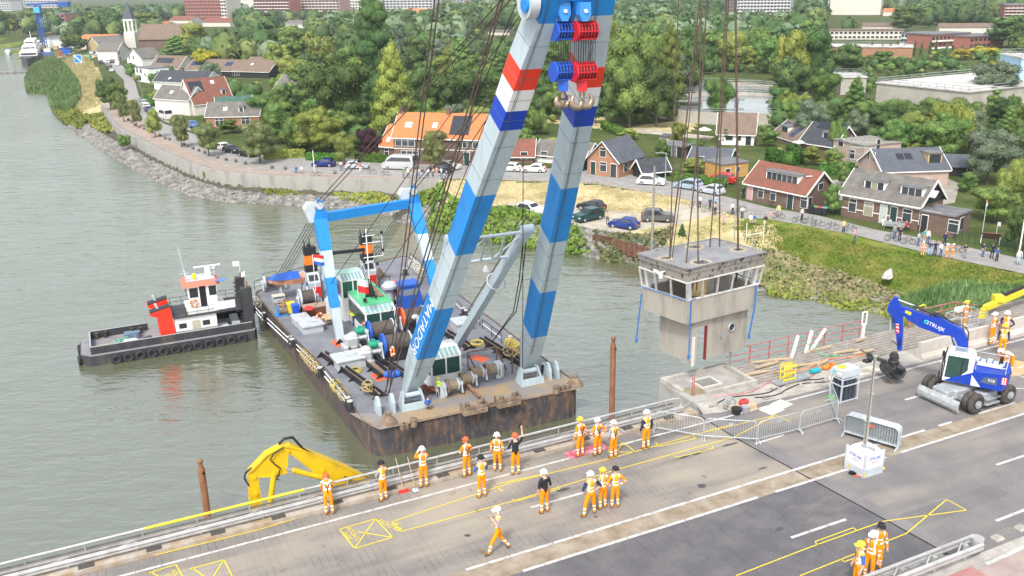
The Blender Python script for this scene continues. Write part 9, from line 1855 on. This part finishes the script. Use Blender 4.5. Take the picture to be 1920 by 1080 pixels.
def tree(px,base,top,wpx,kind,mk,lab,group=None,name='tree',z=None,lod=None,v=None):
 zz=LZ if z is None else z; q=P(px,base,zz); H=htop(q,top); dist=q.length; W=wpx/F_*math.hypot(q.x,q.y,)*1.02; W=(P(px+wpx/2,base,zz)-P(px-wpx/2,base,zz)).length
 lod=lod if lod is not None else (0 if dist<235 else 1 if dist<340 else 2)
 v=v if v is not None else random.randrange(4)
 t=thing(name,q,lab,'tree',group,random.random()*6.28)
 cr=bpy.data.objects.new('crown',shape(kind,v,lod,mk)); COL.objects.link(cr); cr.parent=t; cr.scale=(W*1.08,W*1.08,H)
 tr=bpy.data.objects.new('trunk',trunk(v,.3 if kind in('round','weep') else .1)); COL.objects.link(tr); tr.parent=t; tr.scale=(H*.62,H*.62,H)
 return t
for a in [(208,206,140,44,'round','dark','dark green street tree, first at the left end of the promenade'),(224,216,152,38,'round','mid','second street tree on the promenade, touching its dark neighbour'),(233,229,172,24,'round','lind','young pale linden behind the parked cars on the promenade'),(257,238,184,25,'round','lind','small round linden, fourth on the promenade from its left end'),(292,258,200,30,'round','lime','yellow green young linden on the promenade, fifth from its left end'),(341,276,212,36,'round','lind','young linden on the promenade in front of the brick shop'),(392,293,222,46,'round','lind','linden on the promenade at the corner of the brick shop'),(488,306,222,72,'round','lind','broad linden in front of the parking yard, widest on the promenade'),(646,310,238,52,'round','lime','pale linden in front of the copper beech'),(816,320,240,60,'round','lind','linden full of pale bracts in front of the orange terrace'),
 (638,262,82,132,'round','dark','huge dark horse chestnut, tallest broad crown of the village'),(742,268,80,92,'cone','oliv','yellow green cypress with ragged cone crown beside the huge chestnut'),(708,205,-25,66,'column','dark','very tall narrow poplar reaching the top edge'),(546,252,158,52,'cone','dark','dark conifer left of the chestnut'),(600,288,196,92,'round','oliv','olive green tree between chestnut and copper beech'),(655,262,172,80,'round','mid','green tree in front of the chestnut foot'),(692,300,236,46,'round','copp','copper beech beside the orange terrace annex'),(795,235,118,70,'round','dark','dense dark tree right of the yellow green cypress'),(865,240,106,110,'round','dark','wide dark tree above the orange terrace'),(905,230,120,80,'round','mid','green tree behind the left crane leg'),(830,140,70,70,'round','blue','greyish willow behind the orange terrace trees'),(760,130,48,52,'round','blue','grey green willow right of the poplar'),(600,120,66,60,'weep','lime','pale weeping willow behind the chestnut top'),(560,110,44,56,'round','oliv','round yellow green tree left of the chestnut top'),(505,120,52,52,'weep','blue','weeping pale tree left of the chestnut'),(545,118,44,62,'round','mid','mid green round tree beside the pale weeping tree'),(385,140,85,50,'round','gold','bright yellow green tree above the black village hall'),(330,102,66,46,'cone','mid','green pointed tree beside the church roof'),(368,100,38,56,'round','oliv','yellow green tree right of the church roof'),(185,72,22,62,'round','mid','broad tree left of the church tower'),(210,72,18,50,'round','dark','dark tree touching the church spire'),(268,70,22,60,'round','oliv','bright tree right of the church spire'),(134,95,58,36,'round','mid','round tree in the shipyard, left one'),(152,96,66,26,'round','dark','round tree in the shipyard, right one'),(212,108,92,20,'round','blue','small grey green tree at the village street bend'),(214,92,68,20,'cone','mid','pointed tree beside the orange roofed workshop'),(395,150,112,36,'weep','blue','silvery willow in front of the black hall'),(300,162,138,30,'round','mid','round garden tree beside the black roofed house'),(430,250,222,42,'round','mid','small tree beside the brick shop'),
 (1180,238,40,110,'round','mid','tall light green tree right of the crane head'),(1230,238,120,80,'round','dark','dark oak standing on the meadow left of the hoist cables'),(1160,230,150,64,'round','mid','green tree at the left of the dark meadow oak'),(1252,212,46,70,'cone','oliv','broad olive green crown left of the hoist cables'),(1290,186,40,70,'round','dark','dark crown behind the leftmost hoist cable'),(1345,228,130,62,'round','mid','tall weeping birch before the round tanks'),(1140,160,30,50,'round','oliv','yellow green crown beside the right crane leg'),(1520,180,38,90,'round','dark','large dark tree group left of the pavilion'),(1480,186,50,70,'round','oliv','light olive tree beside the dark group'),(1585,150,76,76,'round','dark','dark green tree in front of the curved pavilion'),(1540,210,120,70,'round','mid','wide green tree right of the tanks'),(1600,225,145,54,'cone','mid','upright green tree left of the long basin'),(1683,262,184,78,'round','mid','green tree before the middle of the long basin wall'),(1738,258,186,70,'round','dark','dark tree before the right half of the long basin wall'),(1800,262,180,84,'round','mid','broad green tree below the right end of the long basin'),(1855,205,108,104,'round','blue','large silvery poplar in front of the long basin'),(1710,278,203,74,'round','lime','bright lime green tree in the middle of the dark belt'),(1655,268,190,90,'round','dark','dark tree left of the bright lime green tree'),(1780,290,180,96,'weep','oliv','drooping olive tree right of the bright lime green tree'),(1620,262,186,80,'round','mid','green tree above the mossy flat roof'),(1760,300,215,80,'round','mid','green tree behind the black timber barn'),(1850,345,235,110,'round','blue','pale silvery willow behind the barn at right'),(1905,380,300,80,'weep','lime','bright weeping willow at the right edge'),(1860,415,340,90,'round','mid','bushy tree right of the brick annex'),(1815,360,320,40,'round','mid','small garden tree beside the black timber barn'),(1908,470,380,56,'round','dark','dark bush at the right edge above the road'),(1560,402,340,36,'round','mid','bushy tree between the red roofed and the grey tiled cottage'),(1578,350,300,30,'round','mid','small tree behind the grey tiled cottage gable'),(1360,270,238,28,'round','dark','round dark bush in front of the white cottage'),(1440,275,238,44,'round','mid','garden tree between white cottage and solar panel house'),(1520,310,270,40,'round','oliv','brownish garden tree beside the clipped hedge'),(1560,318,275,42,'round','mid','green garden tree left of the scaffolding'),(1300,325,295,44,'round','lime','pale green garden bush beside the slate roofed low house'),(1240,300,258,32,'round','mid','garden bush between the little sheds'),(1215,330,300,36,'round','lime','yellow green garden bush behind the dark shelter'),(1270,275,222,36,'round','oliv','bush on the meadow edge beside the hoist cables'),(1180,262,240,40,'round','lime','low garden bush above the slate roof'),(1890,90,25,90,'round','dark','very dark tree at the right edge below the brick block'),(1700,60,8,80,'round','mid','round tree at the upper right before the flat blocks'),(1600,115,85,40,'cone','mid','small pointed tree by the pavilion'),(1650,128,92,50,'round','mid','round green tree right of the pavilion'),(1840,110,84,60,'round','gold','golden flowering tree right of the cypress row'),(1800,112,90,44,'round','gold','yellow flowering shrub tree beside its golden neighbour')]:
 tree(*a)
for i in range(9): tree(2+i*13+(i%2)*3,66-i,17+3*(i%3),27,'round',['mid','oliv','blue'][i%3],ORD[i]+' boulevard tree from the left edge behind the far quay','boulevard trees')
for i in range(16):
 x=1636+i*15+random.uniform(-3,3); tree(x,104+random.uniform(-2,3),76+random.uniform(-3,8),6,'column','dark',ORD[i]+' slim cypress from the left in the row before the school blocks','row of slim cypresses','cypress',v=i%4)
EX_=[(0,0,110,112,75),(80,55,350,100,92),(145,60,215,98,92),(215,75,290,128,126),(240,100,360,172,170),(345,108,510,148,146),(280,125,400,175,172),(285,145,460,222,217),(380,185,495,245,240),(695,205,920,318,312),(950,255,1110,312,312),(1095,255,1265,335,334),(1285,150,1435,236,228),(1010,222,1345,264,264),(1230,255,1290,300,297),(1270,272,1415,335,335),(1325,208,1420,275,273),(1445,215,1530,285,279),(1495,238,1645,312,312),(1395,300,1550,400,399),(1570,278,1815,435,433),(1640,145,1830,186,205),(1570,140,1625,185,180),(1540,84,1725,108,106),(1550,52,1700,78,76),(1685,58,1885,98,94),(1895,105,1925,200,196),(345,0,432,24,46),(475,0,645,20,36),(640,0,815,17,30),(1355,0,1485,20,40),(1870,5,1925,46,58),(40,0,112,16,16),(580,74,616,100,99),(1750,285,1830,345,333),(380,36,436,52,50),(315,28,362,48,48),(912,56,958,68,66),(535,36,572,54,53),(1555,14,1700,30,30),(1610,42,1880,60,60),(0,0,40,50,20)]
def blocked(x,b_,tp,w_):
 if 1280<x<1440 and 140<b_<237 or 1635<x<1860 and 150<b_<213 or 1010<x<1330 and 232<b_<262: return True
 for (x0,y0,x1,y1,bs) in EX_:
  if x+w_*.42>x0 and x-w_*.42<x1 and tp<y1-2:
   if b_>bs-1:
    if tp<y0+(y1-y0)*.75: return True
   elif bs-b_<6: return True
 return False
def yroad(x): return np.interp(x,[100,180,240,300,440,500,700,960,1200,1400,1700,1925],[98,96,150,205,262,288,298,300,300,330,360,380])
rt=random.Random(21); placed=[]; kinds=[('round','mid'),('round','dark'),('round','oliv'),('round','mid'),('round','dark'),('round','blue'),('cone','mid'),('weep','mid'),('round','mid'),('round','lime')]
lb_={'mid':'mid green','dark':'dark green','oliv':'olive green','blue':'silvery green','lime':'pale green'}
rt_=[]
for _ in range(9000):
 if len(placed)>=205: break
 b_=rt.uniform(92,300); x=rt.uniform(100,1930)
 if b_>yroad(x)-10: continue
 q=P(x,b_,LZ); H=rt.uniform(8,15) if b_<200 else rt.uniform(5,9); W=H*rt.uniform(.75,1.0); pyt=pj((q.x,q.y,LZ+H))[1]; wp_=W/q.length*F_
 if any((q.x-p[0])**2+(q.y-p[1])**2<(.46*(W+p[2]))**2 for p in placed): continue
 if blocked(x,b_,pyt,wp_): continue
 kd,mk=rt.choice(kinds); placed.append((q.x,q.y,W))
 rt_.append((x,b_,lb_[mk]+(' broad' if kd=='round' else ' pointed' if kd=='cone' else ' drooping'),tree(x,b_,pyt,wp_,kd,mk,'x','trees of the green belt',v=rt.randrange(4))))
LMK=[(300,'the left village'),(480,'the black hall'),(690,'the huge chestnut'),(920,'the orange terrace'),(1100,'the crane head'),(1290,'the meadow'),(1440,'the round tanks'),(1560,'the solar panel houses'),(1700,'the new slate roofed house'),(9999,'the long basin')]
bk={}
for x,b_,l,t in sorted(rt_,key=lambda e:e[0]):
 r='front' if b_>200 else 'middle' if b_>135 else 'back'; g=next(n for m,n in LMK if x<m); bk.setdefault((r,g),[]).append((l,t))
for (r,g),L_ in bk.items():
 for i,(l,t) in enumerate(L_): t['label']=l+' tree behind '+g+', '+r+' row, '+(ORD[i]+' from the left' if i<26 else 'far right')
def woods(name,lab,n,b0,b1,mk,seed,hs=(8,17),ncard=150,wf=1.):
 rs=np.random.RandomState(seed); rr_=random.Random(seed); Vs=[];Fs=[];off=0; base=[crown(s,'round',ncard,.085) for s in (1,2,3)]; out=0; tries=0; D0=P(960,b0,LZ).y; D1=P(960,b1,LZ).y
 base=[(V[:ncard*4],Fq[:ncard]) for V,Fq in base]; ell=MB(); ell.ell((0,0,.5),(.36,.36,.38),6,4); eV=np.array(ell.v); eF=np.array([f if len(f)==4 else list(f)+[f[-1]] for f in ell.f])
 while out<n and tries<n*6:
  tries+=1; Y=math.sqrt(rr_.uniform(D1*D1,D0*D0)); X=rr_.uniform(-.62,.62)*Y; x,b_=pj((X,Y,LZ));
  if x<-40 or x>1960 : continue
  if X<-.50*Y and x<60 and b_>80: continue
  if not inside(np.array([X]),np.array([Y]),TOPP)[0] or (b_>88 and b_>yroad(x)-6) or (x<235 and 98<b_): continue
  H=rr_.uniform(*hs); W=H*rr_.uniform(.8,1.15)*wf; tp=pj((X,Y,LZ+H))[1]
  if blocked(x,b_,tp,W/Y*F_) : continue
  V,Fq=base[rr_.randrange(3)]; a=rr_.random()*6.28; Rz=np.array([[c_(a),-s_(a),0],[s_(a),c_(a),0],[0,0,1]])
  for VV,FF in ((V,Fq),(eV,eF)):
   q=(VV@Rz.T)*np.array([W,W,H])+np.array([X,Y,LZ]); Vs.append(q); Fs.append(FF+off); off+=len(q)
  out+=1
 me=np_mesh(name,np.concatenate(Vs),np.concatenate(Fs),LM[mk]); o=bpy.data.objects.new(name,me); COL.objects.link(o); tag(o,lab,'woodland',kind='stuff')
for nm,mk,sd,n in (('far_wood','dark_far',31,700),('far_wood','mid_far',32,1000),('far_wood','blue_far',33,420),('far_wood','oliv_far',34,330)):
 c={'dark_far':((.045,.09,.03),(.085,.145,.05)),'mid_far':((.065,.12,.035),(.12,.19,.06)),'blue_far':((.09,.14,.08),(.15,.21,.12)),'oliv_far':((.10,.14,.04),(.18,.21,.07))}[mk]; LM[mk]=leafmat(mk,c[0],c[1],.06,lo=.42,hi=.58)
 woods(nm,'far '+{'d':'dark green','m':'mid green','b':'bluish','o':'olive'}[mk[0]]+' tree crowns merging into woodland towards the horizon',n,128,21,mk,sd,ncard=110)
woods('garden_shrubs','low shrubs and hedges filling the gardens between the houses',420,330,120,'mid',41,(1.5,4.2),90,1.3)
woods('garden_shrubs','low pale shrubs filling the gardens between the houses',220,330,120,'lime',42,(1.2,3.),90,1.4)
woods('garden_shrubs','low dark shrubs filling the gardens between the houses',420,300,110,'dark',43,(2,6),90,1.2)
for a in [(234,278,246,26,'lump','mid','round green bush at the foot of the curving wall'),(386,334,318,12,'lump','lime','small green bush growing out of the wall foot'),(1278,452,420,18,'cone','dark','small dark fir on the bank just left behind the cabin'),(1545,400,385,10,'lump','mid','small bush at the road')][:3]:
 tree(*a,name='bush',z=1.3)
hz=bpy.data.materials.new('haze'); hz.use_nodes=True; n=hz.node_tree; n.nodes.clear(); o_=n.nodes.new('ShaderNodeOutputMaterial'); v_=n.nodes.new('ShaderNodeVolumePrincipled'); v_.inputs['Color'].default_value=(.86,.92,1,1); v_.inputs['Density'].default_value=.00015; v_.inputs['Anisotropy'].default_value=.2; n.links.new(v_.outputs[0],o_.inputs['Volume'])
mb=MB(); mb.bb(-5000,5000,-400,7500,-4.5,75); tag(mb.build('haze',hz),kind='stuff')
